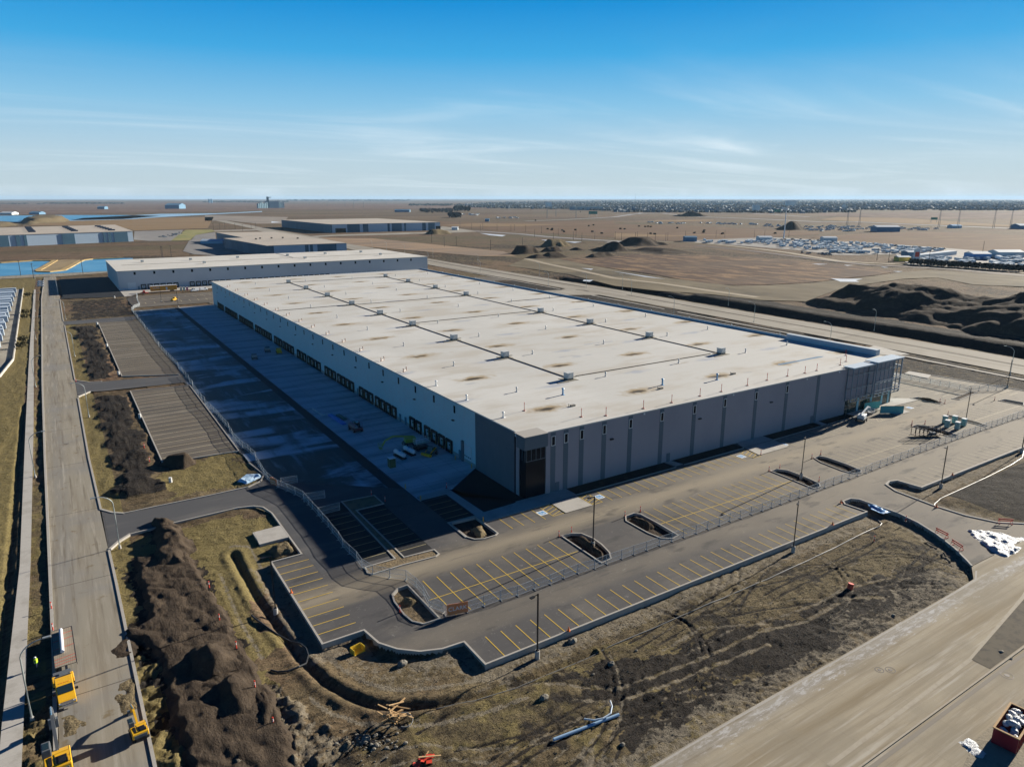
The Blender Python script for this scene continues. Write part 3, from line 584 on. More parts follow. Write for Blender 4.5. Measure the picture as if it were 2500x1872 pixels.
sheet('reed_bank', GG('E1',(985,1157),(880,1228),(770,1293),(686,1337),(730,1349),(900,1353),(1125,1328),(1248,1268),(1398,1183),(1478,1150),(1300,1135),(1130,1140)), .3, mat('straw_brown', (.27,.20,.105), [('n', .05, (.19,.14,.075), .45, .65, .8), ('n', .3, (.36,.27,.14), .55, .7, .6)], rough=.95))
plough = mat('ploughed_soil', (.085,.052,.036), [('n', .09, (.27,.17,.09), .47, .60, .85, dict(stretch=(1,.3,1), rot=35, detail=8)), ('n', .9, (.07,.048,.034), .5, .66, .8, dict(stretch=(1,.4,1), rot=35)), ('n', .02, (.10,.07,.05), .5, .66, .6, dict(stretch=(.2,1,1), rot=-35))], rough=.95, spec=.08)
sheet('ploughed_field', GG('A3',(430,665),(820,645),(1100,625),(1600,635),(2208,665))+GG('A4',(650,705),(900,735),(1130,770),(960,800),(700,826),(400,862),(0,882))+GG('A3',(1900,885),(1650,865),(1400,825),(1180,785),(980,760),(700,715)), .05, plough)
olive = mat('scraped_soil', (.135,.112,.074), [('n', .03, (.21,.175,.115), .42, .62, .8, dict(stretch=(1,.4,1), rot=20)), ('n', .012, (.085,.072,.052), .48, .64, .85), ('n', .3, (.08,.066,.045), .56, .72, .6, dict(stretch=(1,.3,1), rot=10))], rough=.95, spec=.08)
sheet('graded_soil', GG('A3',(150,660),(430,662),(700,718),(980,764),(1400,830),(1900,890))+GG('A4',(0,888),(400,868),(700,832),(960,806),(1180,775),(1400,760),(2300,800),(2300,900),(1780,880),(1480,820),(1200,830),(700,900),(370,1020),(0,1010))+GG('A3',(1700,960),(1250,930),(900,890),(500,790),(0,720)), .03, olive)
track = mat('dirt_track', (.30,.25,.175), [('n', .1, (.30,.25,.17), .45, .65, .7)], rough=.95)
struct(MB().ribbon(GG('A3',(150,660),(330,705),(600,760),(900,825),(1300,870),(1700,930),(2100,985)), 6, .05).build('dirt_track', track)); 
struct(MB().ribbon(GG('F3',(300,528),(690,532),(1000,550),(1600,615),(1900,655))+GG('A4',(300,625),(640,680),(900,698),(1200,712),(1700,740),(2208,783),(2600,815)), 9, .08).build('gravel_road', track))
struct(MB().ribbon(GG('F1',(0,215),(600,275),(1200,350))+GG('A4',(500,670),(900,715),(1200,728),(1600,752),(2208,800),(2600,835)), 11, .06).build('ditch', mat('ditch_soil', (.075,.052,.045), [('n', .1, (.12,.085,.06), .5, .7, .7)])))
struct(MB().ribbon(GG('F6',(700,372),(1200,405),(1500,435),(2000,468),(2300,485))+GG('A3',(860,525),(1050,535)), 14, .1).build('highway', mat('highway_asphalt', (.27,.26,.26), [('n', .05, (.2,.2,.2), .5, .7, .6)])))
struct(MB().ribbon(GG('F6',(720,385),(1200,415),(1500,447),(2000,480),(2300,498)), 9, .06).build('ditch', medm))
struct(MB().ribbon(GG('F3',(0,240),(500,225),(900,262),(1500,285),(2212,318))+GG('F4',(400,362),(900,385),(1500,410),(2212,440),(2700,450)), 26, .2).build('highway', MATS['highway_asphalt']))
struct(MB().ribbon(GG('F6',(1250,265),(1650,252),(2212,222))+GG('F3',(300,222),(900,230),(1500,228),(2100,265)), 22, .2).build('highway', MATS['highway_asphalt']))
tan = mat('dry_field', (.150,.100,.063), [('n', .012, (.13,.088,.062), .5, .64, .8, dict(stretch=(.3,1,1), rot=30, detail=8)), ('n', .006, (.165,.105,.07), .45, .62, .8, dict(stretch=(.3,1,1), rot=30)), ('n', .03, (.20,.140,.085), .5, .64, .7, dict(stretch=(.3,1,1), rot=30, detail=9))], rough=.95, spec=.05)
tan2 = mat('stubble_field', (.23,.16,.09), [('n', .01, (.25,.175,.10), .45, .62, .8, dict(stretch=(.3,1,1), rot=30))], rough=.95, spec=.05)
pink = mat('fallow_field', (.125,.085,.066), [('n', .004, (.20,.14,.11), .45, .62, .8, dict(stretch=(.3,1,1), rot=20)), ('n', .02, (.33,.24,.17), .5, .66, .5)], rough=.95, spec=.05)
sheet('field', GG('F6',(310,320),(2212,440))+GG('F3',(0,500),(640,525),(1500,490),(1900,470),(2212,455))+GG('F3',(2212,430),(900,365),(200,345),(0,335))+GG('F6',(2212,260),(900,285),(310,270)), .12, tan)
sheet('field', GG('A4',(400,480),(1000,440),(1400,432),(2300,470),(2300,625),(1900,600),(1200,545),(640,512)), .12, tan)
sheet('field', GG('F6',(310,312),(700,290),(1700,300),(1200,322),(700,322)), .2, tan2); sheet('field', GG('F3',(450,300),(1050,295),(1100,306),(700,318),(420,312)), .25, tan2)
sheet('field', GG('F3',(0,440),(640,462),(1500,452),(600,475),(0,480)), .2, tan2)
sheet('field', GG('F4',(0,270),(1200,260),(2300,250),(2300,330),(1300,330),(0,300)), .2, pink); sheet('field', GG('F4',(200,310),(900,322),(1600,370),(2212,405),(2300,420),(1300,395),(0,340)), .25, tan2)
sheet('field', GG('A1',(450,330),(1500,315),(1800,310),(1750,405),(1130,425),(960,378),(250,382),(300,355)), .1, tan2)
sheet('field', GG('A1',(0,200),(800,190),(1560,182),(2208,188),(2208,255),(1400,270),(400,290),(0,292)), .3, pink); sheet('field', GG('A2',(0,200),(1500,200),(2100,240),(1000,245),(0,250)), .35, pink)
sheet('field', GG('E7',(0,380),(900,400),(840,470),(560,470),(270,438),(0,440)), .1, mat('bare_lot', (.24,.20,.16), [('n', .01, (.17,.145,.12), .45, .6, .8)], rough=.95)); 
sheet('field', GG('A2',(560,485),(1000,490),(1700,560),(2100,600),(2208,640),(1900,640),(1300,590),(800,548)), .05, mat('brown_verge', (.26,.17,.095), [('n', .02, (.17,.12,.08), .45, .62, .9, dict(stretch=(.3,1,1)))], rough=.95))
sheet('grass_strip', GG('E3',(900,95),(1180,92),(1220,110),(1010,150),(960,205),(740,212),(820,150)), .1, mat('green_grass', (.25,.22,.07), [('n', .03, (.14,.16,.045), .45, .62, .9)], rough=.95))
sheet('parking_lot', GG('E3',(345,110),(870,95),(860,120),(740,213),(500,215),(340,200)), .1, mat('far_asphalt', (.22,.205,.19), [('n', .05, (.16,.15,.14), .45, .65, .7)]))
sheet('parking_lot', GG('E3',(1010,150),(1220,120),(1230,235),(920,230)), .1, MATS['far_asphalt']); sheet('truck_yard', GG('E3',(925,232),(1310,235),(1600,352),(1200,372),(990,360),(870,325)), .12, MATS['far_asphalt'])
sheet('road', GG('E7',(0,545),(600,528),(1120,605),(1500,680),(1900,745),(1900,760),(1300,690),(900,610),(560,545),(0,560)), .08, road_r)
sheet('road', GG('E7',(1130,605),(1400,590),(2212,565))+GG('F6',(200,385),(360,320),(700,372),(720,380),(380,395),(0,405))+GG('E7',(2212,585),(1400,605),(1180,618)), .09, road_r)
snow = mat('snow', (.55,.60,.66), [('n', 1.5, (.6,.64,.68), .5, .7, .7)], rough=.6)
for pts in (GG('A4',(580,828),(700,832),(850,832),(790,845),(820,858),(660,856),(625,842)), GG('A4',(420,705),(560,708),(480,712)), GG('A4',(690,715),(770,717),(720,722)), GG('A4',(1000,730),(1070,735),(1030,738)),GG('A3',(640,840),(720,842),(690,856),(630,850)), GG('A3',(620,742),(720,748),(700,756)),
            GG("A3",(870,765),(1100,800),(1330,835),(1150,815)),GG('A4',(1100,768),(1190,768),(1150,774)), GG('F6',(760,396),(1040,418),(1000,432),(860,418)), GG('F6',(1420,468),(1550,470),(1480,480)), GG('F6',(1670,486),(1860,490),(1780,502)), GG('E7',(720,445),(820,455),(720,462))):
    struct(MB().sheet(pts, .13).build('snow_patch', snow))
frost = mat('frost_puddle', (.30,.42,.55), [], rough=.4)
# ---- painted markings
yel = mat('yellow_paint', (.55,.38,.06), [('n', 1.5, (.4,.3,.1), .5, .75, .5)], rough=.7); whp = mat('faded_paint', (.50,.43,.28), [('n', 1.5, (.4,.36,.26), .5, .75, .5)], rough=.7)
def lines(segs, m, w=.15, z=.022):
    b = MB()
    for (x0, y0, x1, y1) in segs:
        d = Vector((x1-x0, y1-y0)).normalized(); n = Vector((-d.y, d.x))*w/2
        b.add([(x0-n.x, y0-n.y, z), (x1-n.x, y1-n.y, z), (x1+n.x, y1+n.y, z), (x0+n.x, y0+n.y, z)], [(0,1,2,3)])
    return struct(b.build('parking_lines', m))
def fr(a, b_, st): return [a+st*i for i in range(int((b_-a)/st)+1)]
HIDE = [pg for pg in ISL]
def pin(x, y): return any(bool(inside(np.array([x]), np.array([y]), pg)[0]) for pg in ISL)
L1 = [(25.3, y, 31.0, y) for y in fr(92.1, 115.3, 2.556)]
L1 += [(x, 72.9, x, 78.4) for x in fr(45.7, 131.5, 2.638)]
L1 += [(x, 97.5, x, 91.68) for x in fr(44.8, 72, 2.6)]+[(x, 91.52, x, 85.7) for x in fr(44.8, 72, 2.6)]+[(43, 91.6, 73, 91.6)]
L1 += [(x, 97.7, x, 91.68) for x in fr(94.9, 134, 2.61)]+[(x, 91.52, x, 85.9) for x in fr(94.9, 134, 2.61)]+[(93.6, 91.6, 134.4, 91.6)]
L1 += [(x, 105.6, x, 111) for x in (68.0, 70.6, 73.2, 75.8)]+[(x, 105.5, x, 111.0) for x in fr(93.1, 137.5, 2.66)]
for a, b_ in ((77.9, 80.7), (88.1, 90.7), (139.0, 141.6)):
    L1 += [(a, 105.9, a, 110.8), (a, 105.9, b_, 105.9), (a, 110.8, b_, 110.8), (b_, 105.9, b_, 110.8)]+[(a, 106.2+i*1.15, b_, 107.3+i*1.15) for i in range(4)]
lines(L1, yel)
L2 = [(x, 97.7, x, 91.68) for x in fr(156.3, 196, 2.65)]+[(x, 91.52, x, 85.9) for x in fr(156.3, 196, 2.65)]+[(155, 91.6, 196, 91.6)]
L2 += [(x, 97.9, x, 91.68) for x in fr(219, 245, 2.65)]+[(x, 91.52, x, 86) for x in fr(219, 248, 2.65)]+[(217.6, 91.6, 246, 91.6)]
L2 += [(x, 105.6, x, 111.0) for x in fr(155.6, 191, 2.66)]+[(x, 73.6, x, 79) for x in fr(158, 262, 2.64)]+[(x, 106.3, x, 111.6) for x in fr(214.6, 225, 2.6)]
L2 += [(193, 105.9, 195.2, 107.9), (195.2, 105.9, 197.2, 107.9), (193, 105.9, 197.2, 105.9), (193, 107.9, 197.2, 107.9), (199.6,105.8,202,107.6),(199.6,107.6,202,105.8),(199.6,105.7,203,105.7)]
L2 += [(236.2, y, 241.8, y) for y in fr(110, 188, 2.7)]+[(243.3, y, 248.6, y) for y in fr(110, 188, 2.7)]+[(256, y, 262, y) for y in fr(99, 124, 2.7)]
lines(L2, whp, .15)
L3 = [(45.7, y, 51, y) for y in fr(109, 129, 2.62)]+[(39.2, y, 43.6, y) for y in fr(110, 128.5, 2.62)]+[(58.8, y, 64.2, y) for y in fr(116.5, 125, 2.47)]
lines(L3, mat('worn_paint', (.42,.36,.2), rough=.7), .13, .03)
lines([(16.1, y, 32.4, y+.1) for y in fr(184.5, 257, 4.05)], whp, .2); lines([(15.8, y, 33.6, y) for y in fr(292, 416, 4.05)], MATS['worn_paint'], .2)
lines([(x, 507, x+2.2, 500) for x in fr(44, 90, 5)]+[(x, 480, x, 487) for x in fr(44, 90, 5)], whp, .25)
lines([(56.6, 143+0*0, 56.6, 143)] if 0 else [(28.2, 143.0, 30.4, 137.6)], MATS['worn_paint'], .1)
# accessible-bay symbols: blue square with a white wheelchair figure
blue = mat('sign_blue', (.08,.28,.55), rough=.6); white_p = mat('white_paint', (.75,.77,.78), [('n', 2, (.6,.6,.58), .5, .7, .5)], rough=.6)
for x, y in ((76.8,108.3),(91.8,108.3),(137.3,108.3),(151.5+2.2,108.3),(214.6,108.8)):
    b = MB().sheet([(x-.95,y-.95),(x+.95,y-.95),(x+.95,y+.95),(x-.95,y+.95)], .024); o = struct(b.build('accessible_bay_marking', white_p))
    q = MB().sheet([(x-.7,y-.7),(x+.7,y-.7),(x+.7,y+.7),(x-.7,y+.7)], .028); struct(q.build('accessible_bay_marking', blue))
    w_ = MB(); w_.ribbon([(x+.38*math.cos(R(a))-.05, y+.38*math.sin(R(a))-.12) for a in range(150, 381, 23)], .12, .032); w_.ribbon([(x-.12,y+.45),(x-.08,y-.02),(x+.25,y-.02),(x+.42,y-.42)], .12, .033); w_.sheet([(x-.2,y+.48),(x-.04,y+.48),(x-.04,y+.62),(x-.2,y+.62)], .034)
    struct(w_.build('accessible_bay_marking', white_p))
mh_ = mat('iron', (.10,.09,.085), [('n', 8, (.16,.13,.10), .5, .7, .6)], rough=.7, metal=.3)
for c, x, y, rr in (('C4',910,903,.55),('C4',995,903,.62),('C4',1898,945,.75),('B1',562,633,.5)):
    a, b_ = G(c, x, y); struct(MB().ribbon([(a+rr*math.cos(t*math.pi/8), b_+rr*math.sin(t*math.pi/8)) for t in range(16)], .09, .022, None, True).build('manhole_cover', mh_)); struct(MB().sheet([(a+rr*.45*math.cos(t*math.pi/5), b_+rr*.45*math.sin(t*math.pi/5)) for t in range(10)], .024).build('manhole_cover', mh_))
struct(MB().ribbon([(40,46.9),(60,47.2),(93.5,47.3),(118,47.4),(123.2,47.6),(126.5,49.0)], .25, .02).build('gutter', curbm))
struct(MB().ribbon([(66,36.5),(100,37.4),(124,40.8),(150,46.2)], .55, .02).build('gutter', mat('gutter_tan', (.36,.32,.25), [('n', 1, (.30,.26,.2), .45, .7, .8)], rough=.9))); sheet('median', [(99.9,37.3),(123,40.4),(150,45.2),(150,35.1),(99.9,34.9)], .03, medm); struct(MB().ribbon([(60,34.4),(99.9,34.6),(150,34.7)], .22, -.2, .14).build('kerb', MATS['gutter_tan'])); struct(MB().ribbon([(60,33.7),(99.9,33.9),(150,34.0)], .5, .018).build('gutter', mat('gutter_dark', (.22,.195,.16), rough=.9)))  # last gutter ribbon is a darker strip along the kerb
sheet('dirt_verge', [(52,16),(52,22),(84,29.5),(110,30),(200,30),(200,16)], .02, mat('verge_dirt', (.27,.235,.175), [('n', .3, (.19,.165,.12), .45, .65, .8, dict(detail=8)), ('n', 2, (.33,.29,.22), .5, .7, .6), ('n', 8, (.13,.11,.08), .6, .72, .6)], rough=.95, bump=(3, .6, .15)))
# ================================================================== MAIN WAREHOUSE
x0, x1, y0, y1, h = 77.8, 215.4, 115.8, 453.5, 13.9
wallm = mat('wall_pale', (.48,.64,.68), [('n', .04, (.43,.60,.64), .4, .7, .8), ('n', .6, (.50,.54,.56), .5, .7, .4), ('lines', 1, 3.05, .04, (.34,.37,.39), .45)], rough=.7)  # off-white wall; the teal of its shaded side is tinted into the base
wallg = mat('wall_grey', (.32,.305,.335), [('n', .08, (.275,.265,.295), .4, .7, .7), ('lines', 0, 3.05, .035, (.2,.2,.22), .35)], rough=.7)
wallg2 = mat('wall_slate', (.105,.14,.17), [('n', .3, (.13,.16,.19), .4, .7, .6)], rough=.65)
roofm = mat('roof_membrane', (.52,.515,.485), [('n', .02, (.585,.58,.55), .45, .65, .8), ('n', .10, (.46,.43,.375), .48, .66, .8, dict(stretch=(.4,1,1), detail=9)), ('lines', 1, 3.66, .09, (.40,.37,.31), .5), ('lines', 0, 15.2, .10, (.42,.39,.33), .4),
 ('grid', 93.2, 29.15, 130, 34.2, 8.0, 3.6, (.33,.24,.12), .9), ('grid', 92.6, 29.15, 129.6, 34.2, 4.4, 1.5, (.045,.036,.028), 1.0), ('grid', 107, 29.15, 146, 34.2, 6.5, 2.2, (.33,.36,.42), .7), ('n', .12, (.34,.36,.40), .66, .70, .6, dict(stretch=(.4,1,1), detail=9)),
 ('n', .35, (.34,.30,.24), .62, .74, .7, dict(stretch=(.25,1,1), detail=9)), ('n', 1.2, (.28,.25,.21), .66, .74, .6, dict(detail=9, stretch=(.3,1,1)))], rough=.8, spec=.15)
metal = mat('galvanised', (.55,.56,.56), [('n', 3, (.42,.43,.44), .5, .7, .6)], rough=.45, metal=.6)
dark = mat('dark_rubber', (.018,.018,.02), rough=.8); blk = mat('black_metal', (.022,.022,.025), rough=.45, metal=.3)
glass = mat('dark_glass', (.006,.009,.014), rough=.12, spec=.12); teal = mat('teal_board', (.10,.36,.37), [('n', 1.5, (.07,.27,.28), .45, .7, .7)], rough=.7)
whm = paint('white_enamel', (.72,.73,.72)); trimw = mat('pale_trim', (.42,.46,.50), rough=.6)
wh = root('warehouse', (x0, y0, 0), 'huge warehouse with pale membrane roof, grey front and dock doors, in the centre', 'warehouse')
def add(mb, name, m, par=wh, **k):
    # geometry given in world coordinates, stored relative to the parent chain
    loc = Vector((0,0,0)); q = par
    while q: loc += q.location; q = q.parent
    mb.v = [tuple(Vector(v)-loc) for v in mb.v]
    return mb.build(name, m, par, **k)
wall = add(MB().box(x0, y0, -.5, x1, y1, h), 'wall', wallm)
add(MB().box(x0+5.0, y0-.25, -.5, x1, y0-.01, h-.02), 'front_cladding', wallg)
add(MB().box(x0-.25, 120.0, -.5, x0-.01, 136.7, h-.02), 'corner_cladding', wallg2)
add(MB().box(x0-.22, 118.1, -.5, x0-.01, 119.3, h-.5), 'corner_pier', wallg); 
for (a, c) in ((84.0, 'a'), (87.4,'a'), (91.7,'a'), (98.1,'a'), (105.9,'a'), (115.8,'a'), (126.7,'a'), (137.6,'a'), (149.6,'a'), (162.3,'a'), (176.2,'a')):
    s_ = add(MB().box(a, y0-.31, -.4, a+1.25, y0-.255, h-.06), 'accent_stripe', wallg2)
    if a < 170:
        f_ = MB(); c0 = a+.1; c1 = a+1.15
        for bx in ((c0, c0+.12, 10.85, 13.05), (c1-.12, c1, 10.85, 13.05)): f_.box(bx[0], y0-.42, bx[2], bx[1], y0-.32, bx[3])
        f_.box(c0+.12, y0-.42, 10.85, c1-.12, y0-.32, 10.97); f_.box(c0+.12, y0-.42, 12.93, c1-.12, y0-.32, 13.05)
        w_ = add(f_, 'window', whm); add(MB().box(c0+.13, y0-.37, 10.98, c1-.13, y0-.325, 12.92), 'pane', glass, par=w_)
for a in (85.3, 118.7, 174.9): add(MB().box(a, y0-.36, 0, a+1.1, y0-.262, 2.25), 'door', mat('door_slate', (.11,.14,.17), rough=.5))
for a in (100.9, 129.3, 156.5): add(MB().cbox((a, y0-.5, 9.3), (.9,.4,.25)), 'wall_light', blk)
for a in (110.5, 141.0, 171.0, 186.0): add(MB().cbox((a, y0-.42, h-.25), (.5,.3,.3)), 'security_camera', whm)
# base band
add(MB().box(x0+5.01, y0-.3, -.4, x0+6.0, y0-.252, .25), 'plinth', conc)
add(MB().box(x0-.12, 137.2, -.4, x0-.012, y1, .9), 'plinth', mat('plinth_concrete', (.36,.36,.35), [('n', .6, (.28,.28,.27), .45, .7, .7)], rough=.85))
# corner entrance
ce = add(MB().box(x0-.1, y0-.1, .0, x0+4.98, y0-.012, 11.2), 'corner_glazing', glass)
add(MB().box(x0-.1, y0-.005, .0, x0-.012, 118.08, 11.2), 'corner_glazing', glass)
m_ = MB()
for a in np.linspace(x0+.1, x0+4.9, 5): m_.box(a-.04, y0-.17, 8.4, a+.04, y0-.105, 11.2)
for zz_ in (8.4, 11.1): m_.box(x0-.1, y0-.19, zz_, x0+4.98, y0-.175, zz_+.12)
for a in (y0+.1, y0+1.2, 118.0): m_.box(x0-.17, a-.04, 8.4, x0-.105, a+.04, 11.2)
add(m_, 'mullion', mat('mullion_grey', (.16,.2,.23), rough=.5), par=ce)
add(MB().prism([(x0-.9,y0-.9),(x0+5.0,y0-.9),(x0+5.0,y0-.26),(x0-.26,y0-.26),(x0-.26,118.1),(x0-.9,118.1)], 11.3, h+.25), 'canopy', wallg2)
add(MB().prism([(x0-.95,y0-.95),(x0+5.05,y0-.95),(x0+5.05,y0+3.2),(x0-.95,y0+3.2)], h+.26, h+.36), 'canopy_roof', mat('cap_grey', (.36,.34,.31), rough=.8))
add(MB().box(x0+.2, 119.32, .0-.1, x0+.3, 119.98, h-1), 'slot_window', glass) if 0 else add(MB().box(x0-.06, 119.31, 0, x0-.012, 119.99, h-1), 'slot_window', glass)
# roof
rf = add(MB().box(x0-.3, y0-.36, h+.0, x1+.2, y1+.2, h+.2), 'roof', roofm)
pb = MB().box(x0-.32, y0-.4, h+.2, x1+.2, y0-.12, h+.3); pb.box(x0-.32, y0-.12, h+.2, x0-.05, y1+.2, h+.3); add(pb, 'roof_edge', mat('edge_metal', (.5,.5,.48), rough=.5), par=rf)
pb = MB().box(x1-.15, 154, h+.2, x1+.22, y1+.2, h+.95); pb.box(x1-1.6, 121, h+.2, x1+.3, 154, h+2.0); pb.box(150, y1-.15, h+.2, x1-.16, y1+.22, h+.6); add(pb, 'parapet', mat('parapet_shade_blue', (.45,.52,.58), rough=.6), par=rf)  # blue of the shaded inner face is put into the parapet colour
jb = MB()
for a in (115.0, 175.0): jb.cbox((a, 286, h+.3), (.35, 272, .2))
for yy, xa, xb in ((151.0,118,172),(254.5,118,173),(315,117,173),(422,117,173.5),(285,180.5,215),(316,58+22,112)): jb.cbox(((xa+xb)/2, yy, h+.3), (xb-xa, .32, .18))
add(jb, 'gas_pipe', mat('pipe_brown', (.14,.12,.09), rough=.7), par=rf)
pool = mat('pooled_water', (.22,.30,.38), rough=.35)
add(MB().add([(x, y, h+.21) for x, y in [(177,129.2),(183,129.0),(190,129.2),(198,129.0),(199.5,129.6),(197,130.3),(188,130.1),(181,130.3),(178,130.2)]], [tuple(range(9))]), 'roof_puddle', pool, par=rf)
# ---- rooftop units
hv = mat('unit_white', (.56,.57,.55), [('n', 1.2, (.58,.57,.52), .5, .72, .6)], rough=.5); pad = mat('unit_pad', (.20,.185,.15), [('n', 1, (.3,.28,.23), .5, .7, .5)], rough=.9)
def unit_mesh():
    b = MB(); b.box(-1.0,-.9,.45, 1.0,.9,1.95); b.box(-1.08,-.98,1.95, 1.08,.98,2.05); b.box(-1.0,-1.25,.8, -.2,-.9,1.45); return b
def rooftop_unit(x, y, z, par):
    u = add(unit_mesh_at(x, y, z), 'rooftop_unit', hv, par=par, bevel=0); return u
def unit_mesh_at(x, y, z):
    b = unit_mesh(); b.v = [(v[0]+x, v[1]+y, v[2]+z) for v in b.v]; return b
for cxx in (114.2, 174.9):
    for yy in (149.3,182,215.5,249.5,(282 if cxx < 120 else 0),315.8,350.5,386,420):
        if not yy: continue
        u = rooftop_unit(cxx, yy, h+.2, rf)
        k = MB()
        k.ribbon([(cxx-1.6,yy-1.6),(cxx+1.6,yy-1.6),(cxx+1.6,yy+1.6),(cxx-1.6,yy+1.6)], .8, h+.2, h+.27, True); k.cbox((cxx-3.2, yy-1.8, h+.25), (3.6,.9,.1)); k.cbox((cxx+2.4, yy+1.5, h+.25), (2.4,.8,.1))
        k.box(cxx-1, yy-.9, h+.2, cxx+1, yy+.9, h+.7)
        # sub-sub parts are not allowed, so the walk pads belong to the roof
        add(k, 'walkway_pad', pad, par=rf)
vb_mat = paint('vent_metal', (.45,.47,.48))
def vent(b, x, y, z, hh=1.0, r=.14):
    b.cyl((x,y,z), (x,y,z+hh), r, r, 8); b.cyl((x,y,z+hh), (x,y,z+hh+.22), r*1.9, r*1.2, 8); b.cyl((x,y,z), (x,y,z+.12), r*2.6, r*1.3, 8)
rnd = random.Random(4)
for xx in (95.6, 124.5, 153.5, 182.5, 205):
    for k_, yy in enumerate(fr(147, 450, 34.3)):
        b = MB(); vent(b, xx+rnd.uniform(-.6,.6), yy+rnd.uniform(-1,1), h+.2, 1.1, .17); add(b, 'roof_vent', vb_mat, par=rf)
for yy in (181.6,198,215.6,232.2,249.2,266.4,282.6,300.4,318,337,356,376,398,418):
    b = MB()
    for k_ in range(2): vent(b, 79.8+k_*1.6, yy+k_*1.6, h+.2, .8, .13)
    b.cyl((79,yy-.4,h+.3),(81.6,yy+1.8,h+.3), .07, .07, 6); add(b, 'vent_cluster', paint('vent_rust', (.36,.25,.2)), par=rf)
for yy in (163.0, 129.5, 146.5): 
    b = MB(); vent(b, 80.8, yy, h+.2, 1.2, .2); add(b, 'roof_vent', whm, par=rf)
for yy in fr(135, 445, 22):
    b = MB(); 
    for k_ in range(3): b.cyl((215.2+k_*.7, yy+k_*.9, h+.2), (215.2+k_*.7, yy+k_*.9, h+1.3), .09, .09, 6)
    b.cyl((215,yy,h+.8),(217,yy+2,h+.8), .06,.06,6); add(b, 'roof_anchor', vb_mat, par=rf)
for (xx, yy) in ((103.5,137.5),(131.5,131),(148,127)):
    b = MB(); vent(b, xx, yy, h+.2, 1.6, .22); add(b, 'roof_vent', paint('vent_blue', (.12,.3,.5)), par=rf)
for (xx, yy) in ((99.5,128.2),(128.4,128.4),(157,129)):
    b = MB().cbox((xx, yy, h+.4), (1.2,.7,.4)); b.cyl((xx-1.2,yy,h+.2),(xx-1.2,yy,h+1),.08,.08,6); add(b, 'roof_drain', paint('drain_brown', (.3,.26,.2)), par=rf)
# ---- left wall: clerestory slits, lights, dock doors
for k_, yy in enumerate(fr(147.3, 448, 11.15)):
    w_ = MB().box(x0-.06, yy-.42, 11.05, x0-.012, yy+.42, 12.9)
    add(w_, 'clerestory_window', glass)
    if k_ % 2 == 0: add(MB().cbox((x0-.3, yy+.4, 9.15), (.5,.9,.22)), 'wall_light', blk)
    if k_ % 3 == 1: add(MB().cbox((x0-.25, yy+4, h-.3), (.4,.5,.3)), 'security_camera', whm)
dockw = mat('dock_door_white', (.45,.50,.54), rough=.6); yellow = paint('safety_yellow', (.65,.45,.04))
def dock_meshes():
    f = MB(); f.box(-.45,-1.6,.05,-.02,-1.12,3.45); f.box(-.45,1.12,.05,-.02,1.6,3.45); f.box(-.5,-1.1,2.85,-.02,1.1,3.45); f.box(-.3,-1.1,.05,-.02,1.1,.62); f.box(-.75,-1.0,.3,-.5,-.6,.9) ; f.box(-.75,.6,.3,-.5,1.0,.9)
    d = MB(); d.box(-.1,-1.1,.64,-.02,1.1,2.83); d2 = MB(); 
    g_ = MB(); g_.box(-.14,-.25,1.75,-.105,.25,2.2)
    y_ = MB(); y_.box(-.47,-1.12,.1,-.455,-1.06,2.7); y_.box(-.47,1.06,.1,-.455,1.12,2.7)
    return f, d, g_, y_
mf, md, mg, my = dock_meshes()
dk0 = add(MB(), 'dock_door', dark); 
bpy.data.objects.remove(dk0)
DKM = []
for mb_, nm, mm in ((mf,'dock_seal',dark),(md,'dock_panel',dockw),(mg,'dock_window',glass),(my,'dock_guide',yellow)):
    o = mb_.build(nm, mm); DKM.append((nm, o.data)); bpy.data.objects.remove(o)
def dock(par, x, y, z=0, rz=0):
    ploc = Vector((0,0,0)); q = par
    while q: ploc += q.location; q = q.parent
    a = bpy.data.objects.new('dock_door', DKM[0][1]); COL.objects.link(a); a.parent = par; a.location = Vector((x, y, z))-ploc; a.rotation_euler = (0,0,rz)
    for nm, dt in DKM[1:]:
        c = bpy.data.objects.new(nm, dt); COL.objects.link(c); c.parent = a
for k_ in range(9):
    b0 = 150.2+34.35*k_
    for j in range(4):
        if b0+4.15*j < 446: dock(wh, x0, b0+4.15*j)
    for j in range(2 if k_ == 0 else 3):
        if b0+(17.7 if k_ else 17.7)+4.1*j < 432: dock(wh, x0, b0+17.7+4.1*j)
for yy in (176.6, 180.3, 144.6, 213.9, 300, 340, 402, 440): add(MB().box(x0-.3, yy-.45, 0, x0-.13, yy+.45, 2.3+(1.9 if yy == 440 else 0)), 'door', mat('door_blue', (.10,.20,.26), rough=.5))
ohd = add(MB().box(x0-.1, 138.9, .9, x0-.013, 142.6, 4.6), 'overhead_door', mat('door_white', (.60,.64,.66), [('lines', 2, .55, .03, (.4,.43,.45), .6)], rough=.6)); w_ = MB()
for k_ in range(4): w_.box(x0-.14, 139.3+k_*.85, 1.55, x0-.105, 139.8+k_*.85, 1.8)
add(w_, 'pane', glass, par=ohd); add(MB().box(x0-.5, 142.7, 0, x0-.01, 143.5, 5.2), 'door_track', wallg2)
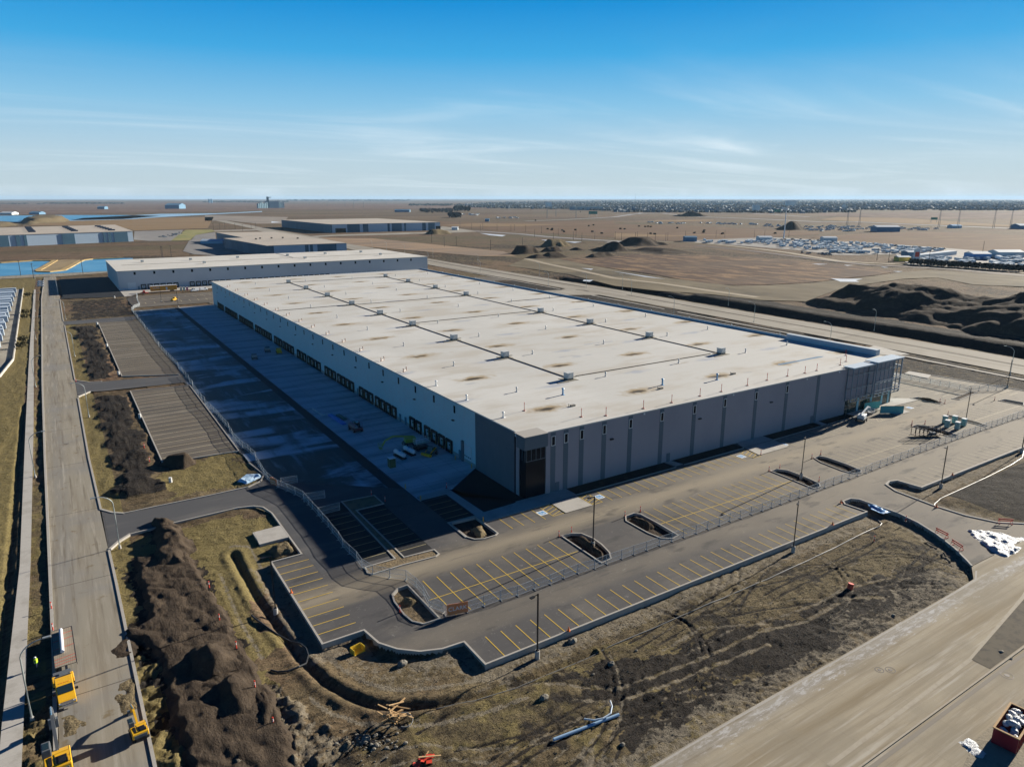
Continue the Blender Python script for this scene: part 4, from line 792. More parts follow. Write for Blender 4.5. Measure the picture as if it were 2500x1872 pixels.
# ---- framed glass entrance at the right end of the front
fr_m = mat('frame_steel', (.24,.30,.36), rough=.45, metal=.3); frw = mat('sunlit_steel', (.62,.64,.66), rough=.45, metal=.3)  # second steel is a paler copy with sunlight put into its colour
yf = 113.7
add(MB().box(191, y0-.3, 0, x1, y0-.255, 4.2), 'entrance_glazing', mat('green_glass', (.02,.045,.045), [('n', .8, (.12,.13,.10), .6, .7, .6, dict(stretch=(1,1,.4)))], rough=.1, spec=.6))
add(MB().box(x1+.01, y0, 0, x1+.06, 121, 4.2), 'entrance_glazing', glass)
for a in (197, 203.9, 209.8, 213.4): add(MB().box(a, y0-.4, 0, a+.95, y0-.305, 4.2), 'teal_pier', mat('pier_teal', (.28,.52,.58), rough=.6))
add(MB().box(x1+.05, 116, 0, x1+.2, 117.5, 4.2), 'teal_pier', MATS['pier_teal'])
fb = MB(); r_ = .13
for (fa, fb_, top, yy) in ((190.5, 201.2, 14.3, yf), (201.6, 214.8, 14.7, yf-.5)):
    nn = 5 if fa < 195 else 7
    for a in np.linspace(fa, fb_, nn): fb.cbox((a, yy, (4.3+top)/2), (.22, .22, top-4.3))
    for zz_ in (4.35, 5.2, 8.2, 12.2, top-.1): fb.cbox(((fa+fb_)/2, yy, zz_), (fb_-fa, .2, .2))
    for a in np.linspace(fa, fb_, nn):
        for zz_ in (5.2, 8.2, 12.2, top-.15): fb.cbox((a, (yy+y0-.3)/2, zz_), (.14, y0-.35-yy, .14))
    for a in (fa, fb_): 
        for j in (0, 1): fb.cbox((a, yy+j*(y0-.5-yy), (4.3+top)/2), (.26,.26,top-4.3))
add(fb, 'entrance_frame', fr_m)
fw = MB()
for zz_ in (5.25, 6.2, 9.0): fw.cbox((208.2, yf-.75, zz_), (13.2, .24, .16))
fw.box(x1+.2, 113.4, 4.3, x1+.35, 118.9, 4.5); 
for a in np.linspace(113.4, 118.7, 3): fw.box(x1+.2, a, 4.5, x1+.4, a+.22, 14.5)
for zz_ in (6.2, 9.0, 12.2, 14.2): fw.box(x1+.06, 113.4, zz_, x1+.6, 118.9, zz_+.16)
add(fw, 'sunshade_rail', frw)
add(MB().box(190.3, yf-.2, 14.35, 201.3, y0+1.2, 14.6).box(201.5, yf-.7, 14.75, x1+.5, y0+1.4, 15.0), 'entrance_canopy', mat('canopy_silver', (.62,.68,.72), rough=.4, metal=.2))
# ---- warning stands along the roof edge
redp = paint('red_plastic', (.62,.06,.03)); orangep = paint('orange_plastic', (.8,.17,.03))
st = root('warning_stand', (0,0,0), 'thin red warning stand near the roof edge', 'warning stand', 'red warning stands along the roof edge')
MB().cyl((0,0,.12),(0,0,2.1),.07,.06,6).cyl((0,0,1.7),(0,0,1.82),.1,.1,6).build('post', redp, st); MB().cyl((0,0,0),(0,0,.12),.42,.34,10).build('base', paint('stand_rust', (.3,.12,.08)), st)
RS = [(87.7,131.3),(95.9,120.3),(101.2,118),(112.3,117.6),(121.5,117.6),(131.7,118),(139.5,118),(150.1,118.5),(159.1,119.3),(167.7,119.2),(174.9,118.8),(180.5,118.9),(192.4,119.3),(198.4,121.3),(206.1,126.4)]
place(st, [(a, b_, h+.2, 0) for a, b_ in RS], ['red warning stand near the warehouse roof front edge, '+ORDL[i] if i < 14 else 'red warning stand near the roof front edge, rightmost by the shaded parapet' for i in range(len(RS))])
# ================================================================== OTHER WAREHOUSES
w2 = root('warehouse', (36, 561, 0), 'long white roofed warehouse standing behind the big central warehouse', 'warehouse')
X0, X1, Y0, Y1, h2 = 36, 273, 561, 668, 13.0
wall2 = mat('wall_silver', (.50,.53,.56), [('n', .05, (.45,.48,.51), .4, .7, .8)], rough=.7)
add(MB().box(X0, Y0, -.5, X1, Y1, h2), 'wall', wall2, par=w2)
roof2 = mat('roof_membrane_pale', (.55,.53,.48), [('n', .05, (.60,.58,.54), .45, .65, .8), ('grid', 58, 36, 590, 34, 4, 3, (.42,.36,.26), .7), ('n', .3, (.5,.48,.43), .66, .76, .5)], rough=.8)
r2 = add(MB().box(X0-.4, Y0-.4, h2, X1+.4, Y1+.4, h2+.35), 'roof', roof2, par=w2)
for a in np.arange(46, 265, 12.4): add(MB().box(a, Y0-.12, 10.3, a+1.3, Y0-.01, 12.2), 'clerestory_window', glass, par=w2)
for j, a in enumerate((58.5, 93.7, 130.4, 172.3, 206, 240)):
    add(unit_mesh_at(a, 627+j, h2+.3), 'rooftop_unit', hv, par=r2)
    add(unit_mesh_at(a+4, 590+j, h2+.3), 'rooftop_unit', hv, par=r2) if j % 2 else None
jb = MB().cbox((155, 609, h2+.4), (225,.5,.2)); jb.cbox((172, 640, h2+.4), (.5,55,.2)); add(jb, 'gas_pipe', MATS['pipe_brown'], par=r2)
for a in list(np.arange(51.2, 74, 4.2))+list(np.arange(83, 112, 4.2))+list(np.arange(118, 245, 4.4)): dock(w2, a, Y0, 0, -math.pi/2) if 0 else dock(w2, a, Y0, 0, math.pi/2)
add(MB().box(41.5, Y0-.1, 0, 46.5, Y0-.01, 5), 'overhead_door', MATS['door_white'], par=w2); add(MB().box(47.6, Y0-.1, 0, 48.6, Y0-.01, 2.3), 'door', MATS['door_blue'], par=w2)
def striped(name_loc, boxes, stripes, label, base_m, roof_m, bands):
    pass
tanroof = mat('roof_gravel', (.42,.37,.31), [('n', .02, (.36,.32,.27), .45, .65, .8)], rough=.9)
navy = mat('panel_navy', (.05,.12,.18), [('n', .02, (.07,.16,.23), .45, .65, .8)], rough=.6); bluew = mat('panel_blue_white', (.42,.52,.62), [('n', .02, (.36,.47,.57), .45, .65, .8)], rough=.7)
w3 = root('warehouse', (190, 798, 0), 'dark walled flat warehouse with stepped corner and blue white panels', 'warehouse')
add(MB().prism([(197,798),(286,798),(292,1130),(212,1154),(213,979),(188,978)], -.5, 12), 'wall', navy, par=w3)
add(MB().prism([(196.6,797.6),(286.4,797.6),(292.4,1130.4),(211.6,1154.4),(212.6,979.4),(187.6,978.4)], 12, 12.5), 'roof', tanroof, par=w3)
for a, b_ in ((204,238),(242,243.5),(247,252.0),(274,286)): add(MB().box(a, 797.4, 0, b_, 797.9, 11.9), 'pale_panel', bluew, par=w3)
for a in (214,222,236,250,262): add(unit_mesh_at(a, 870+a % 7*12, 12.5), 'rooftop_unit', pad, par=w3)
w4 = root('warehouse', (441, 1308, 0), 'far warehouse with dark blue side and alternating blue and white front panels', 'warehouse')
add(MB().prism([(441,1308),(667,1308),(667,1640),(441,1640)], -.5, 15), 'wall', navy, par=w4); add(MB().prism([(440.5,1307.5),(667.5,1307.5),(667.5,1640),(440.5,1640)], 15, 15.6), 'roof', tanroof, par=w4)
for a, b_ in ((443,472),(497,503),(514,553),(558,562),(583,588),(592,627),(635,640),(655,666)): add(MB().box(a, 1307, 0, b_, 1307.9, 14.9), 'pale_panel', bluew, par=w4)
add(MB().box(449, 1306.4, 0, 469, 1306.9, 8), 'loading_bay', glass, par=w4); add(MB().box(657, 1306.4, 0, 667.2, 1306.9, 8), 'loading_bay', glass, par=w4)
w5 = root('warehouse', (-57, 1165, 0), 'warehouse on far left with tan roof, rooftop units and blue striped wall', 'warehouse')
def q5(u, v): return (-205+310*u+(-8*v if 0 else 0)+v*0, 1124+85*u+v*345)
P5 = [(-205,1124),(105,1209),(104,1512),(-215,1405)]
add(MB().prism(P5, -.5, 14.6), 'wall', bluew, par=w5); add(MB().prism([(-205.5,1123.5),(105.5,1208.5),(104.5,1512.5),(-215.5,1405.5)], 14.6, 15.3), 'roof', tanroof, par=w5)
def on5(x): return 1124+85*(x+205)/310-.6
for a, b_ in ((-90,-46),(-38,-33.5),(-29,-26),(15,30),(66,69),(72,76),(80,98)):
    add(MB().prism([(a, on5(a)-.5),(b_, on5(b_)-.5),(b_, on5(b_)+.3),(a, on5(a)+.3)], -.4, 14.5), 'dark_panel', navy, par=w5)
for a in (-76, -20, 32, 80):
    for j in range(6): add(MB().cbox((a-j*1.5, 1240+j*38, 16.2), (9, 7, 1.8)), 'rooftop_unit', mat('unit_dark', (.04,.06,.10), rough=.7), par=w5)
ge = root('grain_elevator', (1156, 4794, 0), 'distant blue grey grain elevator complex with tall tower', 'grain elevator')
b = MB(); 
for j in range(8): b.cyl((1150+j*13, 4798+j*10, 0), (1150+j*13, 4798+j*10, 30+4*(j % 3)), 7, 7, 10)
add(b, 'silo', mat('far_steel', (.20,.32,.38), rough=.6), par=ge); b = MB().box(1230, 4860, 0, 1300, 4930, 46); b.box(1300, 4900, 0, 1345, 4950, 36); add(b, 'annex', mat('far_concrete', (.32,.40,.44), rough=.7), par=ge); add(MB().box(1222, 4850, 0, 1234, 4862, 72).box(1222,4848,66,1250,4862,70), 'tower', mat('far_tower', (.12,.2,.25), rough=.7), par=ge)
# ================================================================== SOIL PILES (things)
dsoil = mat('pile_soil', (.060,.046,.034), [('n', .5, (.092,.070,.050), .45, .68, .8, dict(detail=8)), ('n', 2.5, (.038,.03,.025), .5, .7, .7, dict(detail=8)), ('n', 9, (.13,.10,.075), .62, .75, .4)], rough=.97, spec=.06, bump=(4, 1, .15, dict(detail=9, rg=.7)), bump2=(.9, .9, .3, dict(stretch=(1,.3,1), rot=25)))
csoil = mat('pile_clay', (.17,.135,.08), [('n', .6, (.11,.085,.05), .45, .66, .8, dict(detail=8)), ('n', 5, (.26,.21,.14), .56, .72, .6)], rough=.97, spec=.06, bump=(1.6, 1, .4, dict(detail=9)))
def mound(name, poly, hgt, label, cat='dirt pile', m=dsoil, res=.5, edge=3., rough=.5, seed=1, base=-.3, group=None, hf=None, groove=0, ns=None):
    xs = [p[0] for p in poly]; ys = [p[1] for p in poly]
    ax = np.arange(min(xs)-res, max(xs)+2*res, res); ay = np.arange(min(ys)-res, max(ys)+2*res, res)
    A, B = np.meshgrid(ax, ay); a = A.ravel(); b = B.ravel()
    wob = fbm(a, b, edge*1.6, seed+20, 3)*edge*.8
    d = pdist(a, b, poly, True); ins = inside(a, b, poly); sd_ = np.where(ins, d, -d)+wob
    pr = sstep(sd_, 0, edge)
    hh = hgt if hf is None else hf(a, b)
    z = base+pr*(hh+fbm(a, b, ns or edge*1.8, seed, 3, .5)*rough*2)+pr*fbm(a, b, 1.3*max(1, res/.4), seed+7, 4, .65)*max(.16, rough*.35)
    if groove: z += pr*groove*np.abs(np.sin((a*.9+b*.5+fbm(a, b, 6, seed+3, 3)*5)*.9))
    nxx = len(ax); keep = sd_ > -res*1.5
    idx = -np.ones(len(a), int); vs = []; fs = []
    for k in np.nonzero(keep)[0]: idx[k] = len(vs); vs.append((a[k], b[k], z[k]))
    for j in range(len(ay)-1):
        for i in range(nxx-1):
            q = (j*nxx+i, j*nxx+i+1, (j+1)*nxx+i+1, (j+1)*nxx+i)
            if all(idx[t] >= 0 for t in q): fs.append(tuple(int(idx[t]) for t in q))
    mb = MB(); mb.v = vs; mb.f = fs
    cx_, cy_ = sum(xs)/len(xs), sum(ys)/len(ys)
    o = mb.build(name, m, smooth=True, loc=(cx_, cy_, 0))
    return T(o, label, cat, group)
mound('dirt_pile', [(4.6,133),(13.6,130),(14.6,115),(15.2,106),(15.4,93),(16.4,83),(16.6,74),(15,66),(5.2,66),(4.6,80),(4.8,97),(3.0,104.5),(1.2,105.8),(1.2,108.6),(4.6,110)], .55, 'long dark brown soil ridge beside the west road in the foreground', res=.25, edge=1.1, rough=.16, seed=3, groove=.2, ns=4)
mound('dirt_pile', [(8.2,98.5),(13.4,98.3),(14,91),(10.5,90.2),(8.2,92.5)], 1.9, 'pointed dark soil heap on top of the long foreground ridge', res=.3, edge=3.2, rough=.15, seed=5, base=.3)
mound('dirt_pile', [(9.0,89),(13.5,89),(14.5,79),(9.5,80)], 1.15, 'broad dark soil heap near the bottom edge with steep ridges', res=.3, edge=3., rough=.4, seed=8, base=.3, groove=.4)
mound('dirt_pile', [(9.2,147.6),(13.6,145.4),(14.4,133),(13.8,124),(11,121),(5.4,131.5),(8,134.5)], 1.6, 'dark soil heap spilling onto the north side of the access drive', res=.33, edge=2.4, rough=.5, seed=11, groove=.3)
mound('dirt_pile', [(13.8,84.8),(16.6,84),(16.8,79.5),(15,77),(12.8,75.5)], 1.0, 'small dark soil heap at the right end of the foreground ridge', res=.33, edge=1.4, seed=12)
mound('dirt_pile', [(14.8,180.5),(18,184.2),(22.6,182.6),(23.2,176),(19.2,173.4)], 2.3, 'small brown soil heap at the near edge of the trailer lot', res=.4, edge=2.6, seed=13)
def island_pile(pg, hh, lb, m=dsoil, sd0=1): mound('dirt_pile', [(x*1.0, y*1.0) for x, y in pg], hh, lb, m=m, res=.25, edge=1.0, rough=.22, seed=sd0, base=-.5)
island_pile([(75,97),(77.4,95.5),(77.6,92),(76.8,88),(75,87)], 1.0, 'dark soil heap in the kerbed island around the lamp post nearest the canopy', sd0=21)
island_pile([(89.8,97),(92.2,97),(92.4,91.5),(90,91)], 1.1, 'dark soil heap in the second kerbed island from left', sd0=22)
island_pile([(38.9,94.5),(41,95.5),(41.4,92.5),(39.4,91.6)], 1.2, 'clay heap in the rounded island beside the orange banner', m=csoil, sd0=23)
island_pile([(61,111.5),(63.8,110.4),(63.4,106.3),(60.8,106)], 1.0, 'brown soil heap in the island below the shaded stalls', m=csoil, sd0=24)
island_pile([(136.6,89.5),(137.6,89.6),(137.4,87.3),(136,87.2)], .8, 'small dark soil heap at the near end of the third island', sd0=25)
island_pile([(151.6,89.6),(153.0,89.6),(152.6,87.2),(151,87.2)], .8, 'small dark soil heap at the near end of the fourth island', sd0=26)
island_pile([(226,113.4),(228.6,112.8),(228.6,107),(226.8,107)], 1.2, 'long dark soil heap in the island by the entrance stalls', sd0=27)
island_pile([(197.4,92),(199.8,92),(199.4,88),(197.6,88)], .8, 'small soil heap in the island behind the rack trailer', sd0=28)
island_pile([(26,123.6),(29.8,124.4),(30,119.4),(26.2,119.8)], .9, 'pale clay heap beside the square concrete pad', m=csoil, sd0=29)
def bigm(a, b):
    ridge = np.interp(b, [95,120,150,169,193,213,232,252,270,285], [14,17,19,17,13.5,16,14.5,9.5,6,1.5])
    t = np.clip(1-np.abs(a-(425+(b-190)*-.15))/np.interp(b, [100,200,285], [78,62,22]), 0, 1)
    return ridge*t**.8+np.maximum(0, 6-np.abs(b-185)*.1)*-.6
mound('dirt_pile', [(364,60),(366,140),(365,183),(368,222),(375,262),(388,276),(420,268),(470,250),(520,215),(540,150),(540,60)], 10, 'huge dark topsoil stockpile beyond the east road at right', res=1.5, edge=8, rough=2.1, seed=41, ns=16, hf=bigm, base=-.5)
FM = [(450,483,690,700,9.5,'pointed dark stockpile at left of the far group',1),(497,525,700,715,6,'low dark heap with green machines behind the pointed stockpile',2),(556,590,772,795,9,'grey stockpile behind the far group of heaps',3),
 (428,480,622,648,6.5,'long low dark heap in front of the pointed stockpile',4),(545,560,700,716,4,'small round heap in the middle of the far group',5),(560,580,680,700,4.5,'small heap next to the yellow frame in the far group',6),(568,600,655,690,12,'tall dark heap at right of the far group',7),
 (590,650,600,680,5,'wide dark heap spreading right of the tall heap',8),(640,720,715,760,11,'broad dark stockpile near the highway end',9),(488,530,600,622,5.5,'grey brown heap at the left edge of the ploughed field',10)]
for a, b_, c, d, hh, lb, sd0 in FM:
    mound('dirt_pile', [(a,c),((a+b_)/2,c-5),(b_,c),(b_+3,(c+d)/2),(b_,d),((a+b_)/2,d+5),(a,d),(a-3,(c+d)/2)], hh, lb, m=dsoil if sd0 != 3 else csoil, res=1.6, edge=min(b_-a, d-c)*.55+4, rough=.9, seed=50+sd0)
mound('dirt_pile', [(556,1150),(585,1140),(612,1160),(600,1180),(565,1180)], 9, 'grey gravel heap by the far panelled warehouse', m=csoil, res=3, edge=16, rough=.5, seed=71)
mound('dirt_pile', [(1890,1920),(1990,1850),(1960,1760),(1890,1800)], 22, 'distant dark heap beside the highway below the town', res=8, edge=50, rough=1, seed=72)
mound('dirt_pile', [(1250,990),(1330,985),(1340,920),(1262,915)], 19, 'dark heap inside the distant storage yard near the tall mast', res=5, edge=32, rough=1, seed=73)
mound('dirt_pile', GG('E1',(350,485),(520,500),(1240,460),(1180,405),(480,420)), 13, 'long grey spoil bank in front of the far lake', m=csoil, res=9, edge=26, rough=.8, seed=74)
mound('dirt_pile', GG('E1',(-300,560),(0,560),(380,500),(100,480),(-300,470)), 6, 'smooth brown bank at the left edge before the lake', m=csoil, res=9, edge=30, rough=1, seed=75)
for pts_, lb_ in ((GG('C1',(850,750),(960,640),(1060,620),(1050,780),(900,820)), 'a'), (GG('C1',(450,1260),(620,1255),(700,1340),(640,1400),(470,1430)), 'b'), (GG('C1',(900,1000),(1040,960),(1080,1180),(960,1270),(880,1130)), 'c')):
    o = mound('dirt_spill', pts_, .10, None, m=csoil if lb_ != 'a' else dsoil, res=.25, edge=.9, rough=.08, seed=ord(lb_), base=-.02, ns=1.2)
    for k_ in ('label', 'category'): 
        if k_ in o: del o[k_]
    struct(o)
# ================================================================== LAMPS
bpole = mat('pole_black', (.018,.018,.02), rough=.5, metal=.2)
def lot_lamp():
    t = root('lot_lamp', (0,0,0), 'x', 'lamp post', 'black lamp posts around the parking lot')
    MB().cyl((0,0,-.9),(0,0,.95),.36,.36,14).build('concrete_base', conc, t)
    MB().box(-.085,-.085,.95,.085,.085,9.9).box(-.2,-.2,.95,.2,.2,1.05).build('pole', bpole, t)
    MB().box(-.9,-.04,9.75,0,.04,9.85).build('arm', bpole, t); MB().box(-1.45,-.2,9.68,-.75,.2,9.84).build('lamp_head', bpole, t)
    return t
LL = [(21.7,102,-.6),(49.9,71.1,-.5),(106.9,71.1,-.5),(76.6,91.7,0),(159.9,71.8,-.5),(138.1,91.9,0),(200.6,72.6,-.4),(214.9,92.8,0),(265.6,103.8,0),(52.9,484.3,0),(58.3,454.6,0)]
place(lot_lamp(), [(a, b_, c, R(20*(i % 3)-10)) for i, (a, b_, c) in enumerate(LL)],
 ['black lamp post at the left edge of the lot by the curved trench','black lamp post on the outer kerb in front, nearest the camera','black lamp post on the outer kerb left of the entrance drive','black lamp post in the soil island opposite the pale ramp','black lamp post on the outer kerb right of the entrance drive','black lamp post in the narrow island in mid lot','black lamp post at the right edge of the photo by the kerb','black lamp post beside the teal cabinets','distant black lamp post at the far right corner of the lot','black lamp post behind the yellow loader','black lamp post between the two white warehouses'])
bs = MB().cyl((0,0,-.6),(0,0,1.15),.36,.36,14).build('lamp_base', mat('base_white', (.62,.62,.60), [('n', 2, (.5,.5,.48), .5, .7, .5)], rough=.7)); T(bs, 'x', 'concrete base', 'bare concrete lamp bases along the trailer lots')
place(bs, [(15.1,225.1,0,0),(15.5,166.9,0,0),(14.4,412.8,0,0),(14.5,347.3,0,0),(14.4,287.7,0,0),(30,521,0,0)], ['bare white concrete base halfway along the striped trailer lot','bare white concrete base nearest the access drive','bare white concrete base at the far corner of the second lot','bare white concrete base in the middle of the second lot','bare white concrete base at the near corner of the second lot','bare white concrete base by the second warehouse ramp'])
galv = mat('lamp_grey', (.42,.46,.46), [('n', 4, (.34,.38,.38), .5, .7, .5)], rough=.45, metal=.5)
def street_lamp(hh=10.5):
    t = root('street_lamp', (0,0,0), 'x', 'street lamp', 'curved grey street lamps along the roads')
    pts = [(0,0,.3),(0,0,hh*.55),(.02,0,hh*.8)]+[(2.6*(1-math.cos(a)), 0, hh*.8+2.0*math.sin(a)) for a in np.linspace(.15, 1.5, 7)]
    MB().tube(pts, [.12]+[.10,.085]+[.075]*7, 8).build('pole', galv, t)
    MB().cyl((0,0,-.3),(0,0,.32),.26,.22,10).build('base', conc, t); MB().cbox((2.95,0,hh*.8+2.02),(.85,.3,.14)).build('lamp_head', galv, t); return t
LW = [(3.1,138.4),(2.6,234.6),(2.1,332.6),(1.4,440.7),(-.4,562)]; LWL = [(-9.9,94.0),(-10.3,187.6),(-10.9,283.6),(-11.6,383.1),(-12.4,480),(-14.2,683)]
LE = [(337.5,285.3),(331.5,190.2),(337.2,380.2),(339.9,487.2),(343.1,594.9),(348,701),(347.2,773),(348.8,830),(345.8,870)]
LM = [(300.8,236.9),(281.5,274.9),(320.5,352.3),(319.6,399),(302.8,422.5),(310.7,535),(317.3,650),(279,179),(286.7,111.8)]
sp = [(a,b_,0,math.pi) for a,b_ in LW]+[(a,b_,0,0) for a,b_ in LWL]+[(a,b_,0,math.pi) for a,b_ in LE]+[(a,b_,0,math.pi/2+.4) for a,b_ in LM]
lb = ['curved street lamp right of the west road, '+ORD[i] for i in range(5)]+['curved street lamp beside the west pavement, '+ORD[i] for i in range(6)]+['curved street lamp on the far side of the east road, number '+ORD[i] for i in range(9)]+['plain street lamp west of the east road, '+n_ for n_ in ['by the pale pavement','over the roof edge','in the median','at the median tip','near the turning loop','beyond the loop','furthest away','dark one near the roof corner','at the right edge']]
place(street_lamp(), sp, lb)
# ================================================================== FENCES
mesh_m = mat('chain_link', (.42,.46,.48), rough=.6, alpha=.16); fpost = mat('fence_tube', (.46,.50,.53), rough=.5, metal=.3)
fblk = mat('foot_grey', (.32,.32,.31), rough=.85)
PF = None
def fence_meshes(w=3.05, hh=1.85):
    f = MB()
    for a in (-w/2+.03, w/2-.03): f.cyl((a,0,.05),(a,0,hh),.03,.03,6)
    for zz_ in (.15, hh*.5, hh-.03): f.cyl((-w/2+.03,0,zz_),(w/2-.03,0,zz_),.025,.025,6)
    g = MB().box(-w/2+.05,-.004,.17, w/2-.05,.004,hh-.05)
    ft = MB().box(-w/2-.03,-.4,0,-w/2+.12,.4,.09)
    return [x_.build('n', None).data for x_ in (f, g, ft)]
FMsh = fence_meshes()
for o in list(bpy.data.objects):
    if o.name.startswith('n') and o.type == 'MESH' and o.data in FMsh: bpy.data.objects.remove(o)
for dta, mm in zip(FMsh, (fpost, mesh_m, fblk)): dta.materials.clear(); dta.materials.append(mm)
def fence(pts, label, wig=.25, seed=1, skip=()):
    t = root('temporary_fence', (*pts[0], 0), label, 'fence', 'temporary mesh fences around the site'); rn = random.Random(seed)
    path = [Vector(p) for p in pts]; seg = []; L = 0
    for a, b in zip(path, path[1:]): seg.append((L, a, b)); L += (b-a).length
    def at(s_):
        for l, a, b in seg:
            if s_ <= l+(b-a).length+1e-6: return a+(b-a)*((s_-l)/(b-a).length)
        return path[-1]
    n = int(L/3.1); P_ = [at(i*L/n)+Vector((rn.uniform(-wig,wig), rn.uniform(-wig,wig))) for i in range(n+1)]
    for i in range(n):
        if i in skip: continue
        a, b = P_[i], P_[i+1]; c = (a+b)/2
        p = bpy.data.objects.new('fence_panel', FMsh[0]); COL.objects.link(p); p.parent = t; p.location = (c.x-pts[0][0], c.y-pts[0][1], 0); p.rotation_euler = (0,0,math.atan2(b.y-a.y, b.x-a.x)); p.scale = ((b-a).length/3.05, 1, 1)
        for nm, dta in (('wire_mesh', FMsh[1]), ('foot', FMsh[2])): q = bpy.data.objects.new(nm, dta); COL.objects.link(q); q.parent = p
    return t
fence([(43.4,86.4),(46,85.5),(54,85.2),(73.6,85.2),(94,85.1),(117,84.7),(150,85.3),(180,86),(210,86.2),(232,86),(262,86)], 'long mesh fence with posts crossing the front parking lot', .18, 1)
fence([(43.2,86.9),(42.5,89.6),(43,98.6),(41.5,100.5),(39.5,102.6),(37.7,105.2),(37.7,109),(38.2,130.8),(37.7,142.2),(35,150.8),(34,154.7),(35.1,172.8),(34.9,178),(33.6,189.6),(34.7,200.8),(33.8,229.3),(34.5,272.3)], 'winding mesh fence along the shaded west side of the yard, near half', .3, 2)
fence([(34.5,275),(34.3,292),(33.5,320.5),(33.6,378.8),(33.8,454),(36,465),(39.8,472),(41,500),(43.8,530)], 'winding mesh fence along the west side of the yard, far half', .3, 3)
fence([(247.6,165),(248.4,128.8),(249.8,119),(250.4,109.1),(254.3,106.5),(262,103)], 'mesh fence behind the far right parking stalls', .2, 4)
fence([(37.6,140),(42,139.4)], 'short mesh fence stub sticking out into the shaded yard, by the orange board', .05, 5); fence([(38.1,131.5),(42.6,131.8)], 'short mesh fence stub near the shaded stalls', .05, 6); fence([(36,151.5),(39.5,151.0)], 'short mesh fence stub beside the blue tarp', .05, 7)
obm = mat('banner_orange', (.72,.25,.10), [('n', .8, (.62,.2,.08), .45, .7, .6)], rough=.6)
bn = root('banner', (43.45,86.1,0), 'orange banner with white lettering tied to the mesh fence corner', 'banner', rz=math.atan2(-.3, 1.0)+.04)
MB().box(0,-.05,.12,3.3,-.02,1.95).build('sheet', obm, bn)
def text(s_, size, m, name, par, loc, rot, ext=.01):
    cu = bpy.data.curves.new(name, 'FONT'); cu.body = s_; cu.size = size; cu.extrude = ext; cu.align_x = 'CENTER'; cu.align_y = 'CENTER'
    o = bpy.data.objects.new('tmp', cu); COL.objects.link(o); bpy.context.view_layer.update()
    me = bpy.data.meshes.new_from_object(o.evaluated_get(bpy.context.evaluated_depsgraph_get())); bpy.data.objects.remove(o)
    me.materials.clear(); me.materials.append(m); k = bpy.data.objects.new(name, me); COL.objects.link(k); k.parent = par; k.location = loc; k.rotation_euler = rot; return k
text('CLARK', .95, whm, 'lettering', bn, (1.65,-.065,1.05), (math.pi/2,0,0))
b2 = root('board', (34.2,153.5,0), 'small orange board hanging on the mesh fence by the blue tarp', 'board', rz=R(-70)); MB().box(0,-.06,.2,2.4,-.03,1.8).build('sheet', obm, b2); MB().box(.15,-.075,.5,2.2,-.062,.6).box(.15,-.075,1.0,2.0,-.062,1.1).build('print', whm, b2)
# ================================================================== TRAFFIC DELINEATORS
dl_ = root('traffic_delineator', (0,0,0), 'x', 'traffic marker', 'red traffic markers around the site'); MB().cyl((0,0,.08),(0,0,1.15),.10,.07,8).cyl((0,0,1.15),(0,0,1.25),.1,.1,8).build('post', redp, dl_); MB().cyl((0,0,.7),(0,0,.82),.095,.09,8).cyl((0,0,.92),(0,0,1.02),.09,.085,8).build('reflective_band', whm, dl_); MB().cyl((0,0,0),(0,0,.08),.26,.24,8).build('base', blk, dl_)
CN = [('C2',1130,460,'beside the rounded island by the orange banner'),('B3',430,1415,'at the left tip of the lamp post island'),('B3',535,1382,'at the top of the lamp post island'),('B3',985,1248,'left of the second island'),('B3',1115,1206,'at the top of the second island'),('B3',2130,725,'on the wide pale ramp'),('B3',2198,865,'at the left tip of the third island'),('B4',150,838,'at the top of the third island'),('B4',420,758,'left of the fourth island'),('B4',495,725,'at the top of the fourth island'),('B4',480,952,'by the near end of the third island'),('B4',1262,487,'left of the fifth island'),('B4',1372,470,'at the top of the fifth island'),('B4',1566,390,'at the top of the sixth island'),
 ('C1',400,432,'far one beside the west road kerb'),('C1',412,600,'near one beside the west road kerb'),('C1',1622,280,'topmost of those on the soil ridge'),('C1',1702,538,'in mid soil ridge'),('C1',1833,752,'beside the pointed soil heap'),('C1',1978,1062,'right of the ridged soil heap'),('C2',12,1060,'left of the small right heap'),('C2',150,1322,'lowest one near the small heap'),('B1',640,112,'at the trailer lot drive mouth'),('B1',1215,668,'beside the lot at the windrow'),('B1',1260,785,'by the near corner of the trailer lot'),('B2',990,1068,'in the shade left of the dark patch'),('B2',1105,1120,'in the shade right of the dark patch'),('B2',1622,1005,'at the bend of the shaded path'),('D7',185,985,'left of the rack trailer island'),('D7',680,590,'left of the far soil island'),('D7',765,615,'at the right tip of the far soil island'),('D7',1640,560,'near the rightmost island'),('B4',1210,1285,'beside the entrance drive bend'),('B4',945,1445,'in the churned soil right of the lot')]
place(dl_, [(*G(c, x, y), (gz(*G(c, x, y)) if c in ('C2', 'B4') and (x in (12, 150, 945)) else 0.) if c not in ('C1',) or x < 500 else .25, 0) for c, x, y, _ in CN], ['red traffic marker '+n_ for *_, n_ in CN])
cn = root('traffic_cone', (0,0,0), 'x', 'traffic cone', 'orange traffic cones lying or standing by the kerb'); MB().cyl((0,0,.04),(0,0,.7),.2,.04,10).build('cone', orangep, cn); MB().box(-.24,-.24,0,.24,.24,.04).build('base', orangep, cn)
CC = [('C2',290,312,'on the left kerb of the striped corner stalls'),('C3',470,607,'on the outer kerb right of the nearest lamp'),('B4',595,1318,'on the outer kerb left of the entrance drive'),('B4',1605,900,'on the outer kerb right of the entrance drive'),('B4',1470,1168,'on the right kerb of the entrance drive'),('B4',665,1133,'at the left tip of the entrance island')]
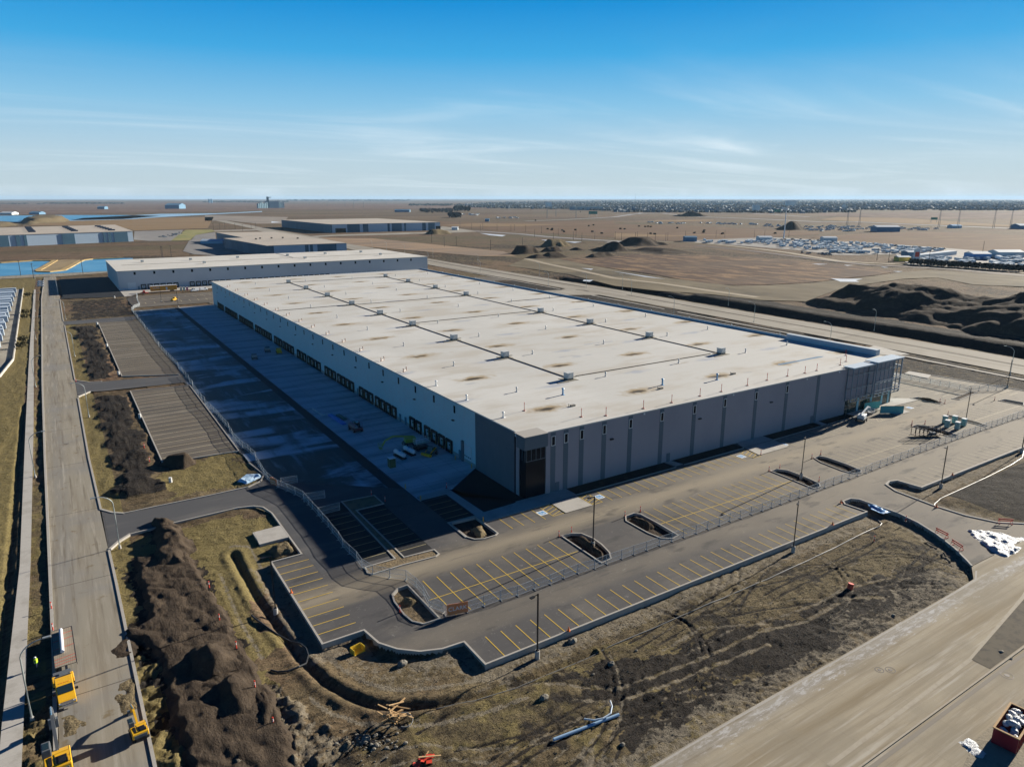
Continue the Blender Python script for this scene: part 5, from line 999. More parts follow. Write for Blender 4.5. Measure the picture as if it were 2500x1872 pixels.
place(cn, [(*G(c, x, y), .12, i) for i, (c, x, y, _) in enumerate(CC)], ['orange traffic cone '+n_ for *_, n_ in CC])
# barricades
br = root('barricade', (0,0,0), 'x', 'barricade', 'red barricades at the entrance drive')
MB().cbox((0,0,1.0),(2.7,.06,.22)).cbox((0,0,.62),(2.7,.06,.18)).build('rail', redp, br); m_ = MB()
for a in (-1.1, 1.1):
    m_.cyl((a,-.45,0),(a,0,1.05),.04,.04,6).cyl((a,.45,0),(a,0,1.05),.04,.04,6); m_.cyl((a,-.45,.05),(a,.45,.05),.04,.04,6)
m_.build('leg', redp, br)
place(br, [(150.8,55.0,0,math.atan2(-1.9,2.0)),(135.0,59.1,0,R(76)),(132.4,55.1,0,R(66))], ['red barricade on the right side of the entrance drive mouth','red barricade on the left kerb of the drive, far one','red barricade on the left kerb of the drive, near one'])
# ================================================================== TARPS, PIPES, TIMBER
def cloth(poly, label, seed, m=snow, hh=.26, cat='tarpaulin', res=.2):
    return mound('tarpaulin', poly, hh, label, cat=cat, m=m, res=res, edge=.45, rough=.36, seed=seed, base=-.02, ns=2.6)
tarpm = mat('tarp_white', (.42,.45,.48), [('n', .9, (.45,.55,.66), .55, .7, .7), ('n', .4, (.15,.2,.28), .64, .74, .5)], rough=.5, bump=(1.5, 1, .5))
cloth(GG('B4',(1720,1355),(1900,1365),(2208,1420),(2330,1440),(2208,1500),(2080,1590),(1960,1560),(1840,1470)), 'large crumpled white tarpaulin lying beside the entrance drive', 81, tarpm)
cloth(GG('B1',(2000,950),(2080,890),(2180,885),(2205,910),(2080,965)), 'crumpled blue white tarpaulin next to the fence on dirt', 82, mat('tarp_blue', (.42,.60,.78), [('n', .9, (.7,.8,.88), .5, .65, .8)], rough=.5))
cloth(GG('B4',(905,1140),(960,1150),(1080,1205),(1010,1215),(930,1180)), 'blue tarpaulin tucked behind the entrance island kerb', 83, mat('tarp_deep_blue', (.08,.25,.50), rough=.5), .15)
blackp = mat('hdpe_black', (.03,.032,.035), [('n', 1, (.10,.10,.10), .5, .75, .6)], rough=.35)
lp = [G('C2', *p) for p in ((130,892),(180,905),(260,900),(345,872),(400,810),(418,765),(400,715),(355,680),(270,640),(170,600),(90,560),(10,500),(-20,470))]
T(MB().tube([(x, y, gz(x, y)+.14+.1*math.sin(i/12*math.pi)) for i, (x, y) in enumerate(lp)], .13, 8).build('pipe', blackp), 'black plastic pipe curled in a loop on the dirt left of the lot', 'pipe')
def curvy(pts, label, r, m, z=.0, sm=1): 
    q = []
    for (a, b_), (c, d) in zip(pts, pts[1:]):
        n_ = max(1, int(math.hypot(c-a, d-b_)/1.2)); q += [(a+(c-a)*i/n_, b_+(d-b_)*i/n_) for i in range(n_)]
    q.append(pts[-1]); zs = np.convolve([gz(x, y) for x, y in q], np.ones(3)/3, 'same'); zs[0] = zs[1]; zs[-1] = zs[-2]
    return T(MB().tube([(x, y, zz_+r*.8) for (x, y), zz_ in zip(q, zs)], r, 8).build('pipe', m), label, 'pipe')
curvy([(33,69.2),(38,68.1),(44.1,67.5),(52,67.4),(60,67.3),(78,67.1),(95.4,67.0),(110,67.5),(120,68),(127.3,68.4),(130.2,68.4),(132,69.0),(132.9,70.2),(132.8,71.6)], 'thin pale hose running along the dirt below the lot kerb', .09, mat('hose_grey', (.15,.155,.155), rough=.5), -.42)
curvy([(148.2,67.3),(150,68.0),(153.3,68.6),(165,68.9),(176,69.2),(188.1,69.7),(196.7,70.8),(203,73)], 'curving pale pipe on the dirt right of the entrance drive', .09, mat('hose_pale', (.19,.19,.185), rough=.5), -.2)
ppb = mat('pipe_blue', (.28,.42,.58), [('n', 2, (.4,.5,.62), .5, .7, .5)], rough=.35)
T(MB().tube([(42.1,56.5,gz(42.1,56.5)+.2),(51.5,55.6,gz(51.5,55.6)+.2)], .2, 12).build('pipe', ppb), 'straight pale blue pipe lying on the dirt near the lower edge', 'pipe')
T(MB().tube([(47.0,56.9,.45),(47.9,56.1,.42),(49.0,55.7,.45),(50.3,55.8,.5),(51.2,56.6,.6),(51.5,57.3,.8)], .10, 8).build('pipe', mat('pipe_light', (.5,.6,.7), rough=.4)), 'bent thin pale pipe resting across the straight blue pipe', 'pipe')
wood = mat('raw_timber', (.42,.27,.13), [('n', 2, (.55,.40,.22), .45, .7, .7), ('n', 8, (.28,.18,.09), .5, .7, .5)], rough=.85)
tp = root('timber_stack', (27.6,69.6,gz(27.6,69.6)), 'jumbled heap of light timber frames beside a ring of pipe', 'timber'); rn = random.Random(3)
for k_ in range(15):
    a = rn.uniform(0, 3.14); MB().cbox((rn.uniform(-.9,.9), rn.uniform(-.9,.9), .3+k_*.12), (rn.uniform(2.2,3.6), .16, .1), rz=a, ry=rn.uniform(-.5,.5)).build('plank', wood, tp)
T(MB().tube([(28.6+1.0*math.cos(t), 69.0+1.0*math.sin(t), .12+.25*math.sin(t)) for t in np.linspace(-2.4, 1.6, 14)], .07, 6).build('pipe', MATS['hose_pale']), 'short curl of grey pipe beside the timber heap', 'pipe')
rd = root('red_debris', (28,62.1,gz(28,62.1)), 'heap of red plastic netting with planks in the foreground dirt', 'debris')
for k_ in range(7): MB().cbox((rn.uniform(-1.2,.7), rn.uniform(-.5,.5), .15+.05*k_), (rn.uniform(.6,1.4), rn.uniform(.3,.7), .08), rz=rn.uniform(0,3), ry=rn.uniform(-.4,.4)).build('sheet', redp, rd)
MB().cbox((.6,-.1,.5),(2.6,.18,.08), rz=-.35, ry=.1).cbox((.3,.4,.3),(1.6,.14,.08), rz=.7).build('plank', wood, rd)
def rock(x, y, r, label, m=None, z=-.1): 
    o = MB().sphere((0,0,r*.4), r, 9, 7, (1.2,.9,.65)); rn = random.Random(int(x*10)); o.v = [tuple(c_*(1+rn.uniform(-.14,.14)) for c_ in v) for v in o.v]
    k = o.build('boulder', m or mat('rock', (.20,.185,.155), [('n', 2, (.11,.10,.085), .42, .62, .85), ('n', 6, (.3,.28,.24), .6, .7, .5)], rough=.9)); k.location = (x, y, (gz(x, y) if z == -.1 else z)-r*.15); T(k, label, 'rock')
for c, x, y, r, lb_ in (('C3',280,1115,.75,'grey boulder in dirt above the blue pipe'),('C3',995,740,.3,'small rock below the hose in mid slope'),('C3',660,925,.28,'pale rock on the grassy slope'),('C3',885,1480,.45,'pale rock near the lower right road edge'),('C2',870,1420,.7,'pale boulder by the rubble heap'),('C2',940,1390,.4,'small pale rock right of the rubble boulder'),('C3',500,645,.9,'flat buff boulder against the lot kerb'),('C4',1855,762,.5,'pale stone in the dark median at right'),('C4',1930,815,.4,'brown stone next to the pale median stone'),('C4',1020,470,.4,'dark clod on the slope left of the road'),('C2',1150,830,.9,'dark clump of soil under the curved kerb'),('C3',800,845,.7,'dark boulder cluster in mid slope')): rock(*G(c, x, y), r*.72, lb_)
rc = MB(); rn = random.Random(9)
for k_ in range(150):
    a, b_ = G('C2', rn.gauss(900, 110), rn.gauss(1450, 55)); rr = abs(rn.gauss(0,.1))+.04; rc.sphere((a, b_, gz(a, b_)+rr*.4), rr, 6, 4, (1.2,.9,.7))
T(rc.build('rubble', MATS['rock']), 'scattered pale rubble and stones in the foreground dirt', 'rubble', kind='stuff')
# pebbles & clods over the southern slope: nobody could count them
pb_ = MB(); rn = random.Random(12)
while len(pb_.v) < 42000:
    a = rn.uniform(16, 128); b_ = rn.uniform(49, 92 if a < 36 else 71.5)
    if a < 31 and b_ > 88: continue
    if bool(inside(np.array([a]), np.array([b_]), LOT)[0]): continue
    rr = abs(rn.gauss(0,.045))+.02; zz_ = gz(a, b_)-.03
    pb_.add([(a-rr,b_,zz_),(a+rr*.8,b_-rr*.6,zz_),(a+rr*.5,b_+rr*.9,zz_),(a,b_,zz_+rr*1.5)], [(0,1,3),(1,2,3),(2,0,3)])
T(pb_.build('gravel', mat('pebble', (.24,.21,.16), [('n', .8, (.13,.11,.08), .45, .6, .8)], rough=.9)), kind='stuff')
dr = MB().cyl((0,0,0),(0,0,.9),.45,.45,14).cyl((0,0,.3),(0,0,.36),.47,.47,14).build('barrel', redp); a, b_ = G('C4',680,278); dr.location = (a, b_, gz(a, b_)-.05); dr.rotation_euler = (0, .25, 0); T(dr, 'bright red drum standing alone on the churned slope', 'drum')
dgm = MB().box(-.9,-.6,.1,.9,.6,.22).box(-.9,-.6,.22,-.8,.6,1.0).box(.8,-.6,.22,.9,.6,1.0).box(-.9,.5,.22,.9,.6,1.0); a, b_ = G('C2',800,720); o = dgm.build('trench_box', yellow); o.location = (a, b_, gz(a, b_)-.1); o.rotation_euler = (0,0,.2); T(o, 'yellow plywood trench box under the lot corner kerb', 'trench box')
# ================================================================== VEHICLES AND MACHINES
ry = mat('machine_yellow', (.78,.42,.015), [('n', 1.5, (.6,.32,.02), .5, .75, .4)], rough=.4, spec=.5); rubber = mat('tyre', (.02,.02,.02), rough=.85); chrome = mat('chrome', (.6,.62,.65), rough=.2, metal=.9); grey = paint('machine_grey', (.12,.13,.14)); tglass = mat('cab_glass', (.02,.04,.05), rough=.08, spec=.6)
def wheel(par, x, y, r=.42, w=.3, name='wheel'):
    o = MB().cyl((x,y-w/2,r),(x,y+w/2,r),r,r,16).build(name, rubber, par); MB().cyl((x,y-w/2-.01,r),(x,y+w/2+.01,r),r*.55,r*.55,12).build('rim', chrome, o); return o
def extr(prof, y0_, y1_, b=None, taper=0):
    """profile in XZ extruded along Y"""
    b = b or MB(); n = len(prof)
    vs = [(x, y0_, z) for x, z in prof]+[(x, y1_, z) for x, z in prof]
    b.add(vs, [tuple(range(n)), tuple(range(2*n-1, n-1, -1))]+[(i, n+i, n+(i+1)%n, (i+1)%n) for i in range(n)]); return b
# --- yellow dual-wheel pickup towing a deck trailer
tr = root('pickup_truck', (-6.05,93.9,0), 'yellow dual rear wheel pickup truck parked on the west road', 'pickup truck', rz=R(-90+4))
extr([(.0,.45),(0,1.0),(-.15,1.12),(-1.45,1.28),(-2.3,1.95),(-2.6,2.02),(-4.1,2.02),(-4.35,1.95),(-4.45,1.2),(-4.45,.45)], -.98, .98).build('body', ry, tr, bevel=.07)
MB().cbox((-1.85,0,1.655),(1.02,1.7,.06), ry=R(38)).build('windshield', tglass, tr)
for s_ in (-1, 1):
    MB().box(-4.1,s_*.985-.01,1.32,-2.35,s_*.985+.01,1.88).build('side_window', tglass, tr); MB().cbox((-1.75,s_*1.22,1.35),(.15,.35,.3)).build('mirror', blk, tr)
    MB().cbox((.03,s_*.72,.86),(.08,.42,.22)).build('headlight', whm, tr)
    wheel(tr, -1.05, s_*.85, .42, .28); wheel(tr, -5.35, s_*.95, .42, .55)
    extr([(-4.7,.5),(-4.7,1.1),(-5.0,1.25),(-5.9,1.25),(-6.3,1.1),(-6.3,.5)], s_*1.0-.22, s_*1.0+.22).build('rear_fender', ry, tr, bevel=.08)
MB().box(-.02,-.62,.62,.08,.62,1.02).build('grille', chrome, tr); MB().box(-.05,-1.0,.35,.18,1.0,.6).build('bumper', chrome, tr)
MB().box(-7.2,-1.0,.95,-4.55,1.0,1.08).box(-4.75,-.9,1.08,-4.6,.9,1.9).box(-7.2,-1,.7,-4.6,-.6,.95).box(-7.2,.6,.7,-4.6,1,.95).cbox((-5.8,0,1.2),(1.6,.7,.25)).build('flatbed', grey, tr)
for k_ in range(5): MB().cbox((-2.75,-.5+.25*k_,2.05),(.1,.08,.05)).build('roof_light', orangep, tr)
tl = root('flatbed_trailer', (-6.2,107.4,0), 'wooden deck trailer hitched behind the yellow pickup', 'trailer', rz=R(92-180))
deckm = mat('deck_boards', (.30,.25,.19), [('n', 1, (.22,.18,.13), .45, .7, .7), ('lines', 0, .25, .03, (.12,.1,.08), .7)], rough=.9)
MB().box(-5.0,-1.25,.85,5.0,1.25,.95).build('deck', deckm, tl); f_ = MB().box(-5,-1.3,.6,5,-1.25,.97).box(-5,1.25,.6,5,1.3,.97).box(5,-.15,.7,6.6,.15,.95)
f_.box(-5.1,-1.3,.6,-5,1.3,.97); f_.build('frame', blk, tl)
for k_ in range(3):
    for s_ in (-1, 1): wheel(tl, -3.2+k_*.95, s_*1.15, .4, .24)
for k_, a in enumerate((-3.6,-2.0,.2,2.9,3.7,4.4)): MB().cbox((a,0,.965),(.07,2.5,.02), rz=R(8)).build('strap', redp, tl)
pp = MB().tube([(-6.35,105.6,1.22),(-6.45,111.8,1.22)], .24, 14).build('pipe', mat('pipe_white', (.62,.64,.70), rough=.4)); T(pp, 'white pipe lying on the wooden trailer deck', 'pipe')
# --- excavators
def excavator(name_loc, label, rz, boom, cabrot=0):
    t = root('excavator', name_loc, label, 'excavator', 'yellow excavators working at the west road', rz=rz)
    for s_ in (-1, 1):
        o = extr([(-1.9,.35),(-1.6,.05),(1.6,.05),(1.9,.35),(1.7,.75),(-1.7,.75)], s_*1.05-.3, s_*1.05+.3).build('track', rubber, t, bevel=.04)
    MB().cyl((0,0,.7),(0,0,1.0),.7,.7,16).build('turntable', grey, t)
    extr([(-2.2,1.0),(-2.3,1.3),(-2.2,1.95),(-1.8,2.1),(.2,2.05),(1.3,1.7),(1.5,1.0)], -1.3, 1.3).build('body', ry, t, bevel=.12)
    MB().box(-2.34,-1.0,1.1,-2.2,1.0,1.7).build('counterweight', grey, t, bevel=.03)
    c_ = MB().box(-.1,.45,1.5,1.5,1.32,3.0).build('cab', grey, t, bevel=.08)
    MB().box(1.505,.55,1.7,1.53,1.25,2.85).box(.0,1.325,1.9,1.4,1.35,2.85).box(0,.42,2.1,1.4,.445,2.85).build('cab_window', tglass, c_); MB().box(.1,.6,3.0,1.2,1.2,3.05).build('roof_hatch', tglass, c_)
    MB().cyl((-1.9,-.9,2.0),(-1.9,-.9,2.6),.08,.08,8).build('exhaust', blk, t)
    MB().box(-1.9,-.9,2.105,-.6,.2,2.16).box(-1.9,.5,2.1,-.3,.9,2.13).box(-1.2,-1.33,1.2,.2,-1.305,1.8).box(-1.8,1.305,1.2,-.4,1.33,1.8).build('engine_grille', blk, t)
    gr_ = MB()
    for a_ in (-1.9,-.9,.1): gr_.cyl((a_,-1.2,1.95),(a_,-1.2,2.55),.03,.03,6)
    gr_.cyl((-1.9,-1.2,2.55),(.1,-1.2,2.55),.03,.03,6); gr_.build('hand_rail', blk, t)
    pts = boom; bm = MB(); 
    for a, b_ in zip(pts, pts[1:]): 
        v = Vector(b_)-Vector(a); bm.cbox(tuple((Vector(a)+Vector(b_))/2), (v.length+.2, .34, .48), ry=-math.atan2(v.z, v.x))
    bm.build('boom', grey if 'left' in label else ry, t)
    MB().cyl((.8,-.05,1.7), tuple(Vector(pts[1])*.6+Vector(pts[0])*.4-Vector((0,0,.3))), .09,.09,8).cyl(tuple(Vector(pts[1])+Vector((-.5,0,.35))), tuple(Vector(pts[2])+Vector((0,0,.35))), .08,.08,8).build('hydraulic_ram', chrome, t)
    e = Vector(pts[-1]); extr([(e.x-.1,e.z+.2),(e.x+.5,e.z+.1),(e.x+.7,e.z-.5),(e.x+.3,e.z-.9),(e.x-.4,e.z-.8)], -.5, .5).build('bucket', grey, t)
    return t
excavator((-7.2,82.9,0), 'yellow excavator at bottom left with dark boom reaching along the kerb', R(93), [(1.0,-.1,1.6),(3.6,-.1,4.6),(5.4,-.1,4.2),(7.6,-.1,1.2)])
ex2 = excavator((.9,83.9,0), 'yellow excavator with green cab beside the right kerb of the road', R(96), [(1.0,-.1,1.6),(3.6,-.1,3.0),(5.6,-.1,2.4),(6.6,-.1,.6)]); ex2.scale = (.68,)*3
# --- worker
def skin_fig(pts, edges, rad, name, m, par):
    me = bpy.data.meshes.new(name); me.from_pydata(pts, edges, []); o = bpy.data.objects.new(name, me); COL.objects.link(o)
    sk_ = o.modifiers.new('skin', 'SKIN'); 
    for v, r in zip(me.skin_vertices[0].data, rad): v.radius = (r, r)
    me.skin_vertices[0].data[0].use_root = True
    sb = o.modifiers.new('sub', 'SUBSURF'); sb.levels = 1; sb.render_levels = 1
    me.materials.append(m); o.parent = par; return o
pr = root('person', (-9.45,105.2,0), 'person in yellow high visibility jacket and white helmet on the verge', 'person', rz=1.2)
navyc = mat('trousers_navy', (.03,.04,.07), rough=.9); hiv = mat('hi_vis', (.45,.75,.03), rough=.7); skinm = mat('skin', (.45,.28,.2), rough=.6)
skin_fig([(0,0,.98),(0,0,1.2),(0,.01,1.42),(0,.01,1.52),(0,.02,1.64),(.1,0,.9),(.12,.03,.5),(.13,0,.08),(.13,.14,.05),(-.1,0,.9),(-.12,-.03,.5),(-.13,0,.08),(-.13,.14,.05),(.2,0,1.42),(.27,.03,1.15),(.25,.2,.95),(-.2,0,1.42),(-.28,.04,1.15),(-.24,.22,1.0)],
 [(0,1),(1,2),(2,3),(3,4),(0,5),(5,6),(6,7),(7,8),(0,9),(9,10),(10,11),(11,12),(2,13),(13,14),(14,15),(2,16),(16,17),(17,18)], [.15,.16,.15,.06,.1,.1,.075,.055,.05,.1,.075,.055,.05,.07,.055,.04,.07,.055,.04], 'body', navyc, pr)
extr([(-.24,.92),(-.21,1.2),(-.24,1.46),(-.1,1.52),(.1,1.52),(.24,1.46),(.21,1.2),(.24,.92)], -.17, .17).build('jacket', hiv, pr, bevel=.05)
MB().sphere((0,.02,1.66), .115, 10, 8, (1,1,1.15)).build('head', skinm, pr, smooth=True); MB().sphere((0,.02,1.73), .145, 12, 8, (1,1.1,.75)).build('helmet', whm, pr, smooth=True)
# --- skip / dumpster with bags
dm = root('dumpster', (88.5,27.5,0), 'dark red open dumpster filled with white bags at the bottom right', 'dumpster', rz=R(8))
redm = mat('dumpster_red', (.22,.012,.025), [('n', .8, (.12,.01,.02), .45, .7, .6)], rough=.5)
Wd, Ld, Hd = 1.25, 3.2, 2.1; k = MB()
k.box(-Ld,-Wd,.15,Ld,Wd,.25); k.box(-Ld,-Wd,.25,Ld,-Wd+.08,Hd); k.box(-Ld,Wd-.08,.25,Ld,Wd,Hd); k.box(-Ld,-Wd+.08,.25,-Ld+.08,Wd-.08,Hd); k.box(Ld-.08,-Wd+.08,.25,Ld,Wd-.08,Hd)
for a in np.linspace(-Ld+.5, Ld-.5, 8): k.box(a-.06,-Wd-.08,.2,a+.06,-Wd-.001,Hd-.1); k.box(a-.06,Wd+.001,.2,a+.06,Wd+.08,Hd-.1)
k.build('bin', redm, dm); MB().box(-Ld-.06,-Wd-.1,Hd+.002,Ld+.06,-Wd+.12,Hd+.12).box(-Ld-.06,Wd-.12,Hd+.002,Ld+.06,Wd+.1,Hd+.12).box(-Ld-.06,-Wd+.121,Hd+.002,-Ld+.15,Wd-.121,Hd+.12).box(Ld-.15,-Wd+.121,Hd+.002,Ld+.06,Wd-.121,Hd+.12).build('rim', wood, dm)
bagm = mat('bag_plastic', (.46,.48,.50), [('n', 2.5, (.5,.56,.64), .5, .7, .7)], rough=.35, bump=(5, 1, .15)); rn = random.Random(5)
bpos = [(-2.5,.4,2.0),(-1.8,-.5,2.1),(-1.3,.5,2.3),(-.6,-.4,2.2),(0,.5,2.3),(.6,-.5,2.1),(1.2,.4,2.2),(1.8,-.4,2.0),(2.4,.4,2.0),(-2.4,-.6,1.9),(.2,-.1,2.5),(-1.2,0,2.6)]
for i, (a, b_, c) in enumerate(bpos):
    mb_ = MB().sphere((0,0,0), .5, 14, 10, (1.25, .8, .6)); mb_.v = [(x*(1+rn.uniform(-.1,.1)), y*(1+rn.uniform(-.12,.12)), z*(1+rn.uniform(-.15,.15))) for x, y, z in mb_.v]
    o = mb_.build('rubbish_bag', bagm, smooth=True); q = Matrix.Rotation(R(8), 4, 'Z') @ Vector((a, b_, 0)); o.location = (88.5+q.x, 27.5+q.y, c-.15); o.rotation_euler = (rn.uniform(-.4,.4), rn.uniform(-.4,.4), rn.uniform(0,3))
    T(o, 'white plastic rubbish bag heaped in the red dumpster', 'rubbish bag', 'white bags piled in the red dumpster')
for k_, (a, b_) in enumerate((G('E6', 640, 1260), G('E6', 760, 1400))): cloth([(a-1.2,b_-.6),(a+.9,b_-1),(a+1.1,b_+.7),(a-.8,b_+1)], ('white' if k_ else 'grey')+' torn plastic sheet on the ground beside the dumpster', 84+k_, tarpm, .2)
# --- shaded yard machines
greenm = paint('machine_green', (.30,.36,.06)); ptank = mat('tank_white', (.72,.75,.78), rough=.35)
def tank(): 
    t = root('propane_tank', (0,0,0), 'x', 'gas tank', 'white gas tanks in the shaded yard')
    b = MB().cyl((-2.1,0,1.1),(2.1,0,1.1),.55,.55,18); b.sphere((-2.1,0,1.1),.55,18,10,(.7,1,1)); b.sphere((2.1,0,1.1),.55,18,10,(.7,1,1)); b.build('tank_body', ptank, t, smooth=True)
    MB().cbox((0,0,1.75),(.7,.4,.2)).build('valve_cover', sb_ if False else blue, t); MB().box(-2.2,-.7,.1,2.2,.7,.35).box(-1.6,-.3,.35,-1.3,.3,.7).box(1.3,-.3,.35,1.6,.3,.7).build('skid', blk, t); return t
place(tank(), [(65.6,153.6,0,R(96)),(68.6,154.6,0,R(96))], ['white gas tank on a black skid in the shaded yard, left of two','white gas tank on a black skid in the shaded yard, right of two'])
gb = root('site_cabin', (61.3,148.6,0), 'dark green upright cabinet with a pale lid in the shaded yard', 'cabinet'); MB().box(-.75,-.75,.05,.75,.75,2.3).build('box', paint('dark_green', (.06,.10,.045)), gb, bevel=.03); MB().box(-.8,-.8,2.3,.8,.8,2.42).build('lid', ptank, gb); MB().box(-.5,-.78,.1,.5,-.755,2.1).build('door', paint('dark_green2', (.08,.12,.05)), gb)
def boom_lift(loc, rz, label, m, long=1.0):
    t = root('boom_lift', loc, label, 'boom lift', rz=rz)
    MB().box(-1.6,-1.0,.5,1.6,1.0,.95).build('chassis', grey, t, bevel=.04)
    for a in (-1.1, 1.1):
        for s_ in (-1, 1): wheel(t, a, s_*1.05, .5, .4)
    MB().box(-1.5,-.95,1.0,1.1,.95,2.1).build('turret', m, t, bevel=.1); MB().cbox((-1.3,0,1.9),(.9,1.7,.5)).build('engine_cover', m, t, bevel=.05)
    p = [(-1.2,0,2.3),(4.4*long,0,3.1),(6.6*long,0,2.2),(7.4*long,0,.9)]; bm = MB()
    for a, b_ in zip(p, p[1:]): v = Vector(b_)-Vector(a); bm.cbox(tuple((Vector(a)+Vector(b_))/2), (v.length+.15,.32,.36), ry=-math.atan2(v.z, v.x))
    bm.build('boom', m, t); bk = MB(); x = 7.9*long
    for a in (-.9, .9):
        for c in (-.4, .4): bk.cyl((x+c,a,.4),(x+c,a,1.5),.03,.03,6)
    for zz_ in (.95, 1.5): bk.ribbon([(x-.4,-.9),(x+.4,-.9),(x+.4,.9),(x-.4,.9)], .06, zz_, zz_+.06, True)
    bk.box(x-.4,-.9,.36,x+.4,.9,.42); bk.build('basket', m, t); return t
boom_lift((71.2,160.4,0), R(172), 'olive boom lift with lowered basket in the shaded yard', greenm, .95)
boom_lift((189.6,109.0,0), R(17), 'white boom lift with blue body parked by the glass entrance', paint('lift_pale', (.62,.66,.70)), 1.25)
bpy.data.objects
sl = root('scissor_lift', (72.6,155.9,0), 'grey boxy scissor lift platform beside the dock doors', 'scissor lift', rz=R(5)); MB().box(-1.9,-.9,.35,1.9,.9,.8).build('chassis', blk, sl)
for a in (-1.4,1.4):
    for s_ in (-1,1): wheel(sl, a, s_*.85, .33, .25)
m_ = MB(); 
for k_ in range(4): m_.cbox((0,-.6,.95+k_*.22),(3.0,.08,.1), ry=R(5 if k_ % 2 else -5)).cbox((0,.6,.95+k_*.22),(3.0,.08,.1), ry=R(-5 if k_ % 2 else 5))
m_.build('scissor_arms', grey, sl); MB().box(-1.9,-.9,1.85,1.9,.9,1.95).build('platform', paint('platform_green', (.34,.42,.36)), sl); m_ = MB()
for zz_ in (2.4, 2.95): m_.ribbon([(-1.85,-.85),(1.85,-.85),(1.85,.85),(-1.85,.85)], .06, zz_, zz_+.06, True)
for a in (-1.85,0,1.85):
    for s_ in (-.85,.85): m_.cyl((a,s_,1.95),(a,s_,3.0),.03,.03,6)
m_.build('guard_rail', ptank, sl)
ss = root('skid_steer', (73.2,151.2,0), 'yellow skid steer loader with sweeping blade near the dock doors', 'loader', rz=R(200)); extr([(-1.3,.4),(-1.3,1.5),(-.6,1.6),(-.5,2.1),(.6,2.1),(.8,1.2),(1.3,.9),(1.3,.4)], -.8, .8).build('body', grey, ss, bevel=.05); MB().box(-.5,-.82,1.3,.6,-.8,2.0).box(-.5,.8,1.3,.6,.82,2.0).build('cab_window', tglass, ss)
for a in (-.8,.8):
    for s_ in (-1,1): wheel(ss, a, s_*.95, .42, .3)
MB().cbox((.3,-.9,1.4),(2.4,.12,.2), ry=R(25)).cbox((.3,.9,1.4),(2.4,.12,.2), ry=R(25)).build('lift_arm', ry, ss); MB().cyl((2.0,-1.5,.45),(2.0,1.5,.45),.4,.4,12).build('sweeper_drum', ry, ss)
tb = root('telehandler', (63.9,179.5,0), 'dark maroon flatbed loader carrying pallets in the shaded yard', 'loader', rz=R(92))
extr([(-2.4,.5),(-2.4,1.3),(2.4,1.3),(2.4,.5)], -1.15, 1.15).build('chassis', paint('maroon', (.10,.04,.05)), tb, bevel=.05)
for a in (-1.6,1.6):
    for s_ in (-1,1): wheel(tb, a, s_*1.15, .55, .45)
MB().box(-1.0,-1.0,1.3,.6,0,2.5).build('cab', tglass, tb, bevel=.06); MB().box(-2.3,.1,1.32,2.3,1.1,1.9).box(.8,-1,1.32,2.3,0,2.2).build('load', mat('pallet_load', (.25,.25,.26), rough=.8), tb); m_ = MB()
for a in np.linspace(-2.3,2.3,6): m_.cyl((a,1.15,1.3),(a,1.15,2.6),.03,.03,6).cyl((a,-1.15,1.3),(a,-1.15,2.6),.03,.03,6)
m_.cyl((-2.3,1.15,2.6),(2.3,1.15,2.6),.03,.03,6).cyl((-2.3,-1.15,2.6),(2.3,-1.15,2.6),.03,.03,6); m_.build('guard_rail', paint('rail_red', (.35,.08,.08)), tb)
def stack(x0_, y0_, x1_, y1_, hh, label, m):
    b = MB(); n = 5
    for k_ in range(3):
        b.cbox(((x0_+x1_)/2,(y0_+y1_)/2,.12+k_*hh/3), (math.hypot(x1_-x0_, y1_-y0_), 1.1, hh/3-.03), rz=math.atan2(y1_-y0_, x1_-x0_))
    for k_ in range(4):
        t = (k_+.5)/4; b.cbox((x0_+(x1_-x0_)*t, y0_+(y1_-y0_)*t, .05), (.12,1.2,.1), rz=math.atan2(y1_-y0_, x1_-x0_))
    T(b.build('material_stack', m), label, 'building material')
stack(62.5,197,63,186,.5,'long blue wrapped material stack next to the maroon loader', mat('wrap_blue', (.10,.22,.62), rough=.4)); stack(60.6,206,61.0,197.5,.4,'pale plank stack left of the blue wrapped stack', conc_yard); stack(70.2,193.5,69.8,187,.2,'pale plank stack nearest the dock doors', conc_yard); stack(66.4,194,66.6,187,.3,'grey plank stack right of the blue wrapped stack', conc_yard); stack(64.6,196,64.8,190,.3,'olive plank stack beside the blue wrapped stack', mat('wrap_olive', (.2,.22,.14), rough=.7))
for (a, b_, lb_, c) in ((62.4,288,'dark flatbed vehicle with pale load in the shaded yard',grey),(70.3,299,'small dark tracked machine in the shaded yard',grey),(73.6,293.5,'small yellow loader in the shaded yard far down the dock wall',ry)):
    t = root('site_vehicle', (a, b_, 0), lb_, 'site vehicle', rz=R(80)); extr([(-2.6,.5),(-2.6,1.2),(-.5,1.3),(0,2.0),(1.2,2.0),(1.5,1.3),(2.4,1.1),(2.4,.5)], -1, 1).build('body', c, t, bevel=.05)
    MB().box(0,-1.02,1.4,1.1,-1.005,1.9).box(0,1.005,1.4,1.1,1.02,1.9).build('cab_window', tglass, t); MB().box(-2.5,-.9,1.22,-.7,.9,1.7).build('load', conc if c is grey else c, t)
    for a_ in (-1.6,1.6):
        for s_ in (-1,1): wheel(t, a_, s_*.95, .42, .3)
bol = MB().cyl((0,0,0),(0,0,1.1),.1,.1,8).build('bollard', ry); T(bol, 'x', 'bollard', 'bollards at the edge of the shaded concrete apron'); place(bol, [(58.6,134.9,0,0),(58.7,127.3,0,0),(76.9,137.6,0,0),(76.3,144.6,0,0),(64.7,111.3,0,0)], ['bollard on the concrete apron edge above the cabinet','bollard at the near corner of the apron','bollard at the dark cladding base','bollard beside the overhead door','bollard at the path kink by the shaded stalls'])
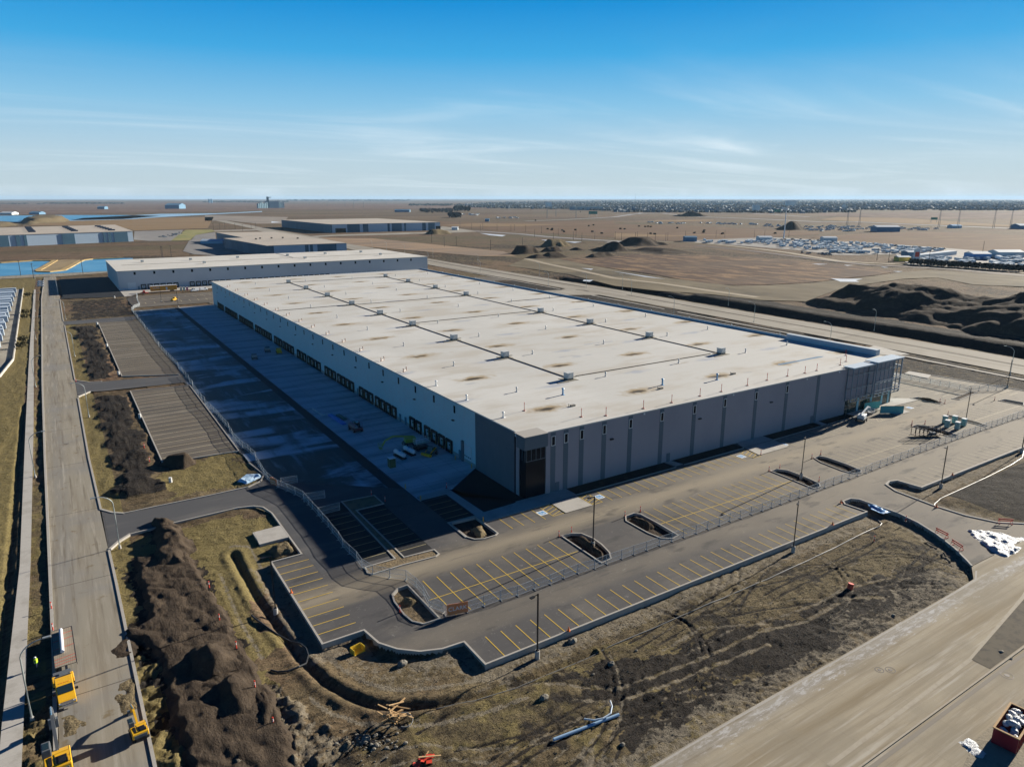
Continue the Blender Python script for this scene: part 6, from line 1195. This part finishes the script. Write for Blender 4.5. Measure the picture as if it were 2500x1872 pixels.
# --- entrance area: green panels, cabinets, rack trailer
for (a, b_, c, d, lb_) in ((201.0,110.2,207.0,106.6,'green hoarding panel standing in front of the boom lift'),(200.2,114.8,206.4,113.6,'green hoarding panel standing close to the glass entrance')):
    t = root('hoarding_panel', (a, b_, 0), lb_, 'panel', rz=math.atan2(d-b_, c-a)); L_ = math.hypot(c-a, d-b_)
    MB().box(0,-.04,.1,L_,.04,2.3).build('board', teal, t); m_ = MB()
    for k_ in range(5): m_.box(k_*L_/4-.04,.042,.0,k_*L_/4+.04,.14,2.35)
    m_.box(0,.042,2.3,L_,.12,2.38).build('frame', wood, t)
cb = root('cabinet', (0,0,0), 'x', 'cabinet', 'teal utility cabinets near the lamp post'); MB().box(-.55,-.55,.15,.55,.55,2.1).build('body', paint('cabinet_teal', (.22,.42,.42)), cb, bevel=.02); MB().box(-.62,-.62,2.1,.62,.62,2.25).build('lid', whm, cb); MB().box(-.5,-.5,0,.5,.5,.15).build('plinth', wood, cb)
place(cb, [(204.0,92.6,0,.1),(204.6,90.2,0,.1),(207.6,95.0,0,.1),(209.9,93.5,0,.1),(209.4,90.8,0,.1)], ['teal utility cabinet, left front one of five','teal utility cabinet, nearest of the five','teal utility cabinet, back left of the five','teal utility cabinet, back right of the five','teal utility cabinet, right front one of five'])
rk = root('rack_trailer', (191.8,91.6,0), 'black trailer with tall upright rack posts parked across stalls', 'trailer', rz=R(-28)); MB().box(-5,-1.1,.6,5,1.1,.8).build('deck', deckm, rk); m_ = MB()
for a in np.linspace(-4.8,4.8,8):
    for s_ in (-1.1,1.1): m_.cbox((a,s_,2.0),(.13,.13,2.5))
for s_ in (-1.1,1.1): m_.cbox((0,s_,3.2),(9.8,.12,.14))
m_.cbox((-5.6,0,.7),(1.4,.15,.15)); m_.build('rack_frame', blk, rk)
rk.scale = (.84,.84,.8)
for a in (-.6,.5):
    for s_ in (-1,1): wheel(rk, a, s_*1.25, .4, .25)
MB().cbox((1.8,0,1.1),(1.8,1.2,.6)).build('load', grey, rk)
# --- behind the main warehouse: orange trailer, vans, toilets
ob = root('site_trailer', (61.2,538.5,0), 'long orange site trailer with white lettering at the second warehouse docks', 'site trailer', rz=R(2)); om = mat('trailer_orange', (.75,.32,.03), [('n', .3, (.6,.24,.02), .5, .7, .5)], rough=.5)
MB().box(-8.2,-1.5,.9,8.2,1.5,4.2).build('body', om, ob, bevel=.06); MB().box(1.2,-1.54,1.2,2.2,-1.505,3.2).build('door', whm, ob); MB().box(-8.3,-1.6,4.2,8.3,1.6,4.3).build('roof', ptank, ob); text('CLARK', 1.5, whm, 'lettering', ob, (-4.6,-1.53,2.9), (math.pi/2,0,0))
for a in (4.5,5.8): wheel(ob, a, -1.2, .5, .4); wheel(ob, a, 1.2, .5, .4)
rt = root('tractor_truck', (49.3,531,0), 'small red truck next to the orange site trailer', 'truck', rz=R(180)); extr([(-1.5,.5),(-1.5,1.0),(.3,1.1),(.5,2.4),(1.6,2.4),(1.9,1.4),(2.5,1.3),(2.5,.5)], -1.1, 1.1).build('body', redp, rt, bevel=.05); MB().box(.6,-1.12,1.5,1.5,-1.105,2.2).build('side_window', tglass, rt)
for a in (-.8,1.7): wheel(rt, a, -1, .5, .35); wheel(rt, a, 1, .5, .35)
pt = root('portable_toilet', (0,0,0), 'x', 'portable toilet', 'portable toilets at the second warehouse'); MB().box(-.6,-.6,0,.6,.6,2.2).build('cabin', paint('loo_green', (.08,.35,.22)), pt); MB().box(-.65,-.65,2.2,.65,.65,2.35).build('roof', whm, pt); MB().box(-.4,-.63,.1,.4,-.605,2.0).build('door', whm, pt)
place(pt, [(72.0,538,0,0),(74.0,538.4,0,0)], ['green portable toilet directly right of the orange site trailer','green portable toilet second right of the orange site trailer'])
pk = root('portable_toilet', (76,538.3,0), 'pink portable toilet at the end of the row', 'portable toilet'); MB().box(-.6,-.6,0,.6,.6,2.2).build('cabin', paint('loo_pink', (.6,.12,.25)), pk); MB().box(-.65,-.65,2.2,.65,.65,2.35).build('roof', whm, pk)
def car(m, label, group=None, van=False):
    t = root('parked_car' if not van else 'van', (0,0,0), label, 'car' if not van else 'van', group)
    pf = [(-2.2,.3),(-2.25,.85),(-1.6,.98),(-1.1,1.45),(.5,1.45),(1.2,.98),(2.2,.8),(2.25,.3)] if not van else [(-2.6,.35),(-2.6,2.1),(1.2,2.15),(2.0,1.2),(2.7,1.05),(2.7,.35)]
    extr(pf, -.9, .9).build('body', m, t, bevel=.06); w_ = MB()
    if van: w_.cbox((1.64,0,1.68),(.04,1.6,1.0), ry=R(-40)); w_.box(.2,-.92,1.3,1.2,-.905,1.9).box(.2,.905,1.3,1.2,.92,1.9)
    else: w_.box(-1.0,-.915,1.02,.6,-.905,1.38).box(-1.0,.905,1.02,.6,.915,1.38); w_.cbox((.86,0,1.23),(.9,1.5,.03), ry=R(34)); w_.cbox((-1.36,0,1.23),(.7,1.5,.03), ry=R(-43))
    w_.build('window', tglass, t)
    for a in (-1.4,1.4):
        for s_ in (-1,1): wheel(t, a*(1.2 if van else 1), s_*.82, .33, .22)
    return t
place(car(ptank, 'x', 'white vans by the second warehouse', True), [(79.5,529,0,R(195)),(85.5,531,0,R(15))], ['white van left of two parked behind the central warehouse','white van right of two parked behind the central warehouse'])
yl = root('loader', (60,484,0), 'small yellow loader parked by the lamp between the warehouses', 'loader', rz=.6); extr([(-1.6,.5),(-1.6,1.5),(0,1.6),(0,2.5),(1,2.5),(1.2,1.4),(2.2,1.2),(2.2,.5)], -.9, .9).build('body', ry, yl, bevel=.05)
for a in (-1.1,1.3): wheel(yl, a, -.9, .5, .35); wheel(yl, a, .9, .5, .35)
MB().box(2.3,-1.1,.1,2.9,1.1,.9).build('bucket', grey, yl)
place(car(ptank, 'x', 'white cars parked beside the west road'), [(-10.3,649,0,.1),(-10.2,634,0,.1),(-10.2,619,0,.1)], ['white parked car beside the west road, farthest of three','white parked car beside the west road, middle of three','white parked car beside the west road, nearest of three'])
# ================================================================== WEST TRUCK YARD
bw = T(MB().ribbon([(-20.6,609.5),(-18.7,336.9),(-21.8,306.8),(-60,262)], .4, -.2, .75).build('boundary_wall', conc), 'pale low concrete wall around the west truck yard', 'wall')
sheet('truck_yard', [(-20.9,609),(-19.1,337),(-22.1,307),(-60,262.5),(-300,270),(-300,609)], .0, mat('gravel_pale', (.30,.27,.22), [('n', .2, (.22,.2,.16), .45, .65, .8)], rough=.95))
fl = T(MB().ribbon([(-15,610),(-15.5,300)], .01, -.5).build('x', None)); bpy.data.objects.remove(fl)
stt = root('semi_trailer', (0,0,0), 'x', 'semi trailer', 'box trailers parked in the west yard'); MB().box(-14.5,-1.3,1.1,0,1.3,4.0).build('box', paint('trailer_white', (.52,.60,.68)), stt); MB().box(-14.6,-1.32,4.0,.05,1.32,4.06).build('roof', paint('trailer_roof', (.60,.68,.76)), stt); MB().box(-14.2,-1.2,.8,-.4,1.2,1.1).build('chassis', blk, stt)
for a in (-13,-11.7): 
    for s_ in (-1,1): wheel(stt, a, s_*1.05, .5, .4)
MB().cbox((-2.5,.8,.5),(.2,.2,1.0)).cbox((-2.5,-.8,.5),(.2,.2,1.0)).build('landing_gear', blk, stt)
ys = [346,350.2,354.4,362.5,366.8,371,381,385,392,396.3,405,409.2,417,421.4,429,440,444.2,452,456.1,464,478,482.4,493,497.1,505,516,520.3,528,532.2,541,553,557.4,566,579]
place(stt, [(-23.6-(i*7 % 3)*.6, y, 0, 0) for i, y in enumerate(ys)], ['box trailer in the west truck yard, '+('nearest of the row' if i == 0 else 'number %d counting from the nearest' % (i+1)) for i in range(len(ys))])
# ================================================================== SHRUBS AND TREES
leaf = mat('shrub_twigs', (.085,.075,.035), [('n', 1, (.13,.10,.05), .45, .7, .7)], rough=.95); bark = mat('bark', (.10,.075,.05), rough=.95)
def shrub_proto(name, r, hh, label, cat, group, n=220, seed=1, m=leaf, sz=.35, trunk=True):
    t = root(name, (0,0,0), label, cat, group); rn = random.Random(seed); b = MB()
    for _ in range(n):
        u = rn.gauss(0,1), rn.gauss(0,1), rn.gauss(0,1); l = math.sqrt(sum(q*q for q in u))+1e-6; k_ = rn.uniform(.05,1)**.5
        c = Vector((u[0]/l*r*k_, u[1]/l*r*k_, hh*.55+u[2]/l*hh*.45*k_)); s_ = sz*rn.uniform(.6,1.3)
        a = Vector((rn.uniform(-1,1), rn.uniform(-1,1), rn.uniform(-1,1))).normalized()*s_; d = a.cross(Vector((rn.uniform(-1,1), rn.uniform(-1,1), rn.uniform(-1,1)))).normalized()*s_
        b.add([c-a, c+d*.8, c+a, c-d*.8], [(0,1,2,3)])
    b.build('crown', m, t)
    if trunk: MB().tube([(0,0,-.2),(.05,0,hh*.3),(0,.05,hh*.6)], [r*.08,r*.06,r*.03], 6).build('trunk', bark, t)
    return t
place(shrub_proto('shrub', 2.2, 2.6, 'x', 'shrub', 'brown shrubs on the west verge', 260, 3), [(-16.5,364,0,0),(-16.2,380,0,1),(-16.9,456,0,2),(-17.1,474,0,3),(-17.2,560,0,4)], ['brown shrub on the west verge, nearest','brown shrub on the west verge, second','brown shrub on the west verge, middle','brown shrub on the west verge, fourth','brown shrub on the west verge, farthest'])
dkleaf = mat('conifer_dark', (.02,.032,.028), rough=.95)
# far trees (things) around the distant farm yard
ft = shrub_proto('conifer_tree', 9, 24, 'dark conifer in the small grove at the distant yard', 'tree', 'dark conifers of the distant grove', 90, 8, dkleaf, 4.5)
sp = []
rn = random.Random(21)
for k_ in range(16): a, b_ = G('F6', rn.uniform(470, 640), rn.uniform(148, 160)); sp.append((a, b_, 0, rn.uniform(0,6)))
place(ft, sp)
pt_ = shrub_proto('poplar_tree', 7, 17, 'bare greyish tree in the grove behind the distant trailers', 'tree', 'bare trees of the distant grove', 80, 9, mat('bare_twigs', (.12,.095,.075), rough=.95), 3.5); sp = []
for k_ in range(26): a, b_ = G('F6', rn.uniform(110, 460), rn.uniform(160, 176)); sp.append((a, b_, 0, rn.uniform(0,6)))
for k_ in range(9): a, b_ = G('F6', rn.uniform(420, 550), rn.uniform(222, 228)); sp.append((a, b_, 0, rn.uniform(0,6)))
place(pt_, sp)
rt_ = shrub_proto('roadside_tree', 2.6, 5.5, 'leafless roadside tree before the trailer dealership', 'tree', 'leafless trees along the gravel road', 90, 10, mat('twigs2', (.07,.06,.05), rough=.95), 1.0); sp = []
for k_ in range(34): a, b_ = G('F2', 680+k_*46+rn.uniform(-10,10), 470+k_*3.0+rn.uniform(-4,4)); sp.append((a, b_, 0, rn.uniform(0,6)))
place(rt_, sp)
# ================================================================== DISTANT TRAILERS AND CARS
rv = root('travel_trailer', (0,0,0), 'pale travel trailer parked in rows at the dealership beyond the ploughed field', 'travel trailer', 'travel trailers in the distant yards')
extr([(-4.2,.7),(-4.4,2.2),(-4.2,3.3),(4.0,3.3),(4.4,2.6),(4.1,.7)], -1.25, 1.25).build('body', mat('rv_white', (.62,.68,.72), [('n', .25, (.35,.42,.48), .5, .6, .7)], rough=.5), rv); MB().box(-4.2,-1.28,1.3,4.1,-1.26,1.7).box(-2.5,-1.28,1.9,-1.2,-1.26,2.6).box(.5,-1.28,1.9,2,-1.26,2.6).build('side_band', grey, rv)
def inpoly(pg, n, seed):
    rn = random.Random(seed); xs = [p[0] for p in pg]; ys = [p[1] for p in pg]; out = []
    while len(out) < n:
        a = rn.uniform(min(xs), max(xs)); b_ = rn.uniform(min(ys), max(ys))
        if bool(inside(np.array([a]), np.array([b_]), pg)[0]): out.append((a, b_))
    return out
def imgpoly(c, pts, n, seed, rows=0):
    return [(*G(c, a, b_), 0, 0) for a, b_ in inpoly(pts, n, seed)]
sp = []; rn = random.Random(31)
A_ = imgpoly('F1', [(0,150),(250,165),(450,170),(1100,150),(1400,170),(2212,190),(2212,320),(1900,330),(1400,270),(900,235),(450,200),(0,180)], 150, 32)
B_ = imgpoly('F2', [(0,200),(500,230),(1150,290),(800,330),(500,335),(0,330)], 60, 33)+imgpoly('F2', [(680,400),(1250,400),(1700,330),(2212,360),(2212,540),(1500,500),(800,470)], 80, 34)
for a, b_, c, d in A_+B_: sp.append((round(a/5.)*5+rn.uniform(-.5,.5), b_, 0, R(rn.choice((52, 55, 55, 52, -35)))))
place(rv, sp[:285])
sheet('gravel_yard', GG('F1',(-60,150),(250,120),(1100,110),(2212,170),(2212,350),(1850,345),(1400,285),(400,205),(0,185)), .06, MATS['far_asphalt']); sheet('gravel_yard', GG('F2',(0,175),(500,205),(1300,265),(1900,310),(2400,330),(2400,560),(640,470),(480,340),(0,345)), .09, MATS['far_asphalt'])
dc = car(paint('car_dark', (.08,.12,.17)), 'dark parked vehicle among the distant trailers', 'dark vehicles in the distant yards'); sp = []
for q in imgpoly('F1', [(1100,120),(2212,180),(2212,215),(1150,160)], 45, 35)+imgpoly('F2', [(0,185),(1150,265),(1150,290),(0,205)], 50, 36)+imgpoly('F1', [(1400,300),(1880,340),(1850,370),(1420,320)], 14, 37)+imgpoly('E3', [(600,175),(860,120),(860,140),(640,195)], 22, 38): sp.append((q[0], q[1], 0, rn.uniform(0,3)))
place(dc, sp)
lc = car(paint('car_light', (.60,.66,.70)), 'light coloured vehicle parked in the distant storage yard', 'light vehicles in the distant storage yard'); sp = []
for q in imgpoly('F3', [(1350,335),(2212,370),(2212,420),(1500,365)], 45, 41)+imgpoly('F4', [(0,400),(600,420),(1350,435),(1200,455),(0,470)], 62, 42)+imgpoly('F6', [(560,180),(760,190),(760,210),(560,200)], 16, 43)+imgpoly('F6', [(940,228),(1160,222),(1160,236),(960,240)], 12, 44)+imgpoly('F3', [(300,322),(1300,335),(1400,350),(500,340)], 24, 45): sp.append((q[0], q[1], 0, rn.uniform(0,3)))
place(lc, sp); 
for o in bpy.data.objects:
    if o.get('group') == 'light vehicles in the distant storage yard': o.scale = (2.6, 2.3, 2.0)
def shed(c, x0_, x1_, yb, hh, dep, label, m, roof_m=None, rz=None):
    a = G(c, x0_, yb); b_ = G(c, x1_, yb); t = root('shed', (*a, 0), label, 'building', rz=math.atan2(b_[1]-a[1], b_[0]-a[0])); L_ = math.hypot(b_[0]-a[0], b_[1]-a[1])
    MB().box(0,0,-.3,L_,dep,hh).build('wall', m, t); MB().add([(-.5,-.5,hh),(L_+.5,-.5,hh),(L_+.5,dep/2,hh+dep*.12),(-.5,dep/2,hh+dep*.12),(-.5,dep+.5,hh),(L_+.5,dep+.5,hh)], [(0,1,2,3),(3,2,5,4),(0,3,4),(1,5,2)]).build('roof', roof_m or m, t); return t
bsh = mat('shed_blue', (.10,.22,.34), rough=.6); wsh = mat('shed_white', (.6,.65,.68), rough=.6); gsh = mat('shed_green', (.05,.20,.18), rough=.7)
shed('F3', 765, 890, 530, 6, 15, 'blue shed at the left end of the trailer dealership', bsh); shed('F1', 850, 1025, 165, 6, 16, 'pale blue building in the trailer dealership below the mast', wsh); shed('F1', 1720, 1900, 170, 6, 14, 'pale roofed building in the middle of the parked trailers', wsh)
shed('F2', 640, 780, 400, 7, 14, 'blue store building behind the red and white sign', bsh, wsh); shed('F2', 520, 680, 430, 4, 10, 'low yellow building beside the store', paint('shed_yellow', (.6,.45,.06)), wsh); 
a = G('F2',780,405); b_ = G('F2',1300,345); t = root('shed', (*a,0), 'very long white storage row building in the dealership', 'building', rz=math.atan2(b_[1]-a[1], b_[0]-a[0])); MB().box(0,0,0,math.hypot(b_[0]-a[0], b_[1]-a[1]),8,4).build('wall', wsh, t); MB().box(-.3,-.3,4,math.hypot(b_[0]-a[0], b_[1]-a[1])+.3,8.3,4.4).build('roof', whm, t)
shed('F2', 1520, 1760, 410, 6, 16, 'blue and white building right of the long storage row', mat('shed_bright', (.12,.3,.6), rough=.6), wsh); shed('F2', 1860, 2212, 385, 6, 18, 'long pale building at the right edge behind trailers', wsh)
shed('F4', 620, 870, 470, 9, 25, 'blue building at the end of the distant storage yard', bsh, wsh); shed('F4', 1440, 1540, 430, 5, 20, 'small bright blue building near the highway', wsh, mat('roof_bright', (.3,.55,.8), rough=.5)); shed('F4', 2165, 2260, 440, 7, 30, 'blue building at the right edge near the highway', bsh)
shed('F6', 815, 860, 270, 6, 16, 'small isolated blue shed in the dry field', bsh); shed('E7', 2050, 2212, 345, 9, 30, 'blue farm buildings left of the distant grove', bsh); shed('F6', 455, 520, 362, 5, 14, 'small pale cabin at the right end of the far warehouse', wsh)
shed('A1', 0, 100, 292, 7, 40, 'pale building on the far lake shore at left', wsh); shed('A1', 245, 330, 290, 7, 40, 'grey blue building on the far lake shore', bsh); shed('A1', 820, 880, 245, 12, 40, 'blue industrial building on the distant left plain', bsh); shed('A1', 1390, 1510, 242, 22, 90, 'dome shaped distant blue industrial hall', bsh); shed('E3', 1060, 1300, 245, 4, 18, 'low flat annex beside the dark stepped warehouse', bluew)
sg = root('pylon_sign', (*G('F2',752,440),0), 'white pylon sign with a red panel at the dealership', 'sign', rz=R(-35)); MB().box(-3,-.5,0,3,.5,13).build('board', whm, sg); MB().box(-2,-.56,5,2,-.51,10).build('panel', redp, sg)
for c, x, y, lb_ in (('F3',1757,235,'green highway sign on gantry nearest the town'),('F4',1237,362,'green highway sign over the highway at right'),('F6',1980,222,'green highway sign on the dry plain')):
    t = root('highway_sign', (*G(c, x, y+6), 0), lb_, 'road sign', rz=R(-30)); s_ = 1.6 if c != 'F4' else 1; MB().box(-9*s_,-.4,7*s_,9*s_,.4,13*s_).build('panel', mat('sign_green', (.02,.22,.15), rough=.6), t); MB().cyl((-8*s_,0,0),(-8*s_,0,13*s_),.5,.5,6).cyl((8*s_,0,0),(8*s_,0,13*s_),.5,.5,6).build('post', galv, t)
for c, x, y in ((1,0,0),): pass
hb = shrub_proto('bush', 2.2, 2.4, 'small dark round clump standing in the dry field', 'bush', 'dark clumps dotted over the dry field', 40, 15, dkleaf, 1.3, False); sp = []
for x, y in ((1490,355),(1535,365),(1540,353),(1650,370),(1668,385),(1790,366),(1935,322),(1985,313),(1975,385),(2075,403),(1845,170),(1360,262)): sp.append((*G('F6', x, y), 0, x))
for x, y in ((65,398),(110,400),(265,370),(332,375),(363,372),(392,376),(678,388),(390,450),(435,455),(865,441),(963,437),(970,417),(1168,451),(1735,447)): sp.append((*G('F3', x, y), 0, x))
for x, y in ((350,65),(105,22),(97,48),(1062,60)): sp.append((*G('F1', x, y), 0, x))
place(hb, sp)
# ---- poles and masts
up = root('utility_pole', (0,0,0), 'thin dark utility pole standing on the plain', 'utility pole', 'thin utility poles scattered over the plain'); MB().cyl((0,0,0),(0,0,12.5),.26,.2,6).build('pole', mat('pole_wood', (.05,.045,.045), rough=.9), up); MB().cbox((0,0,11.6),(2.4,.2,.2)).build('crossarm', MATS['pole_wood'], up)
sp = [(*G('F6', x, y), 0, .5) for x, y in ((545,330),(765,375),(945,370),(1095,375),(1255,385),(1350,440),(1425,400),(1605,425),(1797,440),(1860,485),(2000,460),(1768,470),(670,350),(790,352),(1135,370),(240,500),(375,540),(505,530),(875,580),(1218,545),(1552,480))]
sp += [(*G('F3', x, y), 0, .5) for x, y in ((8,505),(75,520),(225,520),(440,525),(553,525),(765,500),(1097,490),(1190,490),(1510,490),(1620,490),(1883,485),(245,510),(357,520),(575,520))]
sp += [(*G('E3', x, y), 0, .5) for x, y in ((1200,85),(1270,88),(1325,85),(1515,105),(1610,88),(1660,85),(1435,90),(655,400),(643,395),(745,385))]+[(*G('F2', x, y), 0, .5) for x, y in ((225,420),(380,450),(925,440),(1655,300))]+[(*G('A1', x, y), 0, .5) for x, y in ((175,800),(700,790),(285,830))]
place(up, sp)
tm = root('lattice_tower', (0,0,0), 'tall thin transmission tower on the horizon plain', 'transmission tower', 'transmission towers on the plain'); m_ = MB()
for s_ in (-1,1): 
    for q in (-1,1): m_.cyl((s_*1.6,q*1.6,0),(s_*.4,q*.4,42),.22,.16,5)
for zz_ in (30,36,42): m_.cbox((0,0,zz_),(9,.4,.4))
for k_ in range(8): m_.cbox((0,0,2+k_*4.6),(3.2-k_*.3,3.2-k_*.3,.2))
m_.build('lattice', mat('tower_steel', (.10,.15,.19), rough=.7), tm)
place(tm, [(*G('F4',1495,432),0,.3),(*G('F4',1880,432),0,.3),(*G('F4',300,400),0,.3),(*G('F4',1290,420),0,.3),(*G('F4',430,400),0,.3),(*G('F4',2060,445),0,.3)]+[(*G('F6',x,y),0,.5) for x, y in ((310,105),(668,110),(1040,110),(1485,235),(1580,215),(1797,235))]+[(*G('E7',x,y),0,.5) for x, y in ((593,240),(222,245),(395,250),(500,245),(150,235),(300,240),(965,265),(1130,270),(1325,280),(1515,290),(1610,300),(1715,295),(1960,270))])
ma_ = root('light_mast', (*G('F1',1180,122),0), 'very tall white light mast above the parked trailers', 'light mast'); MB().cyl((0,0,0),(0,0,46),1.1,.5,12).build('mast', paint('mast_white', (.72,.76,.80)), ma_); m_ = MB().cyl((0,0,44.5),(0,0,45.4),2.6,2.6,12)
for k_ in range(3): m_.cbox((3.4*math.cos(k_*2.1),3.4*math.sin(k_*2.1),45.6),(3.2,3.2,2.6), rz=k_)
m_.build('lamp_ring', whm, ma_)
for c, x, y, lb_ in (('F3',225,66,'hair thin radio mast on the left horizon of the town'),('F4',392,118,'hair thin radio mast on the right horizon')): 
    a, b_ = G(c, x, 130 if c == 'F4' else 100); t = T(MB().cyl((0,0,0),(0,0,150),2.2,1.6,5).build('radio_mast', MATS['tower_steel']), lb_, 'radio mast'); t.location = (a, b_, 0)
si = root('silo_pair', (*G('E7',50,246),0), 'two dark silos on the left horizon', 'silo'); MB().cyl((0,0,0),(0,0,52),13,13,12).build('silo', bsh, si); MB().cyl((34,20,0),(34,20,52),13,13,12).build('silo', bsh, si)
# ================================================================== DISTANT TOWN AND TREE BELTS
ttm = mat('town_trees', (.028,.045,.045), [('n', .01, (.05,.062,.058), .45, .6, .8)], rough=.95)
def clump(b, x, y, r, hh, rn):
    k = len(b.v); n = 6; b.v += [(x+r*math.cos(i*1.047+rn.random()), y+r*math.sin(i*1.047+rn.random()), -.5+hh*.25) for i in range(n)]+[(x+r*.8*math.cos(i*1.047+.5), y+r*.8*math.sin(i*1.047+.5), hh*.7) for i in range(n)]+[(x, y, hh)]
    b.f += [(k+i, k+(i+1)%n, k+n+(i+1)%n, k+n+i) for i in range(n)]+[(k+n+i, k+n+(i+1)%n, k+2*n) for i in range(n)]
tb_ = MB(); rn = random.Random(61)
TOWN = [('F3',[(0,85),(900,76),(2212,84),(2212,226),(1500,222),(800,218),(0,214)],4200),('F4',[(0,122),(1000,124),(2212,134),(2300,240),(1400,240),(900,238),(420,234),(380,262),(0,262)],3000),('F6',[(650,95),(800,72),(1400,60),(2212,52),(2212,160),(1700,140),(900,128),(650,120)],2000),('F6',[(0,30),(2212,30),(2212,44),(0,40)],160),('F6',[(0,88),(600,90),(600,104),(0,102)],120)]
for c, pg, n in TOWN:
    for a, b_ in inpoly(pg, n, 62+n):
        X_, Y_ = G(c, a, b_); d = math.hypot(X_, Y_)
        if d > 30000: continue
        s_ = min(3.2, max(1, d/4500)); clump(tb_, X_, Y_, rn.uniform(5, 11)*s_, rn.uniform(6, 11)*min(1.6, s_), rn)
for c, xa, xb, yy, n, hh in (('E1',800,2212,128,150,11),('E1',0,800,132,25,8),('E7',0,900,236,160,12),('E7',900,2212,222,160,12),('F4',600,1040,120,120,26),('A1',2040,2208,185,10,10)):
    for k_ in range(n):
        X_, Y_ = G(c, rn.uniform(xa, xb), yy+rn.uniform(-1,5)); d = math.hypot(X_, Y_)
        if d < 30000: clump(tb_, X_, Y_, rn.uniform(12,30)*max(1, d/8000), rn.uniform(.6,1.3)*hh*max(1, d/8000), rn)
T(tb_.build('tree_belt', ttm), 'dark mass of distant trees around the town and along the horizon', 'trees', kind='stuff')
hm = mat('house_walls', (.19,.22,.24), rough=.8); hr = mat('house_roof', (.22,.25,.27), rough=.8)
def house_mb(b, x, y, s_, rn, rz):
    M = Matrix.Translation((x, y, 0)) @ Matrix.Rotation(rz, 4, 'Z'); L_, w_, h_ = 7*s_, 5*s_, 5.5*s_
    vs = [M @ Vector(p) for p in [(-L_,-w_,-1),(L_,-w_,-1),(L_,w_,-1),(-L_,w_,-1),(-L_,-w_,h_),(L_,-w_,h_),(L_,w_,h_),(-L_,w_,h_),(-L_,0,h_+3*s_),(L_,0,h_+3*s_)]]
    b.add(vs, [(0,1,5,4),(1,2,6,9,5),(2,3,7,6),(3,0,4,8,7),(4,5,9,8),(6,7,8,9)])
hb_ = MB(); house_mb(hb_, 0, 0, 1.5, rn, 0); ho = T(hb_.build('house', hm), 'pale house among the trees of the distant town', 'house', 'houses at the near edge of the distant town')
sp = [(*G('F3', *q), 0, rn.uniform(0,3)) for q in inpoly([(0,150),(2212,170),(2212,222),(0,212)], 150, 71)]+[(*G('F4', *q), 0, rn.uniform(0,3)) for q in inpoly([(0,180),(380,190),(2212,200),(2212,232),(420,228),(360,256),(0,256)], 100, 72)]+[(*G('F6', *q), 0, rn.uniform(0,3)) for q in inpoly([(580,78),(950,80),(950,100),(600,100)], 40, 73)]
place(ho, sp)
hb_ = MB()
for c, pg, n in TOWN[:3]:
    for a, b_ in inpoly(pg, n//8, 80+n): X_, Y_ = G(c, a, b_); d = math.hypot(X_, Y_); (house_mb(hb_, X_, Y_, min(2.6, max(1.3, d/4500)), rn, rn.uniform(0,3)) if d < 26000 else None)
T(hb_.build('town_houses', mat('town_walls', (.20,.235,.26), [('n', .004, (.11,.14,.16), .45, .55, .8)], rough=.8)), 'countless far houses of the distant town', 'houses', kind='stuff')
ap = T(MB().box(-30,-10,0,30,10,17).box(-31,-11,17,31,11,18.5).build('apartment_block', mat('apartment', (.30,.40,.44), [('n', .1, (.2,.28,.32), .45, .6, .7)], rough=.8)), 'pale apartment block rising from the distant town', 'apartment block', 'apartment blocks of the distant town')
place(ap, [(*G('F3', x, y), 0, R(-30)) for x, y in ((790,135),(930,138),(1010,140),(1100,142),(1190,140),(1280,138),(1340,130),(1450,140),(1520,140),(1600,135),(1700,142),(1790,144),(1960,148),(2080,140))]+[(*G('F6', x, y), 0, R(-30)) for x, y in ((1790,145),(1870,146),(1960,148),(2030,146))])
wt_ = T(MB().box(-40,-12,0,40,12,46).build('tower_block', whm), 'white square tower block above the distant town', 'tower block'); wt_.location = (*G('F3',1898,152), 0); wt_.rotation_euler = (0,0,R(-30))
for i, (c, x, y, s_) in enumerate((('F3',1528,215,1),('F3',1828,212,.6),('F6',1500,128,1.2),('F4',265,222,.7))):
    t = T(MB().box(-16,-8,0,16,8,34).build('white_tower', whm), ['bright white block at the town edge below the apartments','bright white block beside the mast top','bright white sign tower left of the town','small bright white block in the right town'][i], 'building'); t.location = (*G(c, x, y), 0); t.scale = (s_,)*3; t.rotation_euler = (0,0,R(-30))
# ================================================================== HAZE
hzm = bpy.data.materials.new('haze'); hzm.use_nodes = True; nn = hzm.node_tree.nodes; nn.clear()
vo = nn.new('ShaderNodeVolumePrincipled'); vo.inputs['Color'].default_value = (.50,.74,1,1); vo.inputs['Density'].default_value = 2.3e-5; vo.inputs['Anisotropy'].default_value = .1
oo = nn.new('ShaderNodeOutputMaterial'); hzm.node_tree.links.new(vo.outputs[0], oo.inputs['Volume'])
hz_ = MB().box(-46000,-31000,-12,61000,61000,175).build('haze', hzm); T(hz_, 'thin pale blue air over the whole plain', 'haze', kind='stuff')
S.cycles.volume_step_rate = 5; S.cycles.volume_max_steps = 64
